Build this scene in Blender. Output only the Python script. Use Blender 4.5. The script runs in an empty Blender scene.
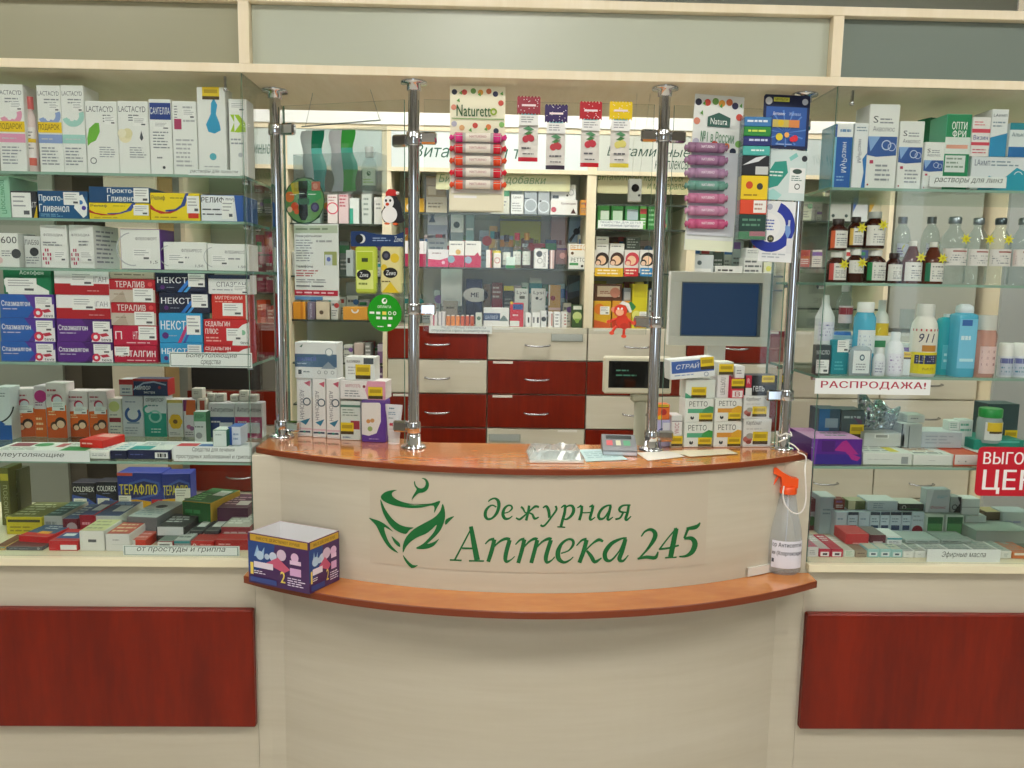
import bpy, math, random
from mathutils import Matrix, Vector
C = bpy.context.scene.collection
PI = math.pi
rnd = random.Random(7)
# ------------------------------------------------------------------ camera geometry (used to place things at real depths)
FPX, HC = 800.0, 1.5
def _rot():
    p, r, y = [math.radians(a) for a in (7.35, .95, 1.37)]
    f = Vector((math.sin(y)*math.cos(p), math.cos(y)*math.cos(p), -math.sin(p)))
    ri = Vector((math.cos(y), -math.sin(y), 0)); up = ri.cross(f)
    return math.cos(r)*ri + math.sin(r)*up, -math.sin(r)*ri + math.cos(r)*up, f
RX, RU, RF = _rot()
def ray(x, y): return RF + RX*((x-512)/FPX) - RU*((y-384)/FPX)
def aY(x, y, Y):
    d = ray(x, y); t = Y/d.y; return d.x*t, HC + d.z*t
def aZ(x, y, Z):
    d = ray(x, y); t = (Z-HC)/d.z; return d.x*t, d.y*t
cam = bpy.data.objects.new('camera', bpy.data.cameras.new('camera')); C.objects.link(cam)
cam.matrix_world = Matrix(((RX.x, RU.x, -RF.x, 0), (RX.y, RU.y, -RF.y, 0), (RX.z, RU.z, -RF.z, HC), (0, 0, 0, 1)))
cam.data.sensor_width = 36; cam.data.lens = FPX/1024*36; cam.data.clip_start = .02
sc = bpy.context.scene; sc.camera = cam
vs = sc.view_settings; vs.view_transform = 'Standard'; vs.look = 'None'; vs.gamma = 1; vs.use_curve_mapping = False; vs.exposure = 0.25
sc.cycles.transparent_max_bounces = 40; sc.cycles.max_bounces = 10; sc.cycles.use_denoising = True
sc.cycles.sample_clamp_indirect = 6
# ------------------------------------------------------------------ materials
def lin(h):
    h = h.lstrip('#')
    if len(h) == 3: h = ''.join(c*2 for c in h)
    o = []
    for i in (0, 2, 4):
        c = int(h[i:i+2], 16)/255
        o.append(c/12.92 if c <= .04045 else ((c+.055)/1.055)**2.4)
    return (*o, 1)
_M = {}
def M(h, rough=.5, metal=0, name=None):
    k = (h, rough, metal)
    if k in _M: return _M[k]
    m = bpy.data.materials.new(name or 'paint_'+h); m.use_nodes = True
    b = m.node_tree.nodes['Principled BSDF']
    b.inputs['Base Color'].default_value = lin(h); b.inputs['Roughness'].default_value = rough; b.inputs['Metallic'].default_value = metal
    _M[k] = m; return m
def wood(name, c1, c2, rough, scale=(1.2, 9, 1.2), horiz=False, coat=0):
    m = bpy.data.materials.new(name); m.use_nodes = True; nt = m.node_tree; b = nt.nodes['Principled BSDF']
    tc = nt.nodes.new('ShaderNodeTexCoord'); mp = nt.nodes.new('ShaderNodeMapping'); mp.inputs['Scale'].default_value = scale
    n = nt.nodes.new('ShaderNodeTexNoise'); n.inputs['Scale'].default_value = 2.2; n.inputs['Detail'].default_value = 6; n.inputs['Roughness'].default_value = .6
    n2 = nt.nodes.new('ShaderNodeTexNoise'); n2.inputs['Scale'].default_value = 14; n2.inputs['Detail'].default_value = 3
    mx = nt.nodes.new('ShaderNodeMath'); mx.operation = 'MULTIPLY_ADD'; mx.inputs[1].default_value = .3
    cr = nt.nodes.new('ShaderNodeValToRGB'); cr.color_ramp.elements[0].position = .45; cr.color_ramp.elements[1].position = .85
    cr.color_ramp.elements[0].color = lin(c1); cr.color_ramp.elements[1].color = lin(c2)
    L = nt.links.new
    L(tc.outputs['Object'], mp.inputs[0]); L(mp.outputs[0], n.inputs['Vector']); L(mp.outputs[0], n2.inputs['Vector'])
    L(n2.outputs[0], mx.inputs[0]); L(n.outputs[0], mx.inputs[2]); L(mx.outputs[0], cr.inputs[0]); L(cr.outputs[0], b.inputs['Base Color'])
    b.inputs['Specular IOR Level'].default_value = .35; b.inputs['Roughness'].default_value = rough; b.inputs['Coat Weight'].default_value = coat; b.inputs['Coat Roughness'].default_value = .07
    return m
def glassy(name, tint, spec=1.0, rough=0.0, body=None, bodyfac=.0):
    m = bpy.data.materials.new(name); m.use_nodes = True; nt = m.node_tree; nt.nodes.clear(); L = nt.links.new
    out = nt.nodes.new('ShaderNodeOutputMaterial'); tr = nt.nodes.new('ShaderNodeBsdfTransparent'); tr.inputs[0].default_value = (*lin(tint)[:3], 1)
    gl = nt.nodes.new('ShaderNodeBsdfGlossy'); gl.inputs['Roughness'].default_value = rough; gl.inputs[0].default_value = (spec, spec, spec, 1)
    fr = nt.nodes.new('ShaderNodeFresnel'); ge = nt.nodes.new('ShaderNodeNewGeometry'); mm = nt.nodes.new('ShaderNodeMapRange')
    mm.inputs['To Min'].default_value = 1.45; mm.inputs['To Max'].default_value = 1/1.45; L(ge.outputs['Backfacing'], mm.inputs['Value']); L(mm.outputs[0], fr.inputs[0])
    base = tr.outputs[0]
    if body:
        df = nt.nodes.new('ShaderNodeBsdfDiffuse'); df.inputs[0].default_value = lin(body)
        m0 = nt.nodes.new('ShaderNodeMixShader'); m0.inputs[0].default_value = bodyfac; L(tr.outputs[0], m0.inputs[1]); L(df.outputs[0], m0.inputs[2]); base = m0.outputs[0]
    mx = nt.nodes.new('ShaderNodeMixShader'); L(fr.outputs[0], mx.inputs[0]); L(base, mx.inputs[1]); L(gl.outputs[0], mx.inputs[2]); L(mx.outputs[0], out.inputs[0])
    return m
def emis(name, h, s, base=(.8, .8, .8, 1)):
    m = bpy.data.materials.new(name); m.use_nodes = True; nt = m.node_tree; b = nt.nodes['Principled BSDF']
    b.inputs['Base Color'].default_value = base; b.inputs['Emission Color'].default_value = lin(h); b.inputs['Emission Strength'].default_value = s; return m
CREAM = wood('cream_laminate', 'c5bda8', 'cec7b4', .42, (.6, .6, 8))
CREAMD = wood('cream_drawer', 'cec9b6', 'd6d2c2', .4, (.6, .6, 8))
BEECH = wood('pale_maple', 'eadcbc', 'f3e8ce', .45, (8, 1, 1))
CHERRY = wood('cherry_front', '6a1302', '861e04', .3, (6, 6, .9))
CHERRYTOP = wood('cherry_top', 'c27036', 'da8e48', .2, (1.5, 4, 1), coat=.9)
CHERRYEDGE = M('7c3412', .35)
GLASS = glassy('clear_glass', 'fbfdfc', .5)
SHELFG = glassy('shelf_glass', 'e8f5ee', .9)
EDGE = M('5f8a7a', .15); EDGE2 = M('8fb0a0', .15)
CHROME = M('d8dadd', .08, 1); STEEL = M('b9bcc0', .25, 1)
PLASTIC = glassy('clear_plastic', 'eef2f2', .9, .08, 'e8eef0', .05)
WHITE = 'eef0ee'
# ------------------------------------------------------------------ glyphs
_G = {}
def glyph(ch, bold=False):
    if (ch, bold) in _G: return _G[ch, bold]
    if ch == ' ': _G[ch, bold] = ([], [], .28); return _G[ch, bold]
    def loops(s):
        cu = bpy.data.curves.new('g', 'FONT'); cu.body = s; cu.resolution_u = 2; cu.fill_mode = 'NONE'
        o = bpy.data.objects.new('g', cu); C.objects.link(o)
        dg = bpy.context.evaluated_depsgraph_get(); dg.update(); me = o.evaluated_get(dg).to_mesh()
        P = [(a.co.x, a.co.y) for a in me.vertices]; nx = {}
        for e in me.edges: nx.setdefault(e.vertices[0], []).append(e.vertices[1]); nx.setdefault(e.vertices[1], []).append(e.vertices[0])
        bpy.data.objects.remove(o); bpy.data.curves.remove(cu); out = []; seen = set()
        for v0 in range(len(P)):
            if v0 in seen or v0 not in nx: continue
            L = [v0]; seen.add(v0); cur = v0
            step = v0+1 if v0+1 in nx[v0] else nx[v0][0]
            while step not in seen:
                L.append(step); seen.add(step); q = [w for w in nx[step] if w not in seen]
                if not q: break
                step = q[0]
            if len(L) > 2: out.append([P[k] for k in L])
        return out
    L1 = loops(ch); L2 = loops(ch+ch)
    adv = max(p[0] for l in L2 for p in l)-max(p[0] for l in L1 for p in l)
    cs = L1+([[(x+.034, y) for x, y in l] for l in L1] if bold else [])
    from mathutils.geometry import delaunay_2d_cdt
    V = [Vector(p) for l in cs for p in l]; E = []; b = 0
    for l in cs: n = len(l); E += [(b+k, b+(k+1) % n) for k in range(n)]; b += n
    r = delaunay_2d_cdt(V, E, [], 0, 1e-5)
    def wind(x, y, ll):
        w = 0
        for l in ll:
            for (x0, y0), (x1, y1) in zip(l, l[1:]+l[:1]):
                if (y0 <= y) != (y1 <= y) and x0+(y-y0)/(y1-y0)*(x1-x0) > x: w += 1 if y1 > y0 else -1
        return w
    vv = [(p.x, p.y) for p in r[0]]; F = []
    for f in r[2]:
        cx, cy = sum(vv[k][0] for k in f)/len(f), sum(vv[k][1] for k in f)/len(f)
        if wind(cx, cy, L1) or (bold and wind(cx-.034, cy, L1)): F.append(tuple(f))
    _G[ch, bold] = (vv, F, adv); return _G[ch, bold]
def textmesh(s, italic=False, bold=False):
    V, F, x = [], [], 0
    for ch in s:
        v, f, adv = glyph(ch, bold)
        b = len(V); V += [(a+x+(.25*c if italic else 0), c) for a, c in v]; F += [tuple(b+i for i in t) for t in f]
        x += adv + (.03 if bold else 0)
    return V, F
for _c in sorted(set('АБВГДЕЖЗИКЛМНОПРСТУФХЦЧШЩЫЬЭЮЯабвгдежзийклмнопрстуфхцчшщыьэюяABCDEFGHILMNOPRSTUXYZaceghiklnorstuvwmy0123456789!().,№-')):
    glyph(_c); glyph(_c, True)
# ------------------------------------------------------------------ mesh builder
class MB:
    def __init__(s): s.v = []; s.f = []; s.m = []; s.sm = []; s.mats = []
    def mi(s, m):
        if isinstance(m, str): m = M(m)
        if m not in s.mats: s.mats.append(m)
        return s.mats.index(m)
    def face(s, pts, m, smooth=False):
        b = len(s.v); s.v += [tuple(p) for p in pts]; s.f.append(tuple(range(b, b+len(pts)))); s.m.append(s.mi(m)); s.sm.append(smooth)
    def add(s, V, F, m, smooth=False):
        b = len(s.v); s.v += [tuple(p) for p in V]; k = s.mi(m)
        for f in F: s.f.append(tuple(b+i for i in f)); s.m.append(k); s.sm.append(smooth)
    def box(s, x0, x1, y0, y1, z0, z1, m, side=None, top=None, c=0.0):
        side = side or m; top = top or m
        c = min(c, abs(x1-x0)*.3, abs(y1-y0)*.3, abs(z1-z0)*.3)
        if c <= 0:
            P = [(x, y, z) for x in (x0, x1) for y in (y0, y1) for z in (z0, z1)]
            for f, mm in (((0, 4, 5, 1), m), ((6, 2, 3, 7), m), ((2, 0, 1, 3), side), ((4, 6, 7, 5), side), ((1, 5, 7, 3), top), ((2, 6, 4, 0), top)): s.add(P, [f], mm)
            return
        V = {}; L = []
        for i, (x, sx) in enumerate(((x0, 1), (x1, -1))):
            for j, (y, sy) in enumerate(((y0, 1), (y1, -1))):
                for k, (z, sz) in enumerate(((z0, 1), (z1, -1))):
                    for a, p in enumerate(((x, y+sy*c, z+sz*c), (x+sx*c, y, z+sz*c), (x+sx*c, y+sy*c, z))): V[i, j, k, a] = len(L); L.append(p)
        g = lambda *q: tuple(V[t] for t in q)
        s.add(L, [g((0,0,0,1),(1,0,0,1),(1,0,1,1),(0,0,1,1)), g((1,1,0,1),(0,1,0,1),(0,1,1,1),(1,1,1,1))], m)
        s.add(L, [g((0,1,0,0),(0,0,0,0),(0,0,1,0),(0,1,1,0)), g((1,0,0,0),(1,1,0,0),(1,1,1,0),(1,0,1,0))], side)
        s.add(L, [g((0,0,1,2),(1,0,1,2),(1,1,1,2),(0,1,1,2)), g((0,1,0,2),(1,1,0,2),(1,0,0,2),(0,0,0,2))], top)
        E = []
        for i in (0, 1):
            for j in (0, 1): E.append(g((i,j,0,0),(i,j,0,1),(i,j,1,1),(i,j,1,0)))
            for k in (0, 1): E.append(g((i,0,k,0),(i,0,k,2),(i,1,k,2),(i,1,k,0)))
        for j in (0, 1):
            for k in (0, 1): E.append(g((0,j,k,1),(0,j,k,2),(1,j,k,2),(1,j,k,1)))
        for i in (0, 1):
            for j in (0, 1):
                for k in (0, 1): E.append(g((i,j,k,0),(i,j,k,1),(i,j,k,2)))
        s.add(L, E, side)
    def lathe(s, prof, m, seg=20, cx=0, cy=0, cz=0, sx=1, sy=1, sq=2.0, cap=True, smooth=True):
        V = []; F = []
        for r, z in prof:
            for i in range(seg):
                a = 2*PI*i/seg; ca, sa = math.cos(a), math.sin(a)
                if sq != 2: k = (abs(ca)**sq+abs(sa)**sq)**(-1/sq)
                else: k = 1
                V.append((cx+r*sx*ca*k, cy+r*sy*sa*k, cz+z))
        for j in range(len(prof)-1):
            for i in range(seg):
                a, b = j*seg+i, j*seg+(i+1) % seg; F.append((a, b, b+seg, a+seg))
        s.add(V, F, m, smooth)
        if cap:
            s.add([V[i] for i in range(seg)], [tuple(reversed(range(seg)))], m); s.add(V[-seg:], [tuple(range(seg))], m)
    def tube(s, pts, r, m, seg=10, rr=None):
        pts = [Vector(p) for p in pts]; V = []; F = []; up = None
        for i, p in enumerate(pts):
            t = (pts[min(i+1, len(pts)-1)] - pts[max(i-1, 0)]).normalized()
            if up is None: up = t.orthogonal().normalized()
            up = (up - t*up.dot(t)).normalized(); w = t.cross(up); q = rr[i] if rr else r
            for k in range(seg): a = 2*PI*k/seg; V.append(p + (up*math.cos(a)+w*math.sin(a))*q)
        for i in range(len(pts)-1):
            for k in range(seg): a, b = i*seg+k, i*seg+(k+1) % seg; F.append((a, b, b+seg, a+seg))
        F.append(tuple(reversed(range(seg)))); F.append(tuple(range(len(V)-seg, len(V))))
        s.add(V, F, m, True)
    def prism(s, poly, y0, y1, m, side=None, flip=False):      # poly in x,z ; extruded along y
        n = len(poly); from mathutils.geometry import tessellate_polygon as T
        tr = T([[Vector((a, b, 0)) for a, b in poly]])
        def orient(t, sgn):
            a, b, c = [poly[i] for i in t]; ar = (b[0]-a[0])*(c[1]-a[1])-(b[1]-a[1])*(c[0]-a[0])
            return tuple(t) if ar*sgn > 0 else tuple(reversed(t))
        s.add([(a, y0, b) for a, b in poly], [orient(t, 1) for t in tr], m)
        s.add([(a, y1, b) for a, b in poly], [orient(t, -1) for t in tr], m)
        V = [(a, y0, b) for a, b in poly]+[(a, y1, b) for a, b in poly]
        s.add(V, [(i, (i+1) % n, n+(i+1) % n, n+i) for i in range(n)], side or m)
    def build(s, name, parent=None, loc=None, rz=0):
        me = bpy.data.meshes.new(name); me.from_pydata(s.v, [], s.f)
        for m in s.mats: me.materials.append(m)
        me.polygons.foreach_set('material_index', s.m); me.polygons.foreach_set('use_smooth', s.sm); me.update()
        o = bpy.data.objects.new(name, me); C.objects.link(o); o.parent = parent
        if loc: o.location = loc
        if rz: o.rotation_euler.z = rz
        return o
def tag(o, label, cat, group=None, kind=None):
    if label: o['label'] = label
    if cat: o['category'] = cat
    if group: o['group'] = group
    if kind: o['kind'] = kind
    return o
def empty(name, loc, label, cat, group=None, rz=0):
    o = bpy.data.objects.new(name, None); C.objects.link(o); o.location = loc; o.rotation_euler.z = rz; o.empty_display_size = .05
    return tag(o, label, cat, group)
def struct(name, mb, loc=None): return tag(mb.build(name, None, loc), None, None, kind='structure')
# ------------------------------------------------------------------ printed faces: mini language, see print_on
def print_on(mb, spec, w, h, put, parent=None, eps=.00012, sub=1):
    """put(u,v,e) -> point; u,v in 0..1 from the upper left corner, e = lift off the surface.
    r col u0 v0 u1 v1 | c col u v r | o col u v r (ring) | p col u v ... | L col u0 v0 u1 v1 n | t/i/b/k col u0 v0 u1 v1 TEXT | s / y u0 v0 u1 v1 stickers"""
    kids = []; lay = 0
    def quad(b, u0, v0, u1, v1, e, col):
        for i in range(sub):
            a, c = u0+(u1-u0)*i/sub, u0+(u1-u0)*(i+1)/sub
            b.face([put(a, v1, e), put(c, v1, e), put(c, v0, e), put(a, v0, e)], col)
    for cmd in spec.split(';'):
        a = cmd.split()
        if not a: continue
        k = a[0]; lay += 1; e = eps*lay
        if k in 'sy':
            u0, v0, u1, v1 = map(float, a[1:5]); kids.append((k, u0, v0, u1, v1)); lay -= 1; continue
        col = a[1]
        if k in ('t', 'i', 'b', 'k', 'v'):
            u0, v0, u1, v1 = map(float, a[2:6]); V, F = textmesh(' '.join(a[6:]), k in 'ik', k == 'b')
            if not V: continue
            x0, x1 = min(p[0] for p in V), max(p[0] for p in V); y0, y1 = min(p[1] for p in V), max(p[1] for p in V)
            if k == 'v': mb.add([put(u0+(u1-u0)*(p[1]-y0)/(y1-y0), v0+(v1-v0)*(p[0]-x0)/(x1-x0), e) for p in V], F, col)
            else: mb.add([put(u0+(u1-u0)*(p[0]-x0)/(x1-x0), v1-(v1-v0)*(p[1]-y0)/(y1-y0), e) for p in V], F, col)
            continue
        n = list(map(float, a[2:]))
        if k == 'r':
            quad(mb, *n, e, col)
        elif k == 'c':
            u, v, r = n[:3]; q = n[3] if len(n) > 3 else 1
            mb.face([put(u+r*h/w*q*math.cos(t*PI/10), v-r*math.sin(t*PI/10), e) for t in range(20)], col)
        elif k == 'o':
            u, v, r = n[:3]; i = n[3] if len(n) > 3 else .7; a0, a1 = (n[4], n[5]) if len(n) > 5 else (0, 360)
            P = [(math.cos(math.radians(a0+(a1-a0)*t/18)), math.sin(math.radians(a0+(a1-a0)*t/18))) for t in range(19)]
            for t in range(18):
                (c0, s0), (c1, s1) = P[t], P[t+1]; g = lambda c, ss, rr: put(u+rr*h/w*c, v-rr*ss, e)
                mb.face([g(c0, s0, r*i), g(c0, s0, r), g(c1, s1, r), g(c1, s1, r*i)], col)
        elif k == 'p':
            P = list(zip(n[::2], n[1::2])); from mathutils.geometry import tessellate_polygon as T
            for t in T([[Vector((x, y, 0)) for x, y in P]]):
                A, B, D = [P[i] for i in t]
                if (B[0]-A[0])*(D[1]-A[1])-(B[1]-A[1])*(D[0]-A[0]) > 0: t = tuple(reversed(t))
                mb.face([put(*P[i], e) for i in t], col)
        elif k == 'L':
            u0, v0, u1, v1, c = n; c = int(c); dv = (v1-v0)/c
            for j in range(c):
                x = u0; end = u0+(u1-u0)*rnd.uniform(.65, 1)
                while x < end-.001:
                    q = min(end, x+(u1-u0)*rnd.uniform(.12, .4)); y = v0+dv*(j+.2)
                    mb.face([put(x, y+dv*.42, e), put(q, y+dv*.42, e), put(q, y, e), put(x, y, e)], col); x = q+(u1-u0)*.05
    for k, u0, v0, u1, v1 in kids:
        b = MB(); e = eps*(lay+1); e2 = e+eps
        quad(b, u0, v0, u1, v1, e, 'f2f3f0' if k == 's' else 'e8c81e')
        du, dv = u1-u0, v1-v0
        if k == 's':
            for q in (.14, .32, .5): quad(b, u0+du*.08, v0+dv*q, u0+du*rnd.uniform(.6, .92), v0+dv*(q+.06), e2, 'a4a7aa')
            quad(b, u0+du*.6, v0+dv*.72, u0+du*.9, v0+dv*.88, e2, '5a5d62')
        else:
            quad(b, u0, v0+dv*.74, u1, v1, e2, '4a3a1c'); quad(b, u0+du*.1, v0+dv*.2, u0+du*.9, v0+dv*.5, e2, 'b89a16')
        b.build('price_sticker', parent)
# ------------------------------------------------------------------ placing
SUP = []      # supports: x0,x1,y0,y1,ztop
def support(x0, x1, y0, y1, z): SUP.append((x0, x1, y0, y1, z))
def snap(x, y, z, tol=.02):
    best = None
    for a, b, c, d, t in SUP:
        if a-.004 <= x <= b+.004 and c-.004 <= y <= d+.004 and abs(t-z) < tol and (best is None or abs(t-z) < abs(best-z)): best = t
    if best is None:                     # foot hidden behind nearer goods: it stands on whatever is below
        for a, b, c, d, t in SUP:
            if a-.004 <= x <= b+.004 and c-.004 <= y <= d+.004 and -.02 < z-t < .2 and (best is None or t > best): best = t
        DBG.append(('low' if best is not None else 'float', round(x, 3), round(y, 3), round(z, 3), best))
        if best is None: return z
    return best+.0004
DBG = []
ST = {'Y': 1.78, 'Z': None, 'where': '', 'd': .05, 'name': 'medicine_box'}
def B(x0, y0, x1, y1, col, desc, spec='', Y=None, d=None, side=None, top=None, tspec='', rz=0, name=None, cat='box', group=None, where=None, sspec='', dz=0):
    """A carton: front face given by its outline in the photo at depth Y (None: found from its foot on the shelf), d deep."""
    xm, ym = (x0+x1)/2, (y0+y1)/2; d = d or ST['d']
    if Y is None: Y = ST['Y']
    if Y == 0: Y = min(aZ(xm, y1, ST['Z'])[1], 2.045 if ST['Z'] > 1 else 2.12)
    X0 = aY(x0, ym, Y)[0]; X1 = aY(x1, ym, Y)[0]; Z0 = aY(xm, y1, Y)[1]; Z1 = aY(xm, y0, Y)[1]
    Z0 = snap((X0+X1)/2, Y+d/2, Z0, .03 if ST['Z'] else .02)+dz
    w, h = X1-X0-.0006, max(Z1-Z0, .008); cx = (X0+X1)/2
    o = None; mb = MB(); mb.box(-w/2, w/2, 0, d, 0, h, col, side, top, .0012)
    name = name or ST['name']
    # tuck flap seam across the lid
    mb.face([(-w/2+.002, .004, h+.0002), (w/2-.002, .004, h+.0002), (w/2-.002, .0052, h+.0002), (-w/2+.002, .0052, h+.0002)], 'a9a9a4')
    if not spec: spec = auto(col, w, h)
    root = bpy.data.objects.new(name, None)
    holder = []
    class _P: pass
    o = bpy.data.objects.new(name, bpy.data.meshes.new(name)); C.objects.link(o)
    print_on(mb, spec, w, h, lambda u, v, e: (-w/2+w*u, -e, h*(1-v)), o)
    if tspec: print_on(mb, tspec, w, d, lambda u, v, e: (-w/2+w*u, d*(1-v), h+e), o)
    if sspec: print_on(mb, sspec, d, h, lambda u, v, e: (w/2+e, d*u, h*(1-v)), o)
    bpy.data.objects.remove(root)
    t = mb.build('tmp'); me = t.data; bpy.data.objects.remove(t); o.data = me; me.name = name
    o.location = (cx, Y, Z0)
    if rz: o.rotation_euler.z = rz
    wh = ST['where'] if where is None else where
    lab = desc if not wh or len((desc+' '+wh).split()) > 16 else desc+' '+wh
    tag(o, lab, cat, group); support(X0, X1, Y, Y+d, Z0+h); return o
def auto(col, w, h):
    r, g, b, _ = lin(col if isinstance(col, str) else 'fff'); light = (r+g+b)/3 > .25
    t = '6c7076' if light else 'dfe3e6'; acc = rnd.choice(['3f6fae', 'b03a3a', '3c8a5c', '7a5aa0', 'c98a2a', '2f8f96'])
    q = rnd.random(); s = f'L {t} .1 .5 .9 .85 {3 if h > .03 else 2};'
    if q < .35: s += f'r {acc} 0 .12 1 .34;'
    elif q < .7: s += f'r {acc} .08 .12 .7 .3;'
    else: s += f'L {t} .1 .12 .8 .4 1;c {acc} .82 .28 .13;'
    return s
# ================================================================== THE ROOM
XL, XR = -.534, .724           # opening between the two display counters
YF = 1.75                      # their front plane
YB = 3.6                       # front plane of the drawers along the rear wall
RWX = 3.9
m = MB(); m.box(-4, 4, -2.7, 4.2, -.05, 0, M('d4cdc0', .3)); struct('floor', m)
m = MB(); m.box(-4, 4, -2.7, 4.2, 2.95, 3.0, 'd4d6d4'); struct('ceiling', m)
m = MB(); m.box(-4, 4, 4.1, 4.2, 0, 2.95, 'a9aea2'); struct('wall_back', m)
m = MB(); m.box(RWX, 4.0, -2.7, 4.1, 0, 2.95, 'a5a196')
m.box(RWX-.02, RWX, -2.7, 4.1, 0, .01, 'd9d9cf'); struct('wall_right', m)
def wall_holes(name, along, fixed0, fixed1, lo, hi, holes, axis):
    """a wall along x (axis 0) or y (axis 1) with window openings (a, b, z0, z1)"""
    mb = MB(); col = M('989388')
    def bx(a, b, z0, z1):
        if b-a < .001 or z1-z0 < .001: return
        if axis == 0: mb.box(a, b, fixed0, fixed1, z0, z1, col)
        else: mb.box(fixed0, fixed1, a, b, z0, z1, col)
    p = lo
    for a, b, z0, z1 in sorted(holes): bx(p, a, 0, 2.95); bx(a, b, 0, z0); bx(a, b, z1, 2.95); p = b
    bx(p, hi, 0, 2.95); struct(name, mb)
FH = [(3.05, 3.3, .3, 2.35), (-.9, .6, .9, 2.3)]
LH = [(-1.3, -1.05, .5, 2.3)]
wall_holes('wall_front', 'x', -2.7, -2.6, -4, 4, FH, 0)
wall_holes('wall_left', 'y', -4, -3.9, -2.6, 4.1, LH, 1)
for i, (a, b, z0, z1) in enumerate(FH+LH):
    mb = MB(); fr = M('e8e8e4', .4)
    for (p, q, r, s) in ((a, b, z0, z0+.04), (a, b, z1-.04, z1), (a, a+.03, z0, z1), (b-.03, b, z0, z1)):
        if i < 2: mb.box(p, q, -2.66, -2.62, r, s, fr)
        else: mb.box(-3.96, -3.92, p, q, r, s, fr)
    if i < 2: mb.box(a+.03, b-.03, -2.645, -2.635, z0+.04, z1-.04, GLASS)
    else: mb.box(-3.945, -3.935, a+.03, b-.03, z0+.04, z1-.04, GLASS)
    struct('window_%d' % (i+1), mb)
# daylight outside
w = bpy.data.worlds.new('daylight'); bpy.context.scene.world = w; w.use_nodes = True
bg = w.node_tree.nodes['Background']; bg.inputs[0].default_value = (.75, .85, 1, 1); bg.inputs[1].default_value = 2.2
# ceiling lamps: square panels in a metal frame
def lamp(x, y, sx, sy, s, lab):
    t = empty('ceiling_light', (x, y, 2.95), lab, 'light')
    f = MB(); f.box(-sx/2-.02, sx/2+.02, -sy/2-.02, sy/2+.02, -.03, -.0005, M('d0d2d2', .4)); f.build('frame', t)
    d = MB(); d.box(-sx/2, sx/2, -sy/2, sy/2, -.036, -.0305, emis('lamp_diffuser', 'fffaf2', s)); d.build('diffuser', t)
lamp(-1.7, .2, .6, .6, 19, 'square white ceiling lamp above the customers beside the side window')
lamp(.1, .1, .6, .6, 19, 'square white ceiling lamp above the customers facing the counter')
lamp(1.9, .2, .6, .6, 19, 'square white ceiling lamp above the customers by the blank side wall')
lamp(-.1, -1.4, .6, .6, 17, 'square white ceiling lamp close to the wide shop window')
lamp(-1.9, 2.85, 1.2, .3, 18, 'long ceiling lamp over the staff aisle behind the stacked painkillers')
lamp(.05, 2.85, 1.2, .3, 20, 'long ceiling lamp over the staff aisle behind the service counter')
lamp(2.0, 2.85, 1.2, .3, 18, 'long ceiling lamp over the staff aisle behind the bottles of syrup')

# ================================================================== BASE CABINETS under the display cases
def base_cabinet(x0, x1, lab):
    t = empty('base_cabinet', ((x0+x1)/2, YF, 0), lab, 'cabinet'); a, b = x0-(x0+x1)/2, x1-(x0+x1)/2
    m = MB(); m.box(a, b, .004, .42, .06, .8525, CREAM); m.build('body', t)
    m = MB(); m.box(a, b, -.014, .43, .853, .871, M('efe6c6', .35), c=.001); m.build('worktop', t)
    m = MB(); m.box(a, b, .03, .40, 0, .0595, M('5a4a3a')); m.build('plinth', t)
    e = .0 
    m = MB(); aa, bb = (a, b-.001) if x0 < 0 else (a+.003, b)
    m.box(aa, bb, -.016, .0035, .472, .754, CHERRY, c=.003); m.build('door', t)
    return t
base_cabinet(-1.6, XL, 'cream base cabinet with cherry red door under the painkiller shelves')
base_cabinet(XR, 1.75, 'cream base cabinet with cherry red door under the sale shelves')
support(-1.6, XL, YF-.014, YF+.43, .871); support(XR, 1.75, YF-.014, YF+.43, .871)

# ================================================================== SERVICE COUNTER
CX, CY = .095, 2.752
def arc(R, xa, xb, n=40): return [(x, CY-math.sqrt(R*R-(x-CX)**2)) for x in [xa+(xb-xa)*i/n for i in range(n+1)]]
ct = empty('service_counter', (CX, 1.75, 0), 'curved cream service counter with cherry top and lower ledge, lettered in green', 'counter')
def slab(R, xa, xb, yback, z0, z1, top, side, name, bev=.002):
    m = MB(); P = arc(R, xa, xb); n = len(P)
    if name == 'body': P = [(x, min(y, 1.752)) for x, y in P]
    yb_ = (lambda x: yback) if yback else yback_at
    loc = lambda x, y, z: (x-CX, y-1.75, z)
    for i in range(n-1):
        (a, b), (c, d) = P[i], P[i+1]
        m.face([loc(a, b+bev, z1), loc(c, d+bev, z1), loc(c, yb_(c), z1), loc(a, yb_(a), z1)], top)
        m.face([loc(a, b, z1-bev), loc(c, d, z1-bev), loc(c, d+bev, z1), loc(a, b+bev, z1)], side, True)
        m.face([loc(a, yb_(a), z0), loc(c, yb_(c), z0), loc(c, d, z0), loc(a, b, z0)], side)
        m.face([loc(a, b, z0), loc(c, d, z0), loc(c, d, z1-bev), loc(a, b, z1-bev)], side, True)
    for (x, y), s in ((P[0], 1), (P[-1], -1)):
        q = [loc(x, y, z0), loc(x, y, z1), loc(x, yb_(x), z1), loc(x, yb_(x), z0)]; m.face(q if s > 0 else q[::-1], side)
    for (a, _), (c, _) in zip(P, P[1:]): m.face([loc(c, yb_(c), z0), loc(a, yb_(a), z0), loc(a, yb_(a), z1), loc(c, yb_(c), z1)], side)
    return m.build(name, ct)
ZT = 1.12
YBK = [(-1, 1.96), (-.53, 1.955), (-.23, 1.90), (-.15, 1.85), (.37, 1.845), (.42, 1.89), (2, 1.9)]
def yback_at(x):
    for (a, p), (b, q) in zip(YBK, YBK[1:]):
        if a <= x <= b: return p+(q-p)*(x-a)/(b-a)
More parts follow.
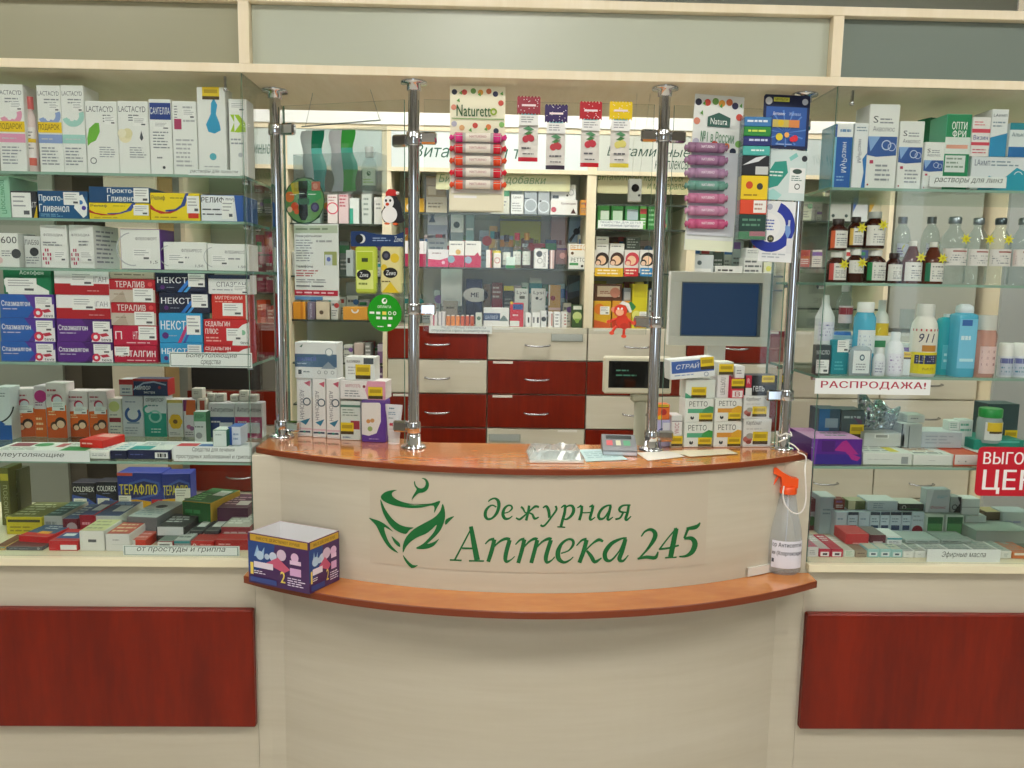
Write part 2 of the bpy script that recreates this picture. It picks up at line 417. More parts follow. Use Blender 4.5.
slab(1.16, -.53, .72, None, ZT-.0125, ZT, CHERRYTOP, CHERRYEDGE, 'countertop')
slab(1.15, -.5325, .7225, 1.83, .03, ZT-.013, CREAM, CREAM, 'body')
# ledge, its own slab in front of the body
m = MB(); P = [(x, 2.701-math.sqrt(1.196**2-(x-CX)**2)) for x, _ in arc(1.2, -.537, .722)]; Q = arc(1.1505, -.537, .722); L3 = lambda x, y, z: (x-CX, y-1.75, z)
z0, z1 = .838, .853
for i in range(len(P)-1):
    (a, b), (c, d) = P[i], P[i+1]; (e, f), (g, h) = Q[i], Q[i+1]; f = min(f, 1.733); h = min(h, 1.733)
    m.face([L3(a, b+.002, z1), L3(c, d+.002, z1), L3(g, h, z1), L3(e, f, z1)], CHERRYTOP)
    m.face([L3(a, b, z1-.002), L3(c, d, z1-.002), L3(c, d+.002, z1), L3(a, b+.002, z1)], CHERRYEDGE, True)
    m.face([L3(a, b, z0), L3(c, d, z0), L3(c, d, z1-.002), L3(a, b, z1-.002)], CHERRYEDGE, True)
    m.face([L3(e, f, z0), L3(g, h, z0), L3(c, d, z0), L3(a, b, z0)], CHERRYEDGE)
m.face([L3(*P[0], z0), L3(*P[0], z1), L3(P[0][0], 1.733, z1), L3(P[0][0], 1.733, z0)], CHERRYEDGE)
m.face([L3(P[-1][0], 1.733, z0), L3(P[-1][0], 1.733, z1), L3(*P[-1], z1), L3(*P[-1], z0)], CHERRYEDGE)
m.build('ledge', ct)
support(-.53, .72, 1.58, 1.95, ZT); support(-.545, .722, 1.44, 1.75, z1)
# ---- lettering and emblem on a clear sheet bent round the counter
RB = 1.15
def on_body(px, py, e):
    """where the sight line of a point traced from the photo meets the curved face"""
    d = ray(px, py); a = d.x**2+d.y**2; R = RB+e; b = -2*(CX*d.x+CY*d.y); c = CX*CX+CY*CY-R*R
    t = (-b-math.sqrt(b*b-4*a*c))/(2*a); return (d.x*t, d.y*t, HC+d.z*t)
sg = empty('counter_sign', (CX, 1.6, .99), 'clear sheet with green bowl emblem and the words дежурная Аптека 245', 'sign')
def onb(px, py, e): x, y, z = on_body(px, py, e); return (x-CX, y-1.6, z-.99)
m = MB(); N = 30
xs = [on_body(370+(707-370)*i/N, 520, .001)[0] for i in range(N+1)]
zt, zb = on_body(540, 477, .001)[2], on_body(540, 573, .001)[2]
for i in range(N):
    q = []
    for x, z in ((xs[i], zb), (xs[i+1], zb), (xs[i+1], zt), (xs[i], zt)): q.append((x-CX, CY-math.sqrt((RB+.0012)**2-(x-CX)**2)-1.6, z-.99))
    m.face(q, M('c7bda9', .35), True)
m.build('sheet', sg)
GREEN = M('0a6a32', .35)
def crop(ox, oy, s): return lambda u, v: (ox+u/s, oy+v/s)
def smooth(P, n=4, closed=False):
    out = []; k = len(P); R = range(k) if closed else range(k-1)
    for i in R:
        p0, p1, p2, p3 = (P[(i-1) % k], P[i], P[(i+1) % k], P[(i+2) % k]) if closed else (P[max(i-1, 0)], P[i], P[i+1], P[min(i+2, k-1)])
        for j in range(n):
            t = j/n; out.append(tuple(.5*((2*b)+(c-a)*t+(2*a-5*b+4*c-d)*t*t+(3*b-a-3*c+d)*t**3) for a, b, c, d in zip(p0, p1, p2, p3)))
    if not closed: out.append(P[-1])
    return out
from mathutils.geometry import tessellate_polygon as TESS
c1 = crop(360, 465, 6.983)
emb = [
 [(360,243),(372,212),(388,185),(395,168),(383,150),(376,122),(381,112),(384,118),(390,140),(408,158),(432,163),(452,150),(459,125),(450,104),(430,92),(455,93),(475,112),(482,143),(468,175),(440,192),(410,197),(385,218)],
 [(258,175),(222,176),(180,187),(152,208),(146,230),(170,255),(220,277),(290,293),(360,300),(430,297),(514,284),(517,335),(540,295),(560,250),(500,268),(430,273),(350,270),(280,252),(235,226),(222,202),(234,186)],
 [(142,240),(150,300),(175,365),(215,425),(260,462),(318,482),(345,455),(374,437),(330,433),(275,415),(225,375),(180,315),(158,270)],
 [(62,370),(110,420),(145,490),(180,550),(220,592),(268,614),(225,570),(195,525),(175,470),(170,434),(198,447),(232,466),(190,425),(140,393),(95,378)],
 [(220,497),(242,545),(278,573),(277,548),(250,522)],
 [(577,270),(560,320),(520,365),(450,405),(380,445),(325,500),(300,560),(300,612),(320,575),(350,540),(400,505),(460,480),(500,450),(535,418),(520,460),(490,500),(440,550),(390,580),(430,588),(480,581),(520,560),(552,515),(520,535),(470,551),(520,505),(565,450),(592,380),(593,320)],
 [(300,628),(315,670),(360,720),(405,700),(370,698),(330,664)],
 [(597,418),(600,380),(657,357),(630,387)]]
def flat(polys, name, e):
    m = MB()
    for P in polys:
        for t in TESS([[Vector((x, y, 0)) for x, y in P]]):
            A, Bq, D = [P[i] for i in t]
            if (Bq[0]-A[0])*(D[1]-A[1])-(Bq[1]-A[1])*(D[0]-A[0]) > 0: t = tuple(reversed(t))
            m.face([onb(*P[i], e) for i in t], GREEN)
    return m
flat([[c1(*p) for p in smooth(P, 3, True)] for P in emb], 'emblem', .0022).build('emblem', sg)
c4 = crop(440, 485, 7.314); c5 = crop(560, 485, 6.827)
strokes4 = [
 [(352,122,8),(375,104,11),(405,99,14),(427,120,22),(430,160,22),(415,205,20),(385,240,14),(352,250,16),(332,228,22),(335,190,20),(357,160,14),(385,148,10),(412,162,10)],
 [(462,207,9),(500,198,8),(527,172,12),(520,152,12),(495,151,12),(470,175,18),(460,215,22),(476,245,20),(505,245,12),(530,226,6)],
 [(652,150,17),(644,200,17),(630,260,17)], [(592,160,15),(607,172,14),(622,200,10),(640,203,10)], [(637,207,10),(605,235,13),(580,252,14),(556,240,10)], [(645,203,10),(675,172,12),(700,156,16),(724,162,13)], [(650,203,10),(676,216,14),(692,246,17),(724,234,6)],
 [(752,168,8),(778,155,16),(795,190,21),(800,240,17)], [(845,153,14),(852,180,14),(822,225,12),(785,275,12),(757,300,13),(735,293,15)],
 [(885,167,8),(915,150,15),(912,200,19),(897,255,19),(884,305,18)], [(858,306,8),(916,309,8)], [(905,178,8),(938,153,12),(968,155,18),(978,187,22),(960,225,18),(925,251,13),(900,245,9)],
 [(235,305,9),(175,420,11),(108,548,12)], [(226,303,26),(247,420,34),(272,550,38)], [(160,462,12),(255,465,12)], [(72,548,10),(158,551,10)], [(212,555,10),(322,556,10)],
 [(330,432,8),(362,402,14),(397,396,22)], [(398,398,28),(378,480,28),(352,562,26)], [(372,478,9),(428,420,13),(478,394,20),(512,400,24)], [(510,402,28),(490,470,28),(478,530,28),(485,560,20),(515,550,10),(547,522,6)],
 [(552,436,8),(586,402,14),(618,396,22)], [(618,398,27),(598,480,27),(572,571,26)], [(595,478,9),(648,418,13),(690,394,20),(712,400,24)], [(712,402,27),(692,480,27),(667,571,26)], [(690,478,9),(744,418,13),(792,394,20),(814,400,24)], [(812,402,27),(788,475,28),(774,532,28),(782,566,20),(815,552,10),(840,524,6)],
 [(885,500,9),(940,480,10),(974,437,18),(970,404,18),(935,398,14),(890,430,20),(863,490,32),(870,542,30),(908,566,18),(948,550,11),(975,526,6)]]
strokes5 = [
 [(118,156,6),(148,140,15)], [(150,142,17),(146,190,17),(132,240,17)], [(145,190,8),(218,188,8)], [(200,150,8),(226,138,16)], [(226,139,17),(218,180,17),(205,225,17),(212,238,12),(240,220,6)],
 [(352,138,9),(320,142,12),(285,165,16),(263,205,18),(272,231,18),(302,224,11),(335,175,9)], [(346,143,17),(335,190,17),(325,228,17),(334,238,12),(362,218,6)],
 [(470,138,15),(462,185,17),(448,230,17),(458,238,12),(486,213,6)], [(482,137,9),(432,140,12),(407,160,16),(412,182,13),(456,187,8)], [(432,188,12),(410,225,12),(378,234,12)],
 [(112,415,7),(150,377,13),(182,372,22)], [(182,374,26),(160,455,26),(132,531,25)], [(165,456,9),(222,400,11),(265,374,20),(294,386,14)], [(182,448,13),(212,485,24),(238,525,22),(284,498,7)],
 [(456,362,10),(420,366,13),(352,400,24),(308,460,28),(314,508,26),(350,514,14),(405,450,9),(438,380,14)], [(447,368,26),(425,450,26),(405,506,26),(432,518,14),(467,478,6)],
 [(555,352,8),(580,318,12),(620,304,19),(650,330,28),(640,375,26),(592,445,14),(532,508,9)], [(530,504,12),(590,492,20),(650,496,22),(670,455,8)],
 [(797,293,9),(735,365,9),(677,442,11)], [(677,438,12),(745,430,13),(812,412,11)], [(795,296,28),(775,390,32),(755,492,32)], [(718,497,9),(796,493,9)],
 [(864,298,15),(918,290,26),(944,275,18),(957,256,7)], [(878,292,17),(848,365,13)], [(848,366,12),(898,364,26),(922,400,34),(903,455,30),(860,485,16),(814,489,9)]]
def strk(S, cr):
    P = smooth([tuple(p) for p in S], 4); out = []; Lf = []; Rt = []
    for i, (x, y, w_) in enumerate(P):
        a, b = P[max(i-1, 0)], P[min(i+1, len(P)-1)]; dx, dy = b[0]-a[0], b[1]-a[1]; q = math.hypot(dx, dy) or 1; w_ = w_*1.1
        Lf.append((x-dy/q*w_/2, y+dx/q*w_/2)); Rt.append((x+dy/q*w_/2, y-dx/q*w_/2))
    return [[cr(*p) for p in (Lf[i], Lf[i+1], Rt[i+1], Rt[i])] for i in range(len(P)-1)]
words_ = ((strokes4[:12], c4, 0), (strokes5[:8], c5, 0), (strokes4[12:], c4, 1), (strokes5[8:14], c5, 1), (strokes5[14:], c5, 2))
WM = [MB(), MB(), MB()]
for SS, cr, wi in words_:
    m = WM[wi]
    for S in SS:
        for q in strk(S, cr):
            a = sum((q[i][0]*q[(i+1) % 4][1]-q[(i+1) % 4][0]*q[i][1]) for i in range(4))
            if a > 0: q = q[::-1]
            m.face([onb(*p, .0022) for p in q], GREEN)
for m in WM: m.build('word', sg)
# small clear clip rail stuck low on the counter face
m = MB()
for i in range(8):
    q = []
    xa, xb = [on_body(747+(792-747)*j/8, 568, 0)[0] for j in (i, i+1)]
    za = on_body(770, 571, 0)[2]; zb_ = on_body(770, 563, 0)[2]
    y = lambda x, e: CY-math.sqrt((RB+e)**2-(x-CX)**2)
    m.face([(xa, y(xa, .006), za), (xb, y(xb, .006), za), (xb, y(xb, .006), zb_), (xa, y(xa, .006), zb_)], M('e2e0d6', .2))
    m.face([(xa, y(xa, .006), zb_), (xb, y(xb, .006), zb_), (xb, y(xb, .0005), zb_), (xa, y(xa, .0005), zb_)], M('e2e0d6', .2))
tag(m.build('clip_rail'), 'narrow pale plastic clip rail stuck on the counter beside the spray bottle', 'rail')

# ================================================================== UPPER CABINET ROW
ub = empty('upper_cabinet', (.09, YF, 1.922), 'long pale maple open-fronted cupboard row with grey frosted panes above the counter', 'cabinet')
x0, x1 = -1.75-.09, 1.9-.09
m = MB(); m.box(x0, x1, 0, .37, 0, .018, BEECH, c=.0008); m.build('bottom_board', ub)
m = MB(); m.box(x0, x1, 0, .37, .142, .16, BEECH, c=.0008); m.build('top_board', ub)
for X in (-.527-.09, .717-.09):
    m = MB(); m.box(X-.011, X+.011, .0005, .37, .0185, .1415, BEECH); m.build('divider', ub)
frost = M('a09f86', .25); frost2 = M('b9bfae', .25); frost3 = M('7c8880', .12)
for a, b, f in ((x0, -.629, frost), (-.605, .615, frost2), (.639, x1, frost3)):
    m = MB(); m.box(a, b, .02, .026, .019, .141, f); m.build('frosted_pane', ub)
m = MB(); m.box(x0, x1, .31, .37, .0185, .1415, BEECH); m.build('back_board', ub)
for X in (-1.2, 0, 1.2):      # slim hangers up to the ceiling
    m = MB(); m.tube([(X, .3, .16), (X, .3, 1.027)], .008, STEEL); m.build('hanger', ub)

# ================================================================== GLASS DISPLAY CASES
def shelf(parent, a, b, z, y0, y1, ox):
    m = MB(); m.box(a, b, y0, y1, -.006, 0, SHELFG, side=EDGE)
    m.box(a, b, y0-.0006, y0-.0001, -.0058, -.0002, EDGE2)
    m.build('glass_shelf', parent, (0, 0, z)); support(a+ox, b+ox, y0+YF, y1+YF, z+.871)
def case(x0, x1, zs, lab, inner):
    t = empty('display_case', (0, YF, .871), lab, 'display case')
    for z, dp in zs: shelf(t, x0+.004, x1-.004, z-.871, .018, dp, 0); 
    m = MB(); m.box(x0, x1, 0, .005, .0005, 1.05, GLASS, side=EDGE); m.build('front_pane', t)
    m = MB(); xi = x1-.002 if inner > 0 else x0+.002
    m.box(xi-.003, xi+.003, .006, .345, .0005, 1.05, GLASS); m.box(xi-.003, xi+.003, .3452, .3458, .0005, 1.05, EDGE); m.build('side_pane', t)
    for z, dp in zs:
        for y in (.06, dp-.05):
            m = MB(); m.lathe([(.007, 0), (.007, .012)], CHROME, 10, cx=0); o = m.build('shelf_stud', t, (xi-(.006 if inner > 0 else -.006), y, z-.871-.008)); o.rotation_euler.y = -PI/2 if inner > 0 else PI/2
    for zz in (1.03,):
        m = MB(); m.box(-.0025, .0025, 0, .008, -.024, 0, CHROME, c=.001); m.lathe([(.003, 0), (.005, .002), (.005, .006), (.003, .008)], CHROME, 12, cy=.004, cz=-.031); m.build('glass_clamp', t, (xi-inner*.035, .008, zz+.015))
    return t
LZ = [(1.714, .32), (1.617, .2), (1.511, .3), (1.306, .33), (1.086, .345)]
RZ = [(1.714, .32), (1.508, .32), (1.30, .33), (1.093, .345)]
case(-1.6, XL, LZ, 'glass display case of painkillers and cold remedies on five shelves', 1)
case(XR, 1.75, RZ, 'glass display case of eye care boxes, brown bottles and antiseptics', -1)

# ================================================================== CHROME POLES AND GLASS SCREENS
POLES = [(-.505, 1.90), (-.179, 1.795), (.365, 1.797), (.682, 1.826)]
ZU = 1.9218
pl = ['chrome pole standing beside the stack of pink and white cartons', 'chrome pole between the penguin figure and the card with candy tubes', 'chrome pole just behind the card payment terminal', 'chrome pole with white cord tied round its foot']
def pole(i, clamps):
    x, y = POLES[i]; t = empty('chrome_pole', (x, y, ZT), pl[i], 'pole'); H = ZU-ZT
    m = MB(); m.lathe([(.0125, .004), (.0125, H-.004)], CHROME, 24, cap=False); m.build('tube', t)
    m = MB(); m.lathe([(.029, .0004), (.029, .004), (.024, .007), (.017, .008), (.016, .03), (.0128, .032)], CHROME, 24); m.build('base_flange', t)
    m = MB(); m.lathe([(.0128, H-.02), (.0155, H-.019), (.0155, H-.006), (.0285, H-.0055), (.0285, H-.0004)], CHROME, 24); m.build('top_flange', t)
    for z, ang in clamps:
        m = MB(); m.lathe([(.0155, -.012), (.0165, -.010), (.0165, .010), (.0155, .012)], CHROME, 20)
        m.box(.014, .05, -.008, .008, -.013, .013, CHROME, c=.004); m.lathe([(.006, -.0105), (.006, -.0078)], M('888b90', .3, 1), 10, cx=.034)
        o = m.build('glass_clamp', t, (0, 0, z-ZT)); o.rotation_euler.z = ang
ang = lambda i, j: math.atan2(POLES[j][1]-POLES[i][1], POLES[j][0]-POLES[i][0])
def z_at(px, py, i): x, y = POLES[i]; return aY(px, py, y)[1]
pole(0, [(z_at(285, 130, 0), ang(0, 1)), (z_at(283, 425, 0), ang(0, 1))])
pole(1, [(z_at(415, 138, 1), ang(1, 2)), (z_at(415, 141, 1)+.001, ang(1, 0)), (z_at(413, 309, 1), ang(1, 2)), (z_at(412, 427, 1), ang(1, 0))])
pole(2, [(z_at(665, 136, 2), ang(2, 1)), (z_at(665, 137, 2)+.001, ang(2, 3)), (z_at(656, 322, 2), ang(2, 1)), (z_at(652, 436, 2), ang(2, 3))])
pole(3, [(z_at(785, 395, 3), ang(3, 2)), (z_at(808, 125, 3), ang(3, 2))])
def screen(i, j, z0, z1, lab):
    (xa, ya), (xb, yb) = POLES[i], POLES[j]; L_ = math.hypot(xb-xa, yb-ya); g = .022
    m = MB(); m.box(g, L_-g, -.0025, .0025, 0, z1-z0, GLASS, side=EDGE)
    o = m.build('glass_screen', None, (xa, ya, z0), ang(i, j)); tag(o, lab, 'glass screen')
screen(0, 1, 1.128, 1.885, 'angled clear glass screen in front of the price list sheet')
screen(1, 2, 1.385, 1.885, 'clear glass screen hanging above the serving gap over the money dish')
screen(2, 3, 1.128, 1.885, 'clear glass screen in front of the white computer monitor')
SZ = [lambda x: 1.90+(x+.505)*(1.795-1.90)/(-.179+.505), lambda x: 1.796, lambda x: 1.797+(x-.365)*(1.826-1.797)/(.682-.365)]

# ================================================================== REAR WALL: DRAWER CABINETS AND OPEN SHELVES
W = .451; X00 = -.027
colx = lambda k: X00+W*k
RZS = [1.293, 1.143, .988, .831, .676, .52, .36, .2]
def drawers(k, cols, lab, handle_at=.5):
    x0, x1 = colx(k), colx(k+1); cx = (x0+x1)/2
    t = empty('drawer_cabinet', (cx, YB, 0), lab, 'drawer cabinet')
    m = MB(); m.box(-W/2+.001, W/2-.001, .02, .48, .02, 1.278, CREAM); m.build('carcass', t)
    m = MB(); m.box(-W/2, W/2, .02, .48, 1.2785, 1.293, CREAM); m.build('worktop', t)
    support(x0, x1, YB, YB+.48, 1.293)
    zz = RZS[:]; zz[0] = 1.2955
    for i, c in enumerate(cols):
        z1, z0 = zz[i]-.003, zz[i+1]+.003
        if c == 'n':  # no real opening: a near-black panel stands in for the niche's inner shade
            m = MB(); m.box(-W/2+.02, W/2-.02, .0145, .0195, z0, z1, M('0c0c0e', .6)); m.build('niche_shade', t); continue
        m = MB(); m.box(-W/2+.003, W/2-.003, .0, .0195, z0, z1, CHERRY if c == 'r' else CREAMD, c=.0015)
        d = m.build('drawer', t)
        m = MB(); zc = (z0+z1)/2-.005; hw = .055
        m.tube([(-hw, -.001, zc), (-hw, -.014, zc-.001), (-hw*.6, -.024, zc-.004), (0, -.027, zc-.005), (hw*.6, -.024, zc-.004), (hw, -.014, zc-.001), (hw, -.001, zc)], .0045, STEEL, 8); m.build('handle', d)
        if rnd.random() < .6:
            m = MB(); a = rnd.choice((-.2, .1)) if (k, i) != (0, 0) else -.2; m.box(a, a+.09, -.001, -.0002, z1-.012, z1-.001, 'e4e2d8'); m.build('label_strip', d)
    if k == 0:
        for a, z in ((.06, 1.262), (-.215, .80)):
            m = MB(); m.box(a, a+.145, -.006, -.0004, z-.03, z+.005, PLASTIC); m.box(a+.004, a+.141, -.0035, -.0015, z-.027, z+.003, 'c8ccc8'); m.build('label_pocket', t)
    return t
drawers(-3, 'rnrcrcr', 'drawer cabinet with niche shade painted black behind the glass edge of the painkiller case')
drawers(-1, 'rcrrccr', 'drawer cabinet with a white notice lying on its top')
drawers(0, 'crrcrcr', 'drawer cabinet with two cherry drawers seen above the money dish')
drawers(1, 'crcrcrc', 'drawer cabinet behind the customer display')
drawers(2, 'rcrcrcr', 'drawer cabinet behind the white computer monitor')
drawers(3, 'ccccccc', 'all cream drawer cabinet behind the purple carton', )
drawers(4, 'ccccccc', 'all cream drawer cabinet behind the jar with green lid')
# open shelf units standing over the drawers
def unit(k0, k1, z0, shelves, lab, top=2.14, hdr=None, depth=.32, posts=None, bk='d8d8c8'):
    xa, xb = colx(k0), colx(k1); t = empty('shelf_unit', ((xa+xb)/2, YB, z0), lab, 'shelf unit'); h = (xb-xa)/2
    m = MB(); m.box(-h, h, depth+.002, depth+.02, 0, top-z0, bk); m.build('back_panel', t)
    for X in (-h, h): 
        m = MB(); s = 1 if X < 0 else -1; m.box(min(X, X+s*.02), max(X, X+s*.02), 0, depth, 0.0005, top-z0, BEECH); m.build('side_board', t)
    for z in shelves:
        m = MB(); m.box(-h+.022, h-.022, .02, depth, z-z0-.008, z-z0, SHELFG, side=EDGE); m.box(-h+.022, h-.022, .0192, .0198, z-z0-.008, z-z0, M('3c463f', .3)); m.build('glass_shelf', t); support(xa, xb, YB+.02, YB+depth, z)
    m = MB(); m.box(-h, h, -.004, depth, top-z0+.0005, top-z0+.022, BEECH); m.build('top_board', t)
    m = MB(); m.box(-h, h, -.004, .014, 1.968-z0, 1.985-z0, BEECH); m.build('cross_rail', t)
    if hdr:
        col, txt, u0, v0, u1, v1 = hdr
        m = MB(); m.box(-h+.021, h-.021, .0, .01, 1.986-z0, top-z0, M(col, .3))
        w_, h_ = 2*h-.042, top-1.986
        print_on(m, 'k 1f5a4a %g %g %g %g %s' % (u0, v0, u1, v1, txt) if isinstance(txt, str) else txt[0], w_, h_, lambda u, v, e: (-w_/2+w_*u, -e*2, top-z0-h_*v)); m.build('header_panel', t)
    return t
zB = aY(540, 268.5, YB)[1]; zA = aY(540, 214, YB)[1]
unit(-1, 1, 1.293, [zB, zA], 'maple shelf unit of bottles and cosmetics with a pale lettered header', hdr=('dfe9ea', 'Витамины и т', .11, .36, .66, .72))
zD = [aY(330, 223, YB)[1], aY(330, 276, YB)[1], aY(330, 320, YB)[1]]
unit(-2, -1, .2, zD+[1.12, .93, .7], 'maple shelf unit behind the price list sheet', hdr=('d8e4e2', '', 0, 0, 1, 1))
zC = [aY(640, 273, YB)[1], aY(640, 229, YB)[1], aY(640, 204, YB)[1]]
unit(1, 2, 1.293, zC, 'maple shelf unit of green and yellow children remedies', hdr=('ced2ca', ('k 1f4a3c .1 .3 1.0 .58 Витаминные;k 1f4a3c .62 .68 .99 .92 комплексы',), 0, 0, 0, 0))
zE = [aY(740, 275, YB)[1], aY(740, 225, YB)[1]]
unit(2, 3, 1.293, [1.48]+zE, 'maple shelf unit behind the gum packs and blue cards', hdr=('c4d4d4', '', 0, 0, 1, 1))
unit(-3, -2, 1.293, [1.43, 1.6, 1.78], 'maple shelf unit behind the edge of the painkiller case', hdr=('c8d4ce', 'Витаминное', .52, .36, .97, .72), bk='b4b8a8')
unit(3, 4, 1.293, [1.40, aY(860,268,3.66)[1], aY(850,222,3.66)[1]], 'maple shelf unit behind the brown bottles', hdr=('b8c4c4', '', 0, 0, 1, 1), bk='a8aca4')
# bright white fascia above the shelf units, and grey cupboards to the sides
m = MB(); m.box(colx(-3), colx(4), YB-.01, YB+.34, 2.163, 2.6, M('f4f6f4', .5)); tag(m.build('white_fascia'), 'long bright white fascia over the shelf units along the rear wall', 'fascia')
def tall(x0, x1, Y, lab, col, edge, zt=2.6, split=None, zb=0, dp=.42):
    t = empty('tall_cupboard', ((x0+x1)/2, Y, 0), lab, 'cupboard'); h = (x1-x0)/2
    m = MB(); m.box(-h, h, .02, dp, zb, zt, edge); m.build('body', t)
    n = split or [-h+.004, h-.004]
    for a, b in zip(n, n[1:]):
        m = MB(); m.box(a+.002, b-.002, 0, .0195, zb+.02, zt-.01, col, c=.001); m.build('door', t)
tall(-3.1, -1.80, 3.5, 'grey green tall cupboard behind the orange family boxes', M('8f968a', .3), M('4a4438', .5), split=[-.64, .0, .58])
tall(aY(112,400,3.3)[0], aY(165,400,3.3)[0], 3.3, 'cream tall cupboard with tan edge behind the painkiller boxes', CREAM, M('9a8256', .5), dp=.16)
tall(1.79, 2.2, 3.62, 'grey tall cupboard behind the clear glass bottles', M('a4a89e', .25), M('7c7e74', .5), split=[-.2, .2], zb=1.2935, zt=2.15)
tall(2.235, 2.9, 3.5, 'cream edged tall cupboard behind the two white jars', M('a9aeac', .3), BEECH, split=[-.33, .05, .33])
# ================================================================== STOCK IN THE PAINKILLER CASE
def shelf_ctx(z, where, Y=1.785, d=.06): ST.update(Z=z, where=where, Y=Y, d=d)
WB = 'eceeea'
LT = 'L 8a9096 .12 .14 .88 .22 2;L 9a9fa4 .12 .66 .88 .9 5;'
shelf_ctx(1.714, 'on the top shelf', Y=1.79, d=.07)
def lact(x0, x1, y0, y1, tint, desc, extra, band=True):
    s = 't 5a6068 .06 .07 .94 .12 LACTACYD;L 8a9096 .3 .15 .95 .22 2;o %s .5 .34 .13 .55 200 380;o %s .45 .38 .09 .3 180 340;r %s 0 .56 1 .66;L c9cdd0 .12 .6 .8 .63 1;L 9aa0a6 .1 .7 .9 .92 6;s .5 .2 .95 .3;' % (tint, tint, tint)
    if band: s += 'r f0cc20 0 .42 1 .54;t 4a3c10 .02 .445 .9 .52 ПОДАРОК;'
    return B(x0, y0, x1, y1, WB, desc, s+extra)
lact(-2, 25, 84, 168, 'e59cba', 'tall white wash carton with pink band and yellow gift strip', '')
lact(38, 62, 85, 168, '8fa6d6', 'tall white wash carton with blue band and yellow gift strip', '')
lact(62, 85, 85, 168, 'a6d6cc', 'tall white wash carton with mint green band', '', False)
B(86, 101, 118, 168, WB, 'wide white wash carton with a big green leaf', 't 5a6068 .04 .07 .88 .15 LACTACYD;p 6fb63a .03 .52 .1 .38 .3 .3 .42 .3 .44 .42 .3 .54 .12 .58 .04 .62;L 9aa0a6 .4 .62 .95 .78 5;L 6a7076 .55 .18 .95 .3 3;c 5a6066 .2 .82 .045;c eceeea .2 .82 .034;s .6 .2 .95 .32;', d=.07)
B(118.3, 101, 149, 168, WB, 'wide white wash carton with a cream flower', 't 5a6068 .04 .07 .92 .15 LACTACYD;c efe6c0 .22 .48 .09;c e4dcae .3 .44 .07;c efe9cc .12 .44 .06;L 9aa0a6 .35 .62 .95 .78 5;L 6a7076 .35 .18 .85 .28 3;p 4a5056 .7 .5 .76 .4 .82 .5 .76 .54;s .5 .22 .95 .34;', d=.07)
B(149.5, 99, 172, 169, WB, 'white wash carton with dark blue name block', 'r 1d3c8a .04 .05 .98 .27;t f4f6f6 .06 .11 .94 .2 САУГЕЛЛА;L 8a9096 .15 .42 .9 .66 6;L 7a8086 .3 .75 .6 .8 1;c 3a3f46 .6 .9 .02;s .2 .3 .92 .4;', d=.07)
B(172.5, 101, 197, 169, WB, 'plain white carton with a small magenta mark', 'r b03a64 .08 .24 .38 .38;L 6a7076 .1 .06 .25 .24 5;L b0b4b6 .45 .06 .95 .3 4;L b4b8ba .12 .5 .9 .9 7;s .45 .1 .95 .24;', d=.07)
B(197.5, 87, 226, 170, WB, 'tall white carton with a blue woman silhouette and yellow tag', 'p 2f9cc8 .6 .12 .72 .2 .66 .3 .78 .4 .82 .48 .6 .52 .38 .5 .3 .42 .48 .3 .5 .18;c 2f9cc8 .62 .1 .035;c 5ab0c0 .52 .78 .04;L b4b8ba .2 .88 .85 .95 2;y .2 .0 .8 .14;', d=.05)
B(229, 99, 247.5, 170, WB, 'slim white carton with a lime green folded ribbon', 'p a6cc28 .08 .2 .55 .2 .9 .3 .92 .42 .5 .43 .08 .42 .3 .3;p eceeea .3 .2 .62 .32 .3 .42;L 9aa0a6 .1 .5 .9 .6 2;c b8bcc0 .6 .72 .03;s .1 .04 .92 .16;', d=.05)
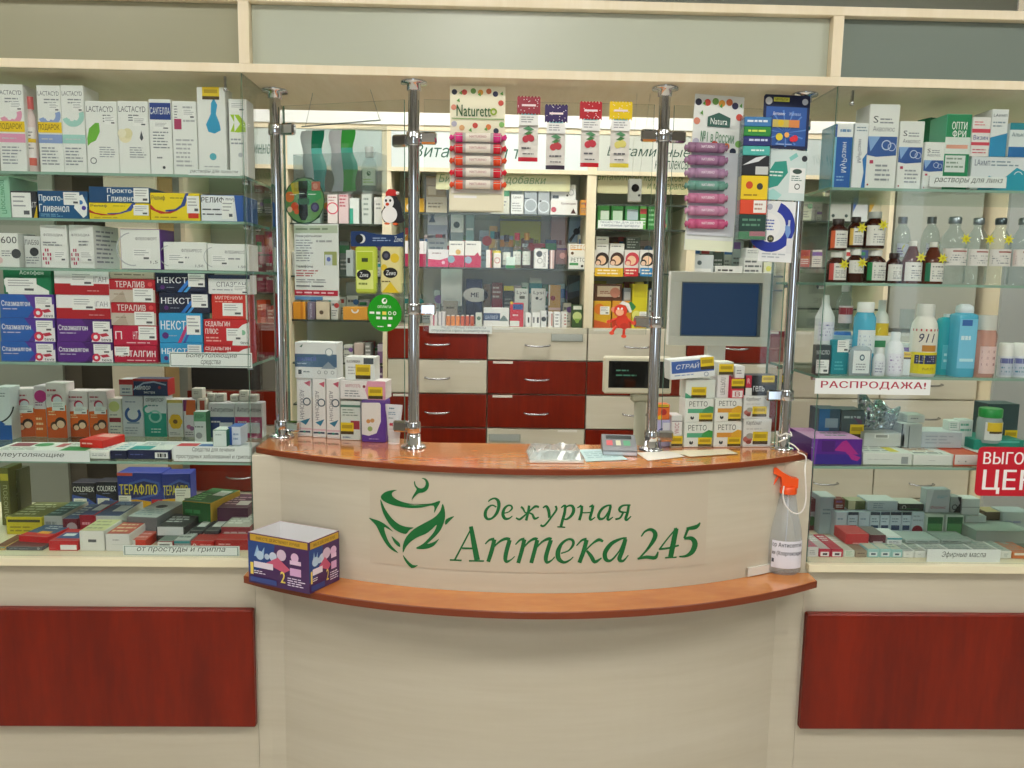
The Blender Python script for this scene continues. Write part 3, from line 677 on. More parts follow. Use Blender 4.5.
# shrink-wrapped pink bottle between two cartons
def bottle(x0, y0, x1, y1, prof, body, desc, Y=None, parts=(), name='bottle', cat='bottle', sq=2, sy=1.0, seg=20, where=None, group=None, dz=0, Zb=None):
    """prof: (radius share, height share) of the whole; parts: (name, material, [(r,z)...]) lathed parts, ('label', mat, z0, z1, angle, prints)"""
    if Y is None: Y = ST['Y']+.02
    xm, ym = (x0+x1)/2, (y0+y1)/2
    if Y == 0: Y = aZ(xm, y1, ST['Z'])[1]
    X0, X1 = aY(x0, ym, Y)[0], aY(x1, ym, Y)[0]; Z0, Z1 = aY(xm, y1, Y)[1], aY(xm, y0, Y)[1]
    Z0 = snap((X0+X1)/2, Y, Z0, .035) if Zb is None else Zb+.0004
    R, H = (X1-X0)/2-.0004, Z1-Z0
    wh = ST['where'] if where is None else where
    lab = desc if not wh or len((desc+' '+wh).split()) > 16 else desc+' '+wh
    t = empty(name, ((X0+X1)/2, Y, Z0), lab, cat, group)
    fix = lambda P: [(r*R, z*H) for r, z in P]
    k = 1
    if sq > 2: k = 1
    m = MB(); m.lathe(fix(prof), M(body) if isinstance(body, str) else body, seg, sy=sy, sq=sq); m.build('body', t)
    for p in parts:
        if p[0] == 'label':
            _, mt, a, b, an, pr = p[:6]; rr = p[6] if len(p) > 6 else 1.0
            lb = MB(); n = 14; A = [math.radians(-90+an*(2*i/n-1)) for i in range(n+1)]
            def put(u, v, e):
                th = math.radians(-90+an*(2*u-1)); ca, sa = math.cos(th), math.sin(th); kk = (abs(ca)**sq+abs(sa)**sq)**(-1/sq) if sq != 2 else 1
                return ((R*rr+.0003+e)*ca*kk, (R*rr*sy+.0003+e)*sa*kk, (a+(b-a)*(1-v))*H)
            for i in range(n):
                u0, u1 = i/n, (i+1)/n; lb.face([put(u0, 1, 0), put(u1, 1, 0), put(u1, 0, 0), put(u0, 0, 0)], mt, True)
            lo = bpy.data.objects.new('label', bpy.data.meshes.new('label')); C.objects.link(lo); lo.parent = t
            print_on(lb, pr, 2*R, (b-a)*H, put, lo, eps=.00015, sub=8)
            tt = lb.build('tmp'); lo.data = tt.data; bpy.data.objects.remove(tt)
        else:
            q = MB(); q.lathe(fix(p[2]), M(p[1], .35) if isinstance(p[1], str) else p[1], seg, sy=p[3] if len(p) > 3 else sy, sq=p[4] if len(p) > 4 else sq); q.build(p[0], t)
    support(X0, X1, Y-R*sy, Y+R*sy, Z1); return t
bottle(25.5, 97, 37.5, 168, [(.7, 0), (1, .04), (1, .6), (.8, .75), (.4, .82), (.4, .9)], 'e8d4d0', 'small pink and orange wash bottle squeezed between two wash cartons', parts=(('cap', 'd86a6a', [(.62, .84), (.6, 1)]), ('label', 'f0e8e4', .1, .6, 60, 'r d86a5a 0 .8 1 1;L 8a8a8a .2 .1 .8 .6 6;r e8c020 0 .3 1 .4;')), sy=.8)
# second shelf
shelf_ctx(1.617, 'on the second shelf', d=.11)
B(-6, 176, 10, 215, '9fd0b4', 'mint green carton with name printed upright', 'v 2f8a60 .35 .9 .75 .1 Простамол;r d9ecdf .05 .3 .25 .9;')
B(11, 191, 37, 216, '22262e', 'black and yellow box behind a white price card', 'r 2a2e36 0 0 1 1;p d8b820 .85 1 1 .5 1 1;t e8e8e8 .7 .4 .98 .6 ШТ;s .02 .06 .78 .98;')
B(38, 191, 88, 218, '1c5c8e', 'blue box with a white hexagon and molecule mark', 'r 174d7c 0 0 1 .2;b f2f6f8 .02 .14 .5 .42 Прокто-;b f2f6f8 .02 .48 .62 .76 Гливенол;L 7fb6d8 .04 .82 .5 .95 2;p f4f6f6 .78 .2 .9 .12 .99 .5 .97 .86 .9 .96 .72 .6;c 3a7ac0 .86 .4 .08;c 4a3aa0 .92 .6 .08;s .52 .04 .84 .5;')
def relif(x0, y0, x1, y1, desc, word, extra=''):
    return B(x0, y0, x1, y1, 'f2d81c', desc, 'p 2c4a9a .3 .62 .5 .58 .62 .42 .72 .0 .78 .0 .7 .45 .5 .66 .3 .68;p c03028 .0 .42 .1 .6 .3 .7 .55 .62 .4 .74 .2 .76 .0 .6;t 3a3a4a .03 .1 .3 .3 %s;L a89820 .4 .14 .7 .24 1;L b89c20 .08 .84 .6 .94 1;s .74 .1 .99 .72;%s' % (word, extra))
relif(89, 203, 149.5, 219, 'long yellow box with red and blue swoosh under a blue box', 'Релиф')
B(89, 187, 149.5, 202.5, '1c5486', 'blue box laid on a long yellow box', 'r 164a78 0 0 .3 1;b f2f6f8 .3 .08 .75 .45 Прокто-;b f2f6f8 .3 .52 .75 .92 Гливено;s .74 .05 .99 .95;')
relif(150.3, 193, 200, 219, 'tall yellow box with red and blue swoosh and red corner stamp', 'Релиф', 'r d83a22 .76 .7 .97 .9;')
B(200.6, 195, 243, 221, 'e9edf0', 'white box with black name and blue end', 'b 22262e .02 .08 .55 .3 РЕЛИФ;t 4a4e56 .6 .12 .8 .3 про;L 4a4e56 .04 .5 .6 .62 1;L 5a5e66 .04 .68 .6 .8 1;r 22262e .5 .48 .6 .62;p 2a5aa8 .8 0 1 0 1 1 .86 1;s .5 .2 .78 .9;', side='2a6ab4')
# third shelf
shelf_ctx(1.511, 'on the third shelf', d=.07)
B(-6, 233, 18.5, 265, WB, 'white box with number 600 and grey moon mark', 't 3a3e44 .3 .1 .95 .3 600;c 44484e .9 .6 .14;L 8a8e94 .3 .5 .8 .7 3;c e6c6c6 .2 .8 .1;')
B(24, 236, 41, 266, 'd9dbd8', 'grey white box tucked behind two speckled boxes', 't 4a4e54 .05 .12 .9 .28 ЛАБ50;c 33363c .6 .5 .14;L 8a8e94 .1 .65 .9 .9 3;', Y=1.80)
dots = ''.join('r b8305c %g %g %g %g;' % (.06+.09*i, .55+.1*j, .11+.09*i, .62+.1*j) for i in range(4) for j in range(4) if (i*7+j*5) % 3)
B(41, 225, 67, 266, WB, 'white box speckled with crimson squares beside the grey one', 't 5a5e64 .12 .2 .85 .27 ФЛЕБОДИА;'+dots+'L 8a8e94 .1 .38 .9 .5 2;s .5 .6 .95 .85;', rz=.06)
B(68, 225, 95, 267, WB, 'white box speckled with crimson squares with side face turned', 't 5a5e64 .1 .2 .85 .27 ФЛЕБОДИА;'+dots+'L 8a8e94 .4 .35 .9 .5 2;s .45 .6 .95 .85;', rz=-.16, d=.09, sspec='L 9a9ea4 .1 .1 .9 .9 8;')
B(120, 229, 161, 268, WB, 'large white box with thin grey swirl and purple side', 'o b4b8bc .3 .5 .42 .93 100 280;t 6a6e76 .38 .2 .92 .28 ФЛЕБОФОРТ;L 8a8e94 .3 .55 .85 .62 1;t 4a4e56 .74 .78 .92 .86 1,5;s .3 .48 .75 .78;', side='6a3a9a', rz=-.05)
B(163.5, 242, 206.5, 269, WB, 'low white box with thin grey swirl standing by its twin', 'o b4b8bc .15 .5 .38 .93 100 260;t 5a5e66 .42 .24 .9 .36 ФЛЕБИРЕСС;L 8a8e94 .2 .5 .8 .62 1;t 4a4e56 .74 .8 .92 .9 1,50;s .1 .42 .5 .8;')
B(207.5, 244, 249, 270, WB, 'low white box with thin grey swirl against the end glass', 'o b4b8bc .15 .5 .38 .93 100 260;t 5a5e66 .42 .24 .9 .36 ФЛЕБИРЕСС;L 8a8e94 .2 .5 .8 .62 1;t 4a4e56 .74 .8 .92 .9 1,50;s .1 .42 .5 .8;')
# fourth shelf: stacks, built from the shelf upwards
shelf_ctx(1.306, 'on the fourth shelf', d=.05)
def spaz(x0, y0, x1, y1, c, c2, desc):
    return B(x0, y0, x1, y1, c, desc, 'p %s 0 0 .45 0 .62 .6 .5 1 0 1;p f2eef0 .62 1 .66 .7 .8 .5 1 .4 1 1;c d83050 .7 .78 .2;c f2f2f2 .7 .78 .09;p c03048 .76 .66 .9 .6 .95 .72 .82 .78;b f6f6fa .03 .26 .56 .5 Спазмалгон;L d0c8e0 .05 .58 .45 .68 1;t 33303c .8 .84 .98 .96 teva;s .66 .1 .97 .58;' % c2)
spaz(1, 341.5, 55.5, 366.5, '5a3a9a', '2a62b4', 'blue and violet painkiller box, lowest of its stack')
spaz(.5, 318, 55, 341, '5a3a9a', '2a62b4', 'blue and violet painkiller box in the middle of its stack')
spaz(0, 294.5, 54, 317.5, '5a3a9a', '2a62b4', 'blue and violet painkiller box under the green box')
B(3, 269, 51, 294, '177a50', 'dark green box with white diagonal label, topmost of its stack', 't eef4ee .35 .06 .85 .26 Аскофен;p eef0ec .02 .4 .5 .4 .95 .85 .95 1 .1 1 .02 .6;p 2a3a34 .3 .3 .6 .4 .5 .5;s .05 .36 .7 .92;')
spaz(57.5, 342, 113, 367, '4a1e6e', '5c2a86', 'dark purple painkiller box, lowest of its stack')
spaz(57, 319, 112, 341.5, '4a1e6e', '5c2a86', 'dark purple painkiller box under the red and white ones')
nov = 'r b01c28 0 .55 1 1;t 8a8e94 .42 .26 .95 .48 НОВИГАН;L e0a0a4 .6 .8 .9 .88 1;c c83040 .34 .4 .07;s .3 .1 .72 .62;'
B(56, 295, 110.5, 318.5, 'efefef', 'white and crimson box resting on purple boxes', nov)
B(54, 270, 109, 294, 'efefef', 'white and crimson box, topmost above the purple boxes', nov)
pent = 'L f0c8d0 .3 .82 .98 .94 1;b f4f4f6 .04 .3 .96 .66 ПЕНТАЛГИН;s .02 .08 .36 .6;'
B(114, 345.5, 157.5, 367, 'b8143c', 'crimson pink tablet box, lowest of its stack', pent)
B(113, 325.5, 157.5, 345, 'c01840', 'crimson pink tablet box under a red and beige one', 't f4f4f6 .05 .3 .2 .7 П;t f4f4f6 .45 .3 .62 .7 НТА;L f0c8d0 .3 .82 .98 .94 1;s .58 .04 .98 .72;')
ter = 'r c8bcae 0 .46 1 1;p b8a898 .0 1 .3 .5 .38 1;b f0e6e4 .14 .1 .78 .36 ТЕРАЛИВ;L 8a7c70 .1 .62 .4 .7 1;c e05050 .9 .22 .1;s .52 .4 .96 .98;'
B(111, 302.5, 156, 325, 'b81c2c', 'red and beige box resting on crimson boxes', ter)
B(109, 279, 155, 302, 'b81c2c', 'red and beige box under the lying beige one', ter)
B(109.5, 271, 154, 278.6, 'c9bda9', 'thin beige box lying on top of the red stack', 'L 8a7c70 .1 .3 .8 .7 1;')
nex = lambda c, c2: 'p %s .42 1 .62 .4 .7 .4 .5 1;p %s .54 1 .74 .4 .8 .4 .6 1;b f2f4f8 .04 .26 .62 .56 НЕКСТ;c 5a2a7a .14 .76 .11;L b0b8c8 .22 .74 .42 .8 1;s .64 .08 .96 .72;' % (c, c2)
B(160, 343, 203.5, 366.5, '2e9ad0', 'bright blue tablet box behind the shelf sign, lowest of its stack', nex('c03a78', '3a5ab0'))
B(159, 313, 202.5, 342.5, '2e9ad0', 'bright blue tablet box under the navy ones', nex('c03a78', '3a5ab0'), )
B(159, 292.5, 210, 312.5, '15213e', 'navy tablet box resting on the bright blue ones', nex('2a7ad0', '4aa0e0'))
B(155, 272, 207, 292, '15213e', 'navy tablet box, topmost of the blue stack', nex('2a7ad0', '4aa0e0'))
sed = 'p f0f0ee .62 1 .66 .5 .85 .2 1 .1 1 1;c 8ac0a0 .86 .5 .1;b f6f0f0 .04 .08 .58 .3 СЕДАЛЬГИН;b f6f0f0 .04 .36 .32 .56 ПЛЮС;L f0b0a8 .05 .66 .45 .9 2;t 3a3a40 .8 .84 .98 .94 teva;s .5 .34 .84 .82;'
B(203.8, 345.5, 250.5, 367, 'c8202a', 'red and white tablet box behind the shelf sign, under its twin', sed)
B(203.5, 319.5, 249.5, 345, 'c8202a', 'red and white tablet box above the shelf sign, under the coral one', sed)
B(211.5, 294.5, 248, 319, 'd03024', 'coral red box with white price card in the middle', 't f6e8e0 .1 .06 .85 .2 МИГРЕНИУМ;L f4c0b0 .1 .26 .6 .34 1;s .3 .34 .86 .86;r f0e0d8 .94 0 1 1;')
B(208, 275, 250, 294, 'e9ebea', 'white box with navy top stripe, topmost against the end glass', 'r 1c2c50 0 0 1 .2;t 6a6e74 .2 .36 .9 .62 СПАЗГАН;L 9a9ea4 .1 .72 .6 .84 1;s .6 .5 .96 .98;')
# fifth shelf
shelf_ctx(1.086, 'on the fifth shelf', Y=1.92, d=.045)
B(-4, 387, 11, 440, 'dfe3e8', 'white box with black curve and blue foot', 'o 22262e -.2 .3 .4 .93 280 350;r 1f5aa8 0 .72 1 1;p 1f5aa8 0 .6 .6 .7 0 .8;L 7a8086 .1 .1 .8 .2 2;', Y=0)
fam = 'p e8661c 0 .45 1 .4 1 1 0 1;p c9501a 0 .8 1 .75 1 1 0 1;c 5a3020 .38 .78 .08;c f0c4a0 .38 .8 .055;c 3a2018 .68 .72 .1;c f4ccac .68 .75 .07;L b04a5a .08 .1 .75 .18 1;c c02a50 .55 .3 .1;c dfe3ea .58 .32 .08;t 7a3050 .08 .2 .5 .25 ДЕТЯМ;L f8d0a0 .1 .5 .5 .6 2;s .3 .34 .95 .5;'
B(13, 389, 33.5, 437, 'e6dcdc', 'orange children syrup box turned sideways beside the white box', fam, rz=.3, Y=0)
B(34.5, 386, 46, 437, 'e0d4da', 'narrow orange and lilac box behind other syrup boxes', 'r d9601c 0 .45 1 1;c c02a80 .6 .2 .12;L 8a5a80 .1 .3 .9 .4 2;L f8d0a0 .1 .6 .8 .9 3;', Y=0)
B(46.5, 383, 66.5, 438, 'e6dcdc', 'tallest orange children syrup box with two smiling faces', fam, Y=0)
B(68, 391, 88.5, 437, 'e6dcdc', 'orange children syrup box next to the tallest one', fam, Y=0)
B(89, 391, 107.5, 437, 'e6dcdc', 'orange children syrup box beside the pale lime box', fam, Y=0)
B(108.5, 399, 122, 434, 'e6e6da', 'pale lime box with crimson strip', 'c cfd88a .45 .2 .14;r a01e30 .05 .5 .92 .62;L 7a7e80 .1 .4 .9 .46 1;L 9a9ea0 .1 .7 .9 .95 3;', Y=0)
B(122.5, 396, 143.5, 436, 'd9dee4', 'pale box with a blue crescent ring', 'o 2f5a9a .5 .45 .2 .65 120 400;L 7a8ea8 .15 .12 .85 .18 1;r 8aa0b8 .2 .64 .8 .68;L 9aa6b4 .1 .76 .9 .95 3;', Y=0)
B(144, 396, 166.5, 435, 'dfe5ea', 'white over teal box with a water swirl', 'r 18a08c 0 .42 1 1;o 9ad6cc .5 .5 .16 .7;b 2c3a4a .1 .05 .9 .14 ОРВИЛОР;L 6a8a94 .2 .2 .8 .28 1;o 2fae9c .18 .34 .12 .6 90 330;L bfe6de .3 .78 .9 .92 2;', Y=0)
B(119, 379.5, 133, 395.5, 'd8dadc', 'white and red box behind the dark blue curved box', 'r b81c24 0 0 1 .32;L 6a7a94 .2 .5 .9 .9 2;', Y=0, side='b81c24')
B(133, 379, 168, 395.5, '16325e', 'dark blue box with pale arc, laid above teal box', 'r b01c24 0 0 1 .14;p 9ab4d0 .0 .6 .3 .2 .6 .12 .95 .3 .95 .4 .6 .22 .3 .3 0 .75;p 16325e 0 .7 .3 .3 .6 .22 .95 .38 1 1 0 1;b dfe8f0 .04 .4 .5 .66 АМИФОР;b dfe8f0 .3 .74 .62 .9 экстра;c a02a3a .76 .5 .09;', Y=0, side='b01c24')
B(167.5, 400, 183, 433, 'e4e2dc', 'pale box with a yellow sunflower', 'r d6c060 0 0 1 .08;'+''.join('c e8b818 %g %g .1;' % (.52+.2*math.cos(a), .58+.11*math.sin(a)) for a in [i*PI/3 for i in range(6)])+'c 6a4a10 .5 .58 .06;L 8a8e90 .1 .86 .8 .94 2;', Y=0)
B(183.5, 400, 196, 433, 'dcd8dc', 'lilac white box with orange top and berries', 'r e06a28 .2 0 1 .4;p 8a2a70 0 0 .3 0 .2 .3 0 .3;c c87a9a .4 .72 .06;c a06a9a .65 .76 .06;L 8a8e90 .1 .84 .9 .96 2;', Y=0)
B(197, 399, 207, 433, 'd8d0c4', 'cream box with brick red strip behind the small green one', 'r b0442c .3 .04 .8 .36;L 8a8478 .1 .5 .9 .8 3;', Y=2.045, d=.04)
B(193.5, 412, 206.5, 434, 'dfe4e2', 'small white box with green upper band', 'r 6aae84 .02 0 .98 .3;t 2a6a4a .1 .08 .8 .2 ЛОР;L 5a6a64 .1 .44 .9 .52 1;c 9a9ea0 .4 .75 .1;', Y=1.97, d=.03, side='1d5a3c')
ag = lambda c: 'r %s 0 .4 1 1;t 2c3040 .08 .12 .96 .3 Антигриппин;L dfe0e6 .1 .5 .5 .6 1;r dfe2ea .42 .56 .92 .86;' % c
B(208.5, 403, 234.5, 435, 'e2e2e4', 'cold remedy box white over dark blue', ag('27407e'), Y=0, d=.04)
B(235, 403, 262, 436, 'e2e2e4', 'cold remedy box white over magenta against the end glass', ag('b81e64'), Y=0, d=.04)
tiny = 'L 8a8478 .2 .25 .8 .6 2;'
B(191.5, 388.5, 202.5, 399, 'dcd8cc', 'small beige box standing apart on top of the brick striped box', tiny, Y=2.06, d=.025)
B(206.5, 394, 214.5, 403, 'dad6ca', 'small beige box at the inner end of the row over the cold remedies', tiny, Y=2.065, d=.025)
B(215, 394, 224, 403, 'dad6ca', 'small beige box second over the dark blue cold remedy', tiny, Y=2.065, d=.025)
B(230, 395, 238.5, 403, 'dad6ca', 'small beige box alone above the seam of the cold remedies', tiny, Y=2.065, d=.025)
B(239, 391, 248, 403, 'dedace', 'taller small beige box over the magenta cold remedy', tiny, Y=2.065, d=.025)
B(248.5, 395, 257, 403, 'dad6ca', 'small beige box touching the end glass over the magenta remedy', tiny, Y=2.065, d=.025)
# lying boxes along the front of the fifth shelf
ST.update(Y=1.787, d=.1)
bar = 'r f2f2f0 .6 .2 .95 .85;L 22262c .64 .3 .92 .8 1;'
B(-10, 451, 44, 461.5, 'e6e6e2', 'flat box lying under the painkiller shelf sign', 'L 8a8e90 .2 .3 .8 .7 1;', tspec='r 8a3a4a .1 .1 .5 .5;L 7a8a80 .1 .6 .9 .9 4;c 3a8a50 .7 .3 .2;', d=.1)
B(45, 451, 89, 461.5, 'e6e6e2', 'flat green and white box lying beside the red one', 'L 8a8e90 .2 .3 .8 .7 1;', tspec='r 2f8a4a .3 .5 .9 1;L 6a7a70 .1 .1 .9 .4 4;r b04a50 0 .2 .2 .6;', d=.1)
B(90, 451, 109.5, 461.5, 'eceae6', 'small flat white box between the shelf sign and navy boxes', 'L 8a8e90 .1 .3 .9 .7 2;', tspec='L 8a9ea8 .1 .1 .9 .9 5;', d=.1)
B(110, 450.5, 127, 461.5, '161c3e', 'short navy box lying at the shelf edge', 'L 5a6090 .3 .4 .8 .6 1;', top='dfe3e4', tspec='L 5aa0b0 .1 .1 .9 .9 4;', d=.1)
B(127.5, 450, 170.5, 461.5, '181f4a', 'long navy box with barcode lying at the shelf edge', 'L 5a64a0 .06 .4 .5 .6 1;'+'r f2f2f0 .64 .25 .94 .85;r 22262c .7 .35 .73 .75;r 22262c .75 .35 .8 .75;r 22262c .82 .35 .84 .75;r 22262c .86 .35 .9 .75;', top='dfe0dc', tspec='r 1f9a9a .0 .55 .5 .95;L 6a8a94 .1 .1 .9 .5 5;r c8cdd0 .6 .1 .95 .4;', d=.1)
B(171.5, 448, 251, 461.5, 'dfe3e2', 'wide flat white carton behind the cold remedies sign', '', tspec='r c83040 .02 .3 .28 .9;r 3a6ab0 .3 .4 .5 .95;L 8a9ea8 .5 .1 .95 .9 6;', d=.07)
ST.update(Z=None, where='on the fifth shelf')
B(78, 440, 104, 449, 'd8261c', 'red lying box on top of flat boxes', 'L f4c0b8 .1 .3 .8 .7 1;', Y=1.82, d=.08, tspec='r e8a8a0 .2 .1 .9 .5;', rz=-.2)
B(212.5, 430, 227, 445, 'dfe8e4', 'small pale cube box with green edge in front of cold remedies', 'L aab8b4 .2 .2 .8 .4 1;', Y=1.80, d=.045, side='1d6a50', top='e6ecea')
B(228, 427, 241, 440, 'd4dae8', 'small white and blue box lying behind the pale cube', 'r 2a56a8 0 0 .3 1;L 8a9ec0 .4 .3 .9 .8 2;', Y=1.82, d=.05, top='3a66b4')

def sign(x0, y0, x1, y1, lines, desc, Y=1.7815, col='e9eeec', ink='2c4038', style='k', name='shelf_sign', Yd=.0012, border=None, tilt=0):
    xm, ym = (x0+x1)/2, (y0+y1)/2
    X0, X1 = aY(x0, ym, Y)[0], aY(x1, ym, Y)[0]; Z0, Z1 = aY(xm, y1, Y)[1], aY(xm, y0, Y)[1]; w_, h_ = X1-X0, Z1-Z0
    m = MB(); m.box(-w_/2, w_/2, 0, Yd, 0, h_, col)
    sp = ''
    if border: sp += 'r %s .01 .06 .99 .94;r %s .02 .12 .98 .88;' % (border, col)
    n = len(lines)
    for i, (t, u0, u1) in enumerate(lines):
        dv = 1/(n+.15*(n+1)) if n > 1 else .62; v0 = (i*1.12+.14)*dv if n > 1 else .16
        sp += '%s %s %g %g %g %g %s;' % (style, ink, u0, v0, u1, v0+dv*.86, t)
    print_on(m, sp, w_, h_, lambda u, v, e: (-w_/2+w_*u, -e, h_*(1-v)))
    o = m.build(name, None, ((X0+X1)/2, Y, Z0)); o.rotation_euler.y = tilt
    return tag(o, desc, 'sign')
YS = 1.7655
sign(188, 169.5, 240, 175.5, [('растворы для полости', .04, .96)], 'thin white sign on the edge of the top shelf under white cartons', YS, Yd=.002)
sign(169.5, 352.5, 252, 367.5, [('Болеутоляющие', .2, .82), ('средства', .38, .62)], 'framed white painkillers sign under the blue tablet stack', YS, border='7a9088')
sign(-12, 450.5, 89.5, 461.5, [('Болеутоляющие', .02, .75)], 'white painkillers sign under the orange syrup boxes', YS)
sign(173.5, 446.5, 252, 461.5, [('Средства для лечения', .24, .78), ('простудных заболеваний и гриппа', .03, .98)], 'two line white sign for cold remedies at the end glass', YS)
sign(123, 545.8, 239.5, 556, [('от простуды и гриппа', .12, .88)], 'framed white cold and flu sign in front of the red lying boxes', YS-.005, border='8aa098')
# lowest level
shelf_ctx(.871, 'on the lowest level', Y=2.0, d=.05)
tm = 'p 3a62c0 .1 .8 .02 .55 .2 .3 .6 .15 .95 .25 .97 .45 .9 .6 .5 .72;p 10246a .12 .72 .06 .55 .2 .36 .6 .22 .9 .3 .92 .44 .85 .56 .5 .66;p e8b020 0 1 0 .78 .4 .72 .75 .78 .75 1;r c02030 .76 .72 1 1;b f0e03a .04 .3 .9 .6 ТЕРАФЛЮ;L f0d0d0 .8 .8 .96 .9 1;'
B(0, 468, 9.5, 515, '6a6a34', 'tall olive box with upright lettering', 'v b8b890 .3 .9 .8 .3 ФЛЮЗОЛ;r c8b83a .1 .1 .95 .22;', Y=1.97, d=.06)
B(10, 470, 20, 514, '58583c', 'tall dark olive box with pale spots', 'L 9a9a70 .2 .2 .8 .8 8;', Y=2.0)
cold = 'p 2a50b0 0 1 0 .45 .7 .6 1 .8 1 1;b f0f2f4 .05 .14 .95 .34 COLDREX;L 8a9ac0 .3 .4 .7 .45 1;s .06 .6 .62 .98;'
B(72, 483, 95.5, 507, '10152c', 'black and blue cold powder box farther from the yellow lettered boxes', cold, Y=0)
B(96, 482, 117.5, 507, '10152c', 'black and blue cold powder box next to the large yellow lettered one', cold+'p 3a7a3a 0 1 .6 .86 1 .9 1 1;', Y=0)
B(117.5, 473, 162, 506, '1c3aa0', 'large blue box with yellow slanted name and red corner', tm+'r e05a40 0 0 .35 .08;s .02 .62 .3 .98;', Y=0, d=.07)
B(162.5, 474, 190.5, 505, '1a349a', 'blue box with yellow slanted name turned beside the large one', tm.replace('r c02030 .76 .72 1 1;', 'p e8b020 .0 1 0 .7 1 .66 1 1;')+'s .45 .4 .98 .78;', Y=0, d=.06, rz=.12)
ST.update(d=.13)
B(180, 502, 213, 516, '17662a', 'large green box lying with white sticker on its lid', 'r c8c838 .3 .8 .7 1;L 3a9a50 .1 .2 .9 .5 1;', Y=1.93, rz=-.25, tspec='L 8ad08a .1 .4 .5 .9 4;r eceee8 .5 .15 .9 .5;', side='c8a020')
B(217, 508, 248, 519, '541a40', 'dark plum box lying behind striped black boxes', 'r e0d8a0 .7 .6 .9 1;', Y=1.93, tspec='L c8a0b0 .1 .2 .8 .8 4;r e8e0dc .5 .5 .9 .8;')
B(6, 517, 42, 528, 'c4b81e', 'olive yellow box lying with dark title line', 'r 3a3a20 .05 .15 .95 .3;L 8a8020 .1 .5 .9 .9 2;', Y=1.90, top='7a7a3a', tspec='L d8d8b0 .1 .1 .9 .9 5;')
B(43.5, 516, 62, 526, 'b8bcb4', 'flat teal topped box with white end behind the reds', 'L 8a8e88 .1 .2 .9 .8 1;', Y=1.91, top='2a5a5c', tspec='L 9ac0c0 .1 .2 .9 .9 4;')
B(94, 516, 120, 525, 'cfd2cc', 'flat blue topped box with white end in the middle', 'r 9a1c2c 0 0 .08 1;', Y=1.90, top='2a4a7a', tspec='r cfd4da .4 .3 .9 .7;L 8ab0d0 .1 .1 .9 .3 2;')
B(79, 515, 94, 527, 'a0142c', 'flat crimson ended box beside the blue topped one', 'L e0a0a8 .2 .3 .8 .6 1;', Y=1.90, top='28407a', tspec='r cfd4da .3 .3 .9 .7;')
B(62.5, 519, 78, 530, '6a1c2a', 'dark red ended box with rosette', 'c a8a0a0 .6 .5 .3;', Y=1.89, top='3a5a84', tspec='L c0c8d0 .1 .2 .9 .8 4;')
B(126, 517, 158, 534, '6a6e70', 'large grey box lying with pale lid and small logo', 'L 9a9ea0 .1 .3 .9 .6 1;', Y=1.87, top='b4b8b8', tspec='c 2a2e34 .5 .35 .1;L 7a8e98 .1 .5 .9 .9 4;', rz=-.12, d=.14)
ST['d'] = .11
blk = 'r d8dad8 .15 .6 .85 .95;'
B(156, 527, 185, 541, '1c1e22', 'black box with long white end label next to the large grey one', 'r d0d4d2 .05 .0 .95 .5;', Y=1.84, tspec='L c0c4c4 .1 .2 .9 .7 3;')
B(189, 531, 203, 537, '26282c', 'black box with white end label between two dark boxes', blk, Y=1.85, tspec='r c8ccc8 .2 .3 .8 .7;')
B(204, 531, 219, 537, '26282c', 'black box with white end label beside the beige topped one', blk, Y=1.85, tspec='r c8ccc8 .2 .3 .8 .7;')
B(221, 527, 250, 536, '8a2630', 'beige topped dark red box near the end glass', 'L c0a0a0 .1 .2 .9 .7 1;', Y=1.85, top='a8a89c', tspec='L e0e0d8 .1 .2 .9 .8 4;')
ST['d'] = .09
B(17, 536.5, 49, 547, 'cc1c24', 'bright red box lying with blue lid', 'r d8dad8 .1 .85 .9 .98;', Y=1.82, top='3a5a80', tspec='r cc1c24 0 .7 1 1;r e8a030 .4 .55 .8 .75;L d0d8e0 .3 .1 .9 .4 2;', rz=-.15)
ST['Y'] = 1.786
B(-6, 549, 5.5, 556, 'c8a860', 'small tan box end beside the grey lying box', '', top='7a4a30')
B(6, 548, 43, 556, '54565c', 'long grey box with round clover mark lying under the red one', 'L b0b4ba .1 .4 .6 .7 1;c f0f2f2 .88 .4 .3;c 22262c .88 .4 .2;', top='6a3434')
B(48.5, 541, 78, 555, 'c41c26', 'red box with white end label lying at the front', 'r eceeec .4 .4 .96 .9;L e08080 .05 .7 .3 .8 1;', top='c02a30', tspec='r 2a4a84 .1 .3 .9 .8;r d8dce0 .2 .4 .6 .6;')
B(79.5, 531, 104.5, 556, 'e3e3dc', 'tall white ended box with small barcode and yellow top', 'r 5a5e60 .35 .42 .68 .56;', top='d0cc98', tspec='L a0a080 .1 .1 .9 .9 3;')
B(105.5, 534, 130, 556, 'e0e0dc', 'tall white ended box next to the one with barcode', 'L 8a8e90 .3 .3 .7 .42 1;r c4c6c2 .25 .6 1 .62;', top='b84a3a', tspec='L e0c0a0 .1 .1 .9 .9 3;')
B(131, 540, 146, 552, 'cc3a28', 'orange red box leaning behind the lowest sign', 'r d8d8d4 0 0 .3 1;', top='c45a4a', Y=1.80, tspec='L e0a0a0 .1 .1 .9 .9 3;')
B(157, 541.5, 173, 551, 'dadad6', 'small white ended box with barcode behind the lowest sign', 'r 6a6e70 .15 .3 .8 .6;', top='5a6a62', side='8a1420', Y=1.795)
B(174, 540, 190, 552, '9a9e9c', 'pewter lidded box beside the small barcoded end', '', top='a8aca8', Y=1.80, tspec='L 5a5e60 .1 .1 .9 .9 3;')
B(191, 541, 214, 553, 'b01c1c', 'dark red box lying with curved white mark', 'o e8e0d8 .15 .5 .2 .6;L e08080 .4 .3 .9 .6 1;', Y=1.80, top='9a2420', tspec='L c8a8a0 .1 .1 .9 .5 3;')
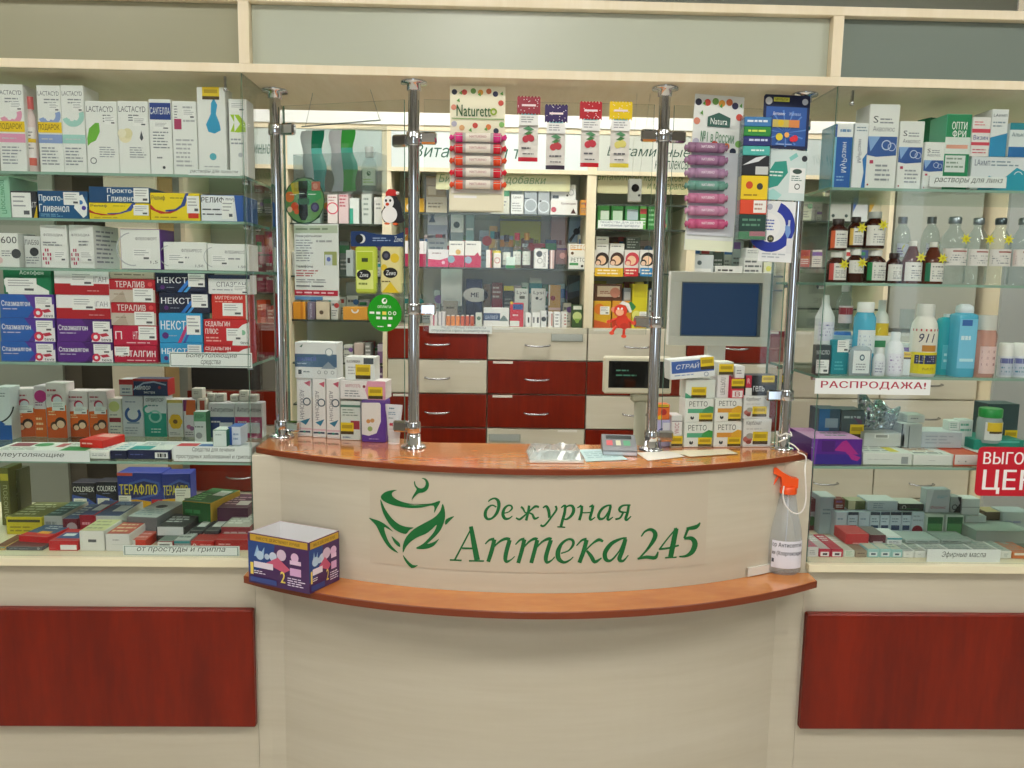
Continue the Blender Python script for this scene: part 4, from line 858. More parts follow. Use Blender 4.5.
B(215, 540, 249, 553, 'a8181a', 'wide dark red box lying against the end glass', 'L e0a0a0 .1 .3 .6 .6 1;', Y=1.80, top='a0a090', tspec='r a8181a 0 .5 1 1;L e0e0d8 .1 .1 .9 .4 3;')
# ================================================================== STOCK IN THE RIGHT HAND CASE
shelf_ctx(1.714, 'on the top shelf', Y=1.79, d=.07)
B(833, 124, 852, 184, '1f5fae', 'tall blue eye drop carton with white top, beside the end glass', 'r eef0f0 .15 0 1 .2;r 7ac0d8 0 .2 .14 1;v dfe9f4 .4 .75 .75 .28 МуРозин;L 8ab8e0 .25 .8 .8 .9 2;L 6a90b8 .3 .06 .9 .16 1;', side='2f9ab0')
B(853, 123, 867, 184, 'eceff0', 'tall white carton with blue wave at its corner', 'p 2f7ac0 .7 1 .85 .75 .7 .55 1 .45 1 1;v 3a4a66 .25 .6 .6 .25 МуРозин;L 8a9ea8 .15 .05 .9 .14 2;')
akv = lambda: 't 3a4048 .14 .14 .3 .22 S;L 8a9096 .36 .16 .8 .24 2;t 7a8088 .14 .26 .86 .32 Акволюс;p 2f5aa0 0 .38 .96 .38 .96 .6 .3 .62 0 .6;o c8d8f0 .62 .48 .06 .8;o c0c8e8 .8 .5 .05 .8;p 8ab0e0 0 .38 .4 .38 .1 .56;r c04060 .1 .66 .22 .7;L 9aa0a6 .3 .7 .9 .92 4;c a02a3a .08 .95 .012;'
B(867.5, 104, 898, 184, WB, 'tallest white drops carton with blue ring picture', akv())
B(898.5, 121, 923, 184, WB, 'middle sized white drops carton with blue ring picture', akv())
B(923.5, 142, 944, 184, WB, 'smallest white drops carton with blue ring picture', akv().replace('.14 .26 .86 .32', '.14 .24 .8 .3'))
B(926, 118, 948, 184, '1f8a62', 'green carton corner behind the small drops carton', 'p 3aa880 0 .4 .5 .05 1 0 1 .15;', Y=1.88, d=.04, rz=.3, dz=.0)
B(944.5, 114, 970, 184, '158a58', 'green and white lens solution carton with bold name', 'r dfe8e2 0 .3 1 .52;b f4f8f4 .22 .1 .82 .2 ОПТИ;b f4f8f4 .26 .21 .8 .3 ФРИ;r e8a890 .05 .4 .9 .45;r e0e6e2 .05 .54 .85 .76;L 8aa090 .1 .56 .8 .72 3;L b0e0c8 .2 .84 .8 .94 2;', side='5ab894')
B(971, 157, 1032, 184, 'e3e8ea', 'wide low carton with turquoise wave picture', 'p 28a0b8 .1 1 .3 .55 .5 .7 .75 .3 1 .5 1 1;t 5a6a80 .05 .08 .3 .26 LAимп;L 8a9ea8 .32 .1 .8 .3 2;o f0f4f4 .78 .55 .14 .85 20 160;', d=.08)
B(971.5, 117, 990, 156.5, 'f0ece8', 'white and pink drops carton with blue name on the wide carton', 'r d8485a 0 .3 1 .4;b 3a4a90 .1 .46 .9 .58 Визин;r d8485a 0 .64 1 .72;L d06a78 .1 .8 .9 .95 2;L e08a90 .1 .1 .8 .24 2;')
B(990.5, 109, 1007.5, 156.5, 'e9ecec', 'tall white carton with blue sea lower half on the wide carton', 'p 2a90c0 0 .6 1 .5 1 1 0 1;t 4a5a6a .1 .1 .9 .16 LAимп;L 8a9ea8 .1 .25 .9 .4 2;')
B(1009, 123, 1032, 156.5, 'e3eceb', 'teal and white carton cut by the picture edge', 'r 1f8a9a 0 0 1 .2;r 2070b0 0 .7 1 1;t 3a6a7a .1 .28 .9 .4 Альком;')
sign(929.5, 176.5, 1006.5, 187.5, [('растворы для линз', .06, .95)], 'white lens solutions sign on the top shelf edge', YS)
# brown and clear bottles
shelf_ctx(1.508, 'on the second shelf', Y=1.785)
AMB = M('3a140a', .12); AMB2 = M('5a2412', .12)
AP = [(.92, 0), (1, .03), (1, .62), (.9, .7), (.55, .8), (.5, .84)]
CAPW = [(.62, .82), (.62, .98), (.58, 1)]
def pstar(t, x, y, z, s_=1):
    m = MB(); P = []
    for i in range(14): r_ = (.0125 if i % 2 == 0 else .0058)*s_; P.append((r_*math.cos(i*PI/7+.3), r_*math.sin(i*PI/7+.3)))
    m.prism(P, -.0004, .0004, 'e6dc34'); m.prism([(x_*.35, z_*.35) for x_, z_ in P], -.0008, -.0005, 'c8b41c'); m.build('price_star', t, (x, y, z))
def amber(x0, y0, x1, y1, strip, desc, cap='e6e4dc', Y=1.80, body=AMB, prof=AP, capp=CAPW, lab=(.08, .62), st=True, Zb=None, cone=False):
    pr = ('r %s 0 0 .22 1;' % strip if strip else '')+'L 5a5e62 .3 .15 .9 .3 1;L 8a8e92 .3 .4 .95 .9 4;'
    t = bottle(x0, y0, x1, y1, prof, body, desc, Y, parts=(('cap', cap, capp), ('label', 'e8e6e0', lab[0], lab[1], 62, pr)), Zb=Zb)
    if st:
        R = (aY(x1, (y0+y1)/2, Y)[0]-aY(x0, (y0+y1)/2, Y)[0])/2; H = aY(x0, y0, Y)[1]-aY(x0, y1, Y)[1]
        pstar(t, R*.35, -R-.0015, H*.62)
    return t
amber(826.5, 252, 846, 281, 'd0504a', 'squat brown syrup bottle with coral striped label')
amber(846.5, 249, 863.5, 281, '', 'squat brown syrup bottle with plain label between striped ones', lab=(.28, .66))
amber(864, 250, 885, 281.5, '1f8a50', 'squat brown syrup bottle with green striped label', st=False)
amber(885.5, 253, 901.5, 282, '', 'small squat brown bottle with white label beside the cone shaped ones', st=False, cap='2a1410')
CP = [(.95, 0), (1, .03), (1, .52), (.85, .6), (.4, .86), (.36, .88)]; CC = [(.36, .87), (.38, .885), (.38, .99), (.34, 1)]
amber(902, 241, 921.5, 283, '', 'cone necked brown bottle with white cap and plain label', prof=CP, capp=CC, body=AMB2, lab=(.06, .5))
amber(922, 242, 943, 283, '1f7a5a', 'cone necked brown bottle with green striped label', prof=CP, capp=CC, body=AMB2, lab=(.06, .5))
amber(828, 219, 847, 251.5, 'e0683a', 'brown bottle with orange striped label stacked above others', Zb=aY(836, 251, 1.8)[1], cap='241410', st=False)
amber(847.5, 217, 863, 248.5, 'e8c060', 'brown bottle with pale yellow striped label stacked above others', Zb=aY(855, 248, 1.8)[1], cap='241410')
amber(863.5, 212, 884.5, 249.5, '', 'brown bottle with grey cap stacked above others', Zb=aY(874, 249, 1.8)[1], cap='a8aca6')
CLR = glassy('bottle_glass', 'f0f6f7', 1.0, .0, 'e6eef0', .04)
def clear(x0, y0, x1, y1, desc, strip='', cap='9aa4aa', Y=1.80, lb=(.28, .53)):
    H = 1
    t = bottle(x0, y0, x1, y1, [(.9, 0), (1, .03), (1, .62), (.9, .7), (.42, .84), (.38, .9), (.38, .93)], CLR, desc, Y,
        parts=(('cap', M(cap, .3, .8), [(.46, .9), (.48, .92), (.48, .985), (.4, 1)]), ('label', 'e9e4e0', lb[0], lb[1], 72, ('r c84a50 .84 0 1 1;' if strip else '')+'r a04a40 .3 .12 .8 .2;L 8a8e92 .1 .35 .9 .9 4;')), seg=24)
    pstar(t, .004 if int(x0) % 2 else .012, -.027, .1); return t
clear(940.5, 217, 965.5, 281.5, 'clear infusion bottle with grey cap next to the cone necked bottle')
clear(966, 218, 987, 282, 'clear infusion bottle second from the cone necked bottle')
clear(987.5, 218, 1009.5, 282, 'clear infusion bottle with red edge on its label', 'x', '5a666c')
clear(1010.5, 218, 1034, 283, 'clear infusion bottle cut by the picture edge')
for x, q in ((892, 'clear vial with purple lettering and yellow star behind cone necked bottles'), (921, 'clear rounded vial with yellow star behind cone necked bottles')):
    t = bottle(x, 217, x+18, 272, [(.9, 0), (1, .03), (1, .66), (.8, .8), (.42, .88), (.4, .92)], CLR, q, 1.86, parts=(('cap', M('8a9094', .3, .6), [(.48, .9), (.48, 1)]), ('label', 'cfd6e0', .4, .6, 50, 'c d8d43a .6 .4 .4;L 6a5a90 .05 .3 .4 .9 3;')))
# white strip light reflections are left to the glass; third shelf
shelf_ctx(1.30, 'on the third shelf', Y=1.80)
TEAL = glassy('aqua_liquid', 'a8e4ea', .9, .02, '3cc0d2', .75); AQUA = glassy('blue_liquid', 'b8e8f6', .9, .02, '62c8ea', .75); PINKL = glassy('pink_liquid', 'f4dcd8', .9, .02, 'e8b4ae', .35)
SP = [(.9, 0), (1, .02), (1, .66), (.85, .76), (.4, .84), (.38, .88)]; SC = [(.44, .87), (.46, .885), (.46, .99), (.4, 1)]
bottle(814.5, 295, 833, 376, [(.95, 0), (1, .02), (1, .72), (.7, .8), (.4, .88), (.4, .9)], 'dfe6e4', 'white bottle with nozzle behind the dark card', 1.83, parts=(('cap', 'e6ebe8', [(.42, .9), (.3, 1)]), ('label', 'd8dce8', .42, .66, 60, 'L 6a6aa0 .1 .1 .9 .8 4;')))
B(815.5, 345, 831, 369, '3a4a50', 'small slate card box with white lower panel beside the teal box', 't dfe6e8 .05 .18 .9 .32 МАСЛО;s .06 .5 .9 .96;', Y=1.79, d=.02)
B(831.5, 340, 848.5, 377, '1f8e9c', 'teal upright box with a white price card', 's .3 .0 .98 .35;L 5ab8c4 .2 .6 .8 .9 3;', Y=1.795, d=.03, side='2aa0ae')
bottle(836, 283, 852.5, 335, SP, CLR, 'clear bottle with red label behind the aqua bottle', 1.87, Zb=1.352, parts=(('cap', 'e6e8e6', SC), ('label', 'e6d6d8', .4, .66, 60, 'r b03a4a 0 .1 1 .5;'), ('liquid', '2f7ad0', [(.95, .0), (1.01, .03), (1.01, .25), (.9, .27)])))
B(833, 335.5, 856, 376, '9fc4d0', 'pale blue box under the clear red labelled bottle', 's .3 .1 .9 .5;', Y=1.845, d=.06)
bottle(853, 302, 874, 376, [(.95, 0), (1, .02), (1, .78), (.8, .84), (.72, .86)], AQUA, 'aqua bottle with broad white cap', 1.815, parts=(('cap', 'eef0ec', [(.78, .86), (.78, .99), (.74, 1)]), ('label', 'e3ebee', .3, .62, 55, 'L 8a9ec0 .1 .2 .8 .9 4;')))
WP = [(.9, 0), (1, .03), (1, .6), (.85, .72), (.5, .8), (.45, .82)]; WC = [(.5, .8), (.52, .82), (.52, .98), (.48, 1)]
bottle(873.5, 300, 888, 352, WP, 'eceae4', 'white bottle with two yellow labels', 1.86, Zb=1.342, parts=(('cap', 'e9eae4', WC), ('label', 'e0bc30', .28, .58, 62, 'c f0e070 .5 .5 .3;r 6a4a20 0 .8 1 1;'), ('label', 'e0b830', .02, .25, 62, 'r 8a6a30 0 .5 1 .8;')))
B(872, 336, 890, 376, 'e4e6e4', 'pale box under the white bottle with yellow labels', '', Y=1.83, d=.06)
bottle(848.5, 346, 871.5, 377, [(.95, 0), (1, .04), (1, .85), (.8, .95), (.5, 1)], glassy('pack_film', 'e0ecee', .9, .1, 'dce6ea', .4), 'clear rounded pack with white disc label', 1.785, parts=(('label', 'e9eeee', .08, .85, 46, 'c 3a5a6a .5 .3 .14;c d8e6e8 .5 .3 .08;L 9aa0a6 .2 .55 .8 .9 3;'),), sy=.35, name='blister_pack', cat='pack')
bottle(872.5, 348, 885, 376.5, WP, 'e6ebee', 'small white bottle beside the clear rounded pack', 1.785, parts=(('cap', 'e3e9ea', WC), ('label', 'dfe3ea', .05, .55, 60, 'L 7a80a0 .1 .1 .9 .9 4;')), sy=.8)
bottle(885.5, 332, 903, 376.5, WP, 'e9ecee', 'white bottle with lilac printed label before the 911 bottle', 1.79, parts=(('cap', 'e6eaea', WC), ('label', 'e3e2ea', .05, .52, 62, 'L 8a6aa0 .1 .1 .9 .9 5;')))
B(902.5, 352, 910.5, 376.5, 'dfe5e8', 'slim pale box squeezed beside the 911 bottle', 'y 0 .0 1 .3;', Y=1.79, d=.03)
bottle(911, 304, 936, 377.5, [(.92, 0), (1, .02), (1, .64), (.9, .74), (.64, .82), (.6, .84)], 'ece9e0', 'white bottle with numerals 911 and yellow black label', 1.80, parts=(('cap', 'e6e6e0', [(.64, .83), (.66, .85), (.66, .98), (.62, 1)]), ('label', 'ece6d8', .04, .66, 80, 'r c02a3a 0 0 1 .05;k 1c2450 .2 .1 .62 .3 911;r c88a3a .3 .36 .7 .5;r e8d81e .0 .52 1 1;r 1c2858 .12 .58 .9 .78;L c8d0f0 .18 .6 .8 .75 3;t b0982a .35 .86 .65 .92 мл;')), seg=24)
bottle(899, 309, 913, 346, [(.7, 0), (1, .6), (1, 1)], CLR, 'clear beaker standing behind the 911 bottle', 1.90, Zb=1.37, name='beaker', cat='beaker')
B(897, 344, 914, 376, 'd8dcda', 'pale box under the beaker', '', Y=1.87, d=.06)
SQP = [(.95, 0), (1, .02), (1, .84), (.85, .92), (.5, .95)]
bottle(936.5, 314, 955, 377, SQP, TEAL, 'square teal antiseptic canister beside the 911 bottle', 1.83, parts=(('cap', 'dfe6e8', [(.4, .95), (.4, 1)]), ('label', '5ac0d0', .1, .5, 40, 'L c0e8f0 .1 .3 .9 .8 2;')), sq=6, sy=.9)
bottle(951, 304, 973, 377, SQP[:-2]+[(.9, .86), (.6, .88)], AQUA, 'square light blue antiseptic canister with flip cap', 1.80, parts=(('cap', 'e3ebf0', [(.62, .88), (.66, .9), (.6, .97), (.3, 1)]), ('label', '7cc8e8', .12, .8, 40, 'r 3a6ab0 .1 .02 .7 .14;L dff2fa .1 .3 .9 .5 1;r c8eefa .1 .8 .9 .86;')), sq=6, sy=.9)
bottle(974, 315, 995, 378, [(.95, 0), (1, .03), (1, .68), (.9, .74), (.85, .76)], PINKL, 'round pink tinted bottle with wide pale cap', 1.80, parts=(('cap', glassy('cap_film', 'eeeeea', .9, .1, 'e8e8e2', .7), [(.9, .76), (.9, .98), (.84, 1)]), ('label', 'e8c8c4', .06, .5, 50, 'L a06a70 .1 .1 .9 .8 3;')))
for x, q in ((998.5, 'small white lidded jar next to the pink tinted bottle'), (1012.5, 'small white lidded jar cut by the picture edge')):
    bottle(x, 343, x+13.5, 378, [(.95, 0), (1, .04), (1, .6), (.95, .62)], 'dfe3ea', q, 1.80, parts=(('cap', 'eeeeea', [(.98, .62), (1, .64), (1, .98), (.92, 1)]), ('label', 'c8cede', .05, .56, 70, 'r 6a70a8 0 0 1 .3;L 5a90a8 .1 .45 .9 .9 2;')), name='jar', cat='jar')
sign(815, 379, 930.5, 394.5, [('РАСПРОДАЖА!', .05, .96)], 'white sale sign with spaced red capitals under the bottles', 1.7478, ink='a81c3c', style='b', name='sale_sign', Yd=.001)
def redsign():
    x0, y0, x1, y1, Y = 976.5, 447, 1090, 496, 1.7485
    X0, X1 = aY(x0, 471, Y)[0], aY(x1, 471, Y)[0]; Z0, Z1 = aY(1000, 496, Y)[1], aY(1000, 447, Y)[1]; w_, h_ = X1-X0, Z1-Z0; r = .012
    P = []
    for cx, cz, a0 in ((w_-r, r, -90), (w_-r, h_-r, 0), (r, h_-r, 90), (r, r, 180)): P += [(cx+r*math.cos(math.radians(a0+q*18)), cz+r*math.sin(math.radians(a0+q*18))) for q in range(6)]
    m = MB(); m.prism(P, 0, .001, M('c2182c', .3))
    print_on(m, 'b f2f0ee .05 .1 .78 .4 ВЫГОДНАЯ;b f2f0ee .06 .46 .72 .96 ЦЕНА;', w_, h_, lambda u, v, e: (w_*u, -e, h_*(1-v)))
    tag(m.build('sale_sticker', None, (X0, Y, Z0)), 'red sticker with large white words cut by the picture edge', 'sticker')
redsign()
# fourth shelf
shelf_ctx(1.093, 'on the fourth shelf', Y=1.785, d=.12)
B(811, 439, 862, 468.5, '5a1a90', 'big purple carton with magenta streak', 'p b0248a .45 .45 .6 .1 .68 .05 .98 .7 .9 .8 .75 .72 .68 .5;r 3a2490 .0 .6 1 1;p b0248a .7 .5 .98 .72 .92 .86 .8 .8;p 7a3ab0 .0 0 .12 0 .08 1 0 1;r 4a1478 .2 .08 .46 .5;', top='c070c0', tspec='r d8a0d0 0 0 1 1;L 5a7a6a .4 .2 .9 .8 3;', d=.14)
B(801, 432, 815, 465, 'a01a64', 'magenta box behind the end glass beside the purple carton', 'r c83a80 0 0 1 .2;s .5 .4 .9 .7;', Y=1.93, d=.05)
B(863, 453, 912, 468.5, 'e0e2dc', 'flat white carton with small code at its corner', 'L b0b4b0 .1 .5 .6 .6 1;r 9aa0a0 .78 .3 .92 .9;', tspec='L 8a9094 .1 .1 .9 .9 5;r d8c83a .6 .5 .8 .9;', d=.13)
B(913, 455, 952.5, 468.5, 'e3e3dd', 'flat white carton with brown printed lid', 'L b0b0b0 .4 .5 .6 .6 1;', tspec='L c08a5a .1 .1 .9 .7 4;L 5a5a60 .1 .7 .9 .95 1;', d=.11)
B(953, 455, 981, 468.5, 'e6dcd8', 'flat orange red topped carton beside the red sticker', 'r d04a2a 0 0 .05 1;r d04a2a 0 .9 1 1;c 3a3a3a .45 .6 .06;c 3a3a3a .2 .6 .04;', top='d0522c', d=.11)
B(981.5, 455, 1030, 468.5, 'c83434', 'flat red carton hidden behind the red sticker', '', top='d8dcd8', d=.11)
ST.update(Z=None, where='on the fourth shelf')
B(818.5, 409, 840, 440, '3a5664', 'dark teal box with yellow foot behind the purple carton', 'r 2a6a9a 0 .0 .5 1;r 8aa0a8 .3 .2 .9 .4;r 6a7a3a .3 .8 1 .9;', Y=1.88, d=.06)
B(841, 410, 864, 441, '46565a', 'grey green box with yellow tag behind the purple carton', 'L a0b0b0 .1 .15 .9 .3 1;p 5a3a5a .5 .2 .9 .3 .9 .5;y .4 .42 1 .8;', Y=1.88, d=.06)
B(864, 433, 905, 446, 'c8ccc8', 'pale grey case with clasp on the flat white carton', 'r e6e8e4 .25 .1 .6 .4;r 9a9e9a .28 .15 .57 .35;', Y=1.86, d=.08, dz=.0)
B(901, 424, 922, 446, 'a8b2b0', 'grey box with dark stripes standing behind the pale case', 'r 3a4448 0 0 .08 1;r 5a6468 .35 .1 .4 1;', Y=1.86, d=.06, top='ccd0cc')
B(921, 432, 962, 453, 'b8c4ca', 'wide pale blue grey box behind the flat cartons', 'L a0acb4 .1 .2 .9 .8 3;', Y=1.86, d=.07, top='cfd6d6')
B(907, 415, 925, 424, 'c8ccc8', 'small pale box on the striped grey box', 'L 8a8e90 .2 .3 .8 .7 1;', Y=1.88, d=.05)
B(949, 421, 959, 434, 'dfe3e0', 'small white carton with grey corner on the blue grey box', 'L 6a9a8a .1 .2 .9 .8 3;', Y=1.88, d=.03)
B(959, 420, 973, 436, 'e0e4e2', 'small white carton with pale green print beside its twin', 'L 6ab09a .1 .1 .9 .5 2;', Y=1.88, d=.03)
# crumpled foil pack
def foil(x0, y0, x1, y1, Y, seed, desc):
    r = random.Random(seed); X0, X1 = aY(x0, (y0+y1)/2, Y)[0], aY(x1, (y0+y1)/2, Y)[0]; Z0, Z1 = aY((x0+x1)/2, y1, Y)[1], aY((x0+x1)/2, y0, Y)[1]
    Z0 = snap((X0+X1)/2, Y+.02, Z0, .03); w_, h_ = X1-X0, Z1-Z0; n = 12; m = MB(); mt = M('c8d2d6', .18, .9)
    G = {}
    for s_ in (0, 1):
        for i in range(n+1):
            for j in range(n+1):
                u, v = i/n, j/n; ed = math.sin(PI*u)**.5*math.sin(PI*v)**.5; dy = (.004+.016*ed+ed*r.uniform(-.006, .006))*(1 if s_ else -1)
                G[s_, i, j] = ((u-.5)*w_*(1-.12*math.sin(v*5))+.0, dy, v*h_*(1-.25*u+.1*math.sin(u*7)))
    for s_ in (0, 1):
        for i in range(n):
            for j in range(n):
                q = [G[s_, i, j], G[s_, i+1, j], G[s_, i+1, j+1], G[s_, i, j+1]]; m.face(q if s_ == 0 else q[::-1], mt)
    for i in range(n):
        m.face([G[0, i, 0], G[1, i, 0], G[1, i+1, 0], G[0, i+1, 0]], mt); m.face([G[0, i, n], G[0, i+1, n], G[1, i+1, n], G[1, i, n]], mt)
        m.face([G[0, 0, i], G[0, 0, i+1], G[1, 0, i+1], G[1, 0, i]], mt); m.face([G[0, n, i], G[1, n, i], G[1, n, i+1], G[0, n, i+1]], mt)
    return tag(m.build('foil_pouch', None, ((X0+X1)/2, Y+.02, Z0)), desc, 'pouch')
foil(862, 396, 884, 433, 1.88, 3, 'crumpled silver foil pouch behind the sale sign, beside the yellow tagged box')
foil(878, 402, 902, 432, 1.89, 5, 'crumpled silver foil pouch leaning next to the striped grey box')
B(987, 404, 1018.5, 441, '3a5258', 'dark green blue carton with olive tag behind the lidded jar', 'y .6 .5 1 .72;L 7a9298 .1 .1 .6 .3 2;', Y=1.90, d=.06)
bottle(978, 408, 1001, 442, [(.85, 0), (1, .1), (1, .62), (.9, .74)], glassy('jar_glass', 'dfeeea', .9, .03, 'd8e6e6', .5), 'clear jar with bright green lid and yellow tag', 1.85, parts=(('lid', '2a9a48', [(.92, .74), (.94, .76), (.94, .98), (.88, 1)]), ('label', 'dfe3e0', .1, .62, 50, 'r e8c830 .1 0 .9 .5;r 4a3a1c .2 .5 .9 .62;')), name='jar', cat='jar', Zb=aY(990, 442, 1.85)[1])
B(974, 440, 1024, 455, '1f8e7c', 'teal green flat carton under the lidded jar', 'r 5ab8a8 .2 .1 .9 .3;', Y=1.84, d=.1)
B(947, 398, 949, 400, 'dfe3e0', 'x', '', Y=1.95) if False else None
# lowest level
shelf_ctx(.871, 'on the lowest level', Y=1.98, d=.05)
B(805, 499, 819, 534, '6a2a2c', 'dark red box beside the spray bottle edge', 'r a0a8a8 0 .4 .8 .8;c 3a6a3a .5 .7 .15;', Y=1.99)
B(819.5, 497, 835, 533, 'a8bcc2', 'tall pale blue grey box behind the barcoded reds', 'L 7a9098 .2 .3 .8 .5 2;', Y=1.96, top='c8d0d0', d=.06)
bl = lambda t: 'r %s 0 .0 1 .12;L 7a8e9e .15 .22 .85 .42 2;r 1f3a5c .12 .5 .88 .68;L 9ab0c0 .1 .75 .9 .95 2;' % t
wt = 'L 8aa4b8 .15 .2 .85 .36 1;L 9ab0c0 .15 .5 .85 .6 1;L b0c0cc .15 .7 .8 .9 2;'
for a, b_, s, q in ((835.5, 847, wt, 'pale blue upright box beside the tall blue grey one'), (847.5, 858, bl('2a3c50'), 'upright white box with dark stripe between two pale boxes'), (858.5, 869.5, wt, 'pale blue upright box before the pair of striped boxes'), (870, 879.5, bl('2a3c50'), 'upright striped box, first of the narrow pair'), (880, 889.5, bl('2a3c50'), 'upright striped box, second of the narrow pair'), (890, 901, bl('1a2c40'), 'upright striped box with black edge after the narrow pair'), (901.5, 911, bl('1a2c40')+'c 1f4a3a .5 .9 .12;', 'upright striped box with dark berry mark'), (911.5, 924, 'L a0b0b8 .1 .1 .9 .4 2;c 8a2438 .5 .7 .2;c 2a3a30 .7 .85 .12;', 'upright white box with crimson berries')):
    B(a, 512, b_, 534, 'c2d2dc', q, s, Y=1.93)
ST.update(Z=None)
B(835, 499.5, 845, 511.5, '7a2a1c', 'small brick red box on the pale blue row', '', Y=1.95, d=.03)
B(848, 501, 866, 511.5, '5a6a3a', 'olive green box on the pale blue row', 'r c8c8a0 0 0 .4 1;', Y=1.95, d=.04, top='b0b090')
B(867, 501, 898, 511.5, 'b4c4cc', 'wide pale blue box on the striped row', 'L 7a90a0 .2 .2 .6 .8 3;', Y=1.94, d=.06, top='d4dada')
B(899, 504, 924, 511.5, '2a302c', 'black box with pale lid on the striped row', 'o b0b8b0 .2 .5 .3 .7;L 3a7a4a .1 .6 .9 .9 1;', Y=1.94, d=.06, top='c8ccc0')
ST.update(Z=.871)
grn = 'r 2a6a3c .08 .08 .92 .95;r 4a8a50 .12 .3 .88 .9;r 1f5a34 .12 .1 .88 .34;'
B(926, 515, 944, 533, 'b8c8bc', 'white edged green box next to the berries box', grn, Y=1.92)
B(945.5, 515, 964, 533, 'b8c8bc', 'white edged green box beside the rounded white packs', grn, Y=1.92)
B(965, 516, 986, 533, 'c0ccc8', 'white rounded pack under two others', 'L a0aca8 .3 .7 .9 .8 1;', Y=1.93)
B(985, 512, 1001.5, 528, '5a4a34', 'brown box with dark round marks by the long tray', 'c 2a1c14 .35 .4 .12;c 2a1c14 .7 .4 .12;L 9a8a70 .1 .7 .9 .9 1;', Y=1.95, top='a89868')
B(1002, 512, 1030, 530, 'a8b4b6', 'grey blue box at the picture edge behind the long tray', 'L 8a90b0 .1 .3 .9 .5 1;L 8aa09a .1 .7 .9 .9 1;', Y=1.94)
ST.update(Z=None)
B(926, 489.5, 950, 514.5, 'b9c6cc', 'pale blue box with crimson script standing on the green boxes', 'k a02448 .2 .7 .85 .86 Фервис;L 7ab0c4 .45 .25 .9 .4 2;p d8e0e4 0 0 .3 0 .1 1 0 1;', Y=1.94, d=.03)
B(950.5, 497, 961, 514.5, '9aa4a4', 'black cornered box with scroll mark on the green boxes', 'p 1c2024 .6 0 1 0 1 1 .3 1 .9 .4;o 2a2e34 .4 .65 .18 .7;', Y=1.94, d=.03)
B(961.5, 499, 980, 515.5, 'd0d8d8', 'white box with grey line on the rounded white pack', 'r a0aaaa 0 .5 1 .56;', Y=1.94, d=.04, top='dfe3e0')
ST.update(Z=.871, d=.11)
tm2 = 'L 7a8a86 .05 .1 .95 .9 6;r 8a9a90 .3 .2 .6 .5;'
for a, b_, z_, c, s, tp, q in ((807, 818.5, 547, 'd8d4d4', 'L 8a8e90 .2 .3 .8 .8 3;', 'c06a80', 'white ended box with pink lid beside the spray bottle'),
  (819, 830.7, 549, 'c02444', 'r ece8e6 .1 .35 .85 .9;r 4a3a40 .3 .5 .7 .75;', 'b8b0ac', 'crimson ended box with barcode, first of the pair'), (831, 843, 549, 'c02444', 'r ece8e6 .1 .35 .85 .9;r 4a3a40 .3 .5 .7 .75;', 'b03a4a', 'crimson ended box with barcode, second of the pair'),
  (843.3, 854.7, 550.5, 'd4dacc', 'L 7ab08a .2 .1 .8 .8 4;', 'c0c4b4', 'pale green ended box after the crimson pair'), (855, 867, 550.5, '9a8a74', 'L 5a4a3a .2 .3 .8 .6 1;', '8a7a64', 'brown ended box between pale green and aqua ones'),
  (867.3, 879, 549, '9ccac8', 'r dfe9e9 .15 .35 .85 .85;r 4a5a6a .3 .48 .7 .7;', 'c4ccb8', 'aqua ended barcoded box beside the brown one'), (879.3, 891, 549, '9ccac8', 'r dfe9e9 .15 .35 .85 .85;r 4a5a6a .3 .48 .7 .7;', 'c8ccb8', 'aqua ended barcoded box in the middle of three'), (891.3, 902.5, 549.5, '9ccac8', 'r dfe9e9 .15 .35 .85 .85;r 4a5a6a .3 .48 .7 .7;', 'c4ccb8', 'aqua ended barcoded box beside the plain white end'),
  (902.8, 914, 551, 'dfe1dc', 'L b0b4b4 .3 .4 .6 .6 1;', 'a8b0ac', 'plain white ended box after three aqua ones'), (914.3, 926, 551, 'dfe1dc', 'L b0b4b4 .3 .4 .6 .6 1;', 'b0b4ac', 'plain white ended box beside the oils sign'),
  (927, 950, 551, 'dfe3e0', '', 'b4bab6', 'flat grey lidded oil box at the start of the oils sign'), (950.5, 975, 551, 'dfe3e0', '', 'a4aca8', 'flat grey lidded oil box behind the middle of the oils sign'), (975.5, 1000, 551, 'dfe3e0', '', 'acaea8', 'flat grey lidded oil box at the end of the oils sign'),
  (1000.5, 1011.5, 551, 'dfe1da', 'L a0b0b0 .3 .3 .7 .8 2;', 'a8b0a8', 'white ended box beside the orange one'), (1012, 1032, 552, 'c8703a', 'r e8ded0 .1 .15 .95 .5;', 'b8643a', 'orange box with white band cut by the picture edge')):
    B(a, z_, b_, 562.5, c, q, s, Y=1.787, top=tp, tspec=tm2 if 'oil' in q or 'white' in q else 'L dfe3e0 .1 .1 .9 .5 3;')
sign(927, 549.5, 1000.5, 562.5, [('Эфирные масла', .2, .8)], 'white essential oils sign in front of flat grey boxes', YS-.004)
ST.update(Z=None, d=.07)
B(846, 534, 869, 544.5, 'c03438', 'small red box lying behind the aqua ended boxes', 'r d8a8a0 .3 .85 .9 .98;', Y=1.83, top='b83a3a')
B(870, 535, 886, 544.5, '5a1c28', 'dark maroon box lying beside the small red one', 'r c8c0c0 .2 .8 .8 .98;', Y=1.83, top='6a6460')
B(887, 537, 902, 545.5, 'd4d8d6', 'small white box lying beside the maroon one', '', Y=1.83)
B(905, 540, 940, 547, '9aa6a2', 'long grey green slim box lying over the oils', 'L 6a7a76 .05 .2 .95 .8 1;', Y=1.84)
B(941, 540, 972, 547, '8e9a94', 'second long grey green slim box lying over the oils', 'L 5a6a66 .05 .2 .95 .8 1;', Y=1.84, tspec=tm2)
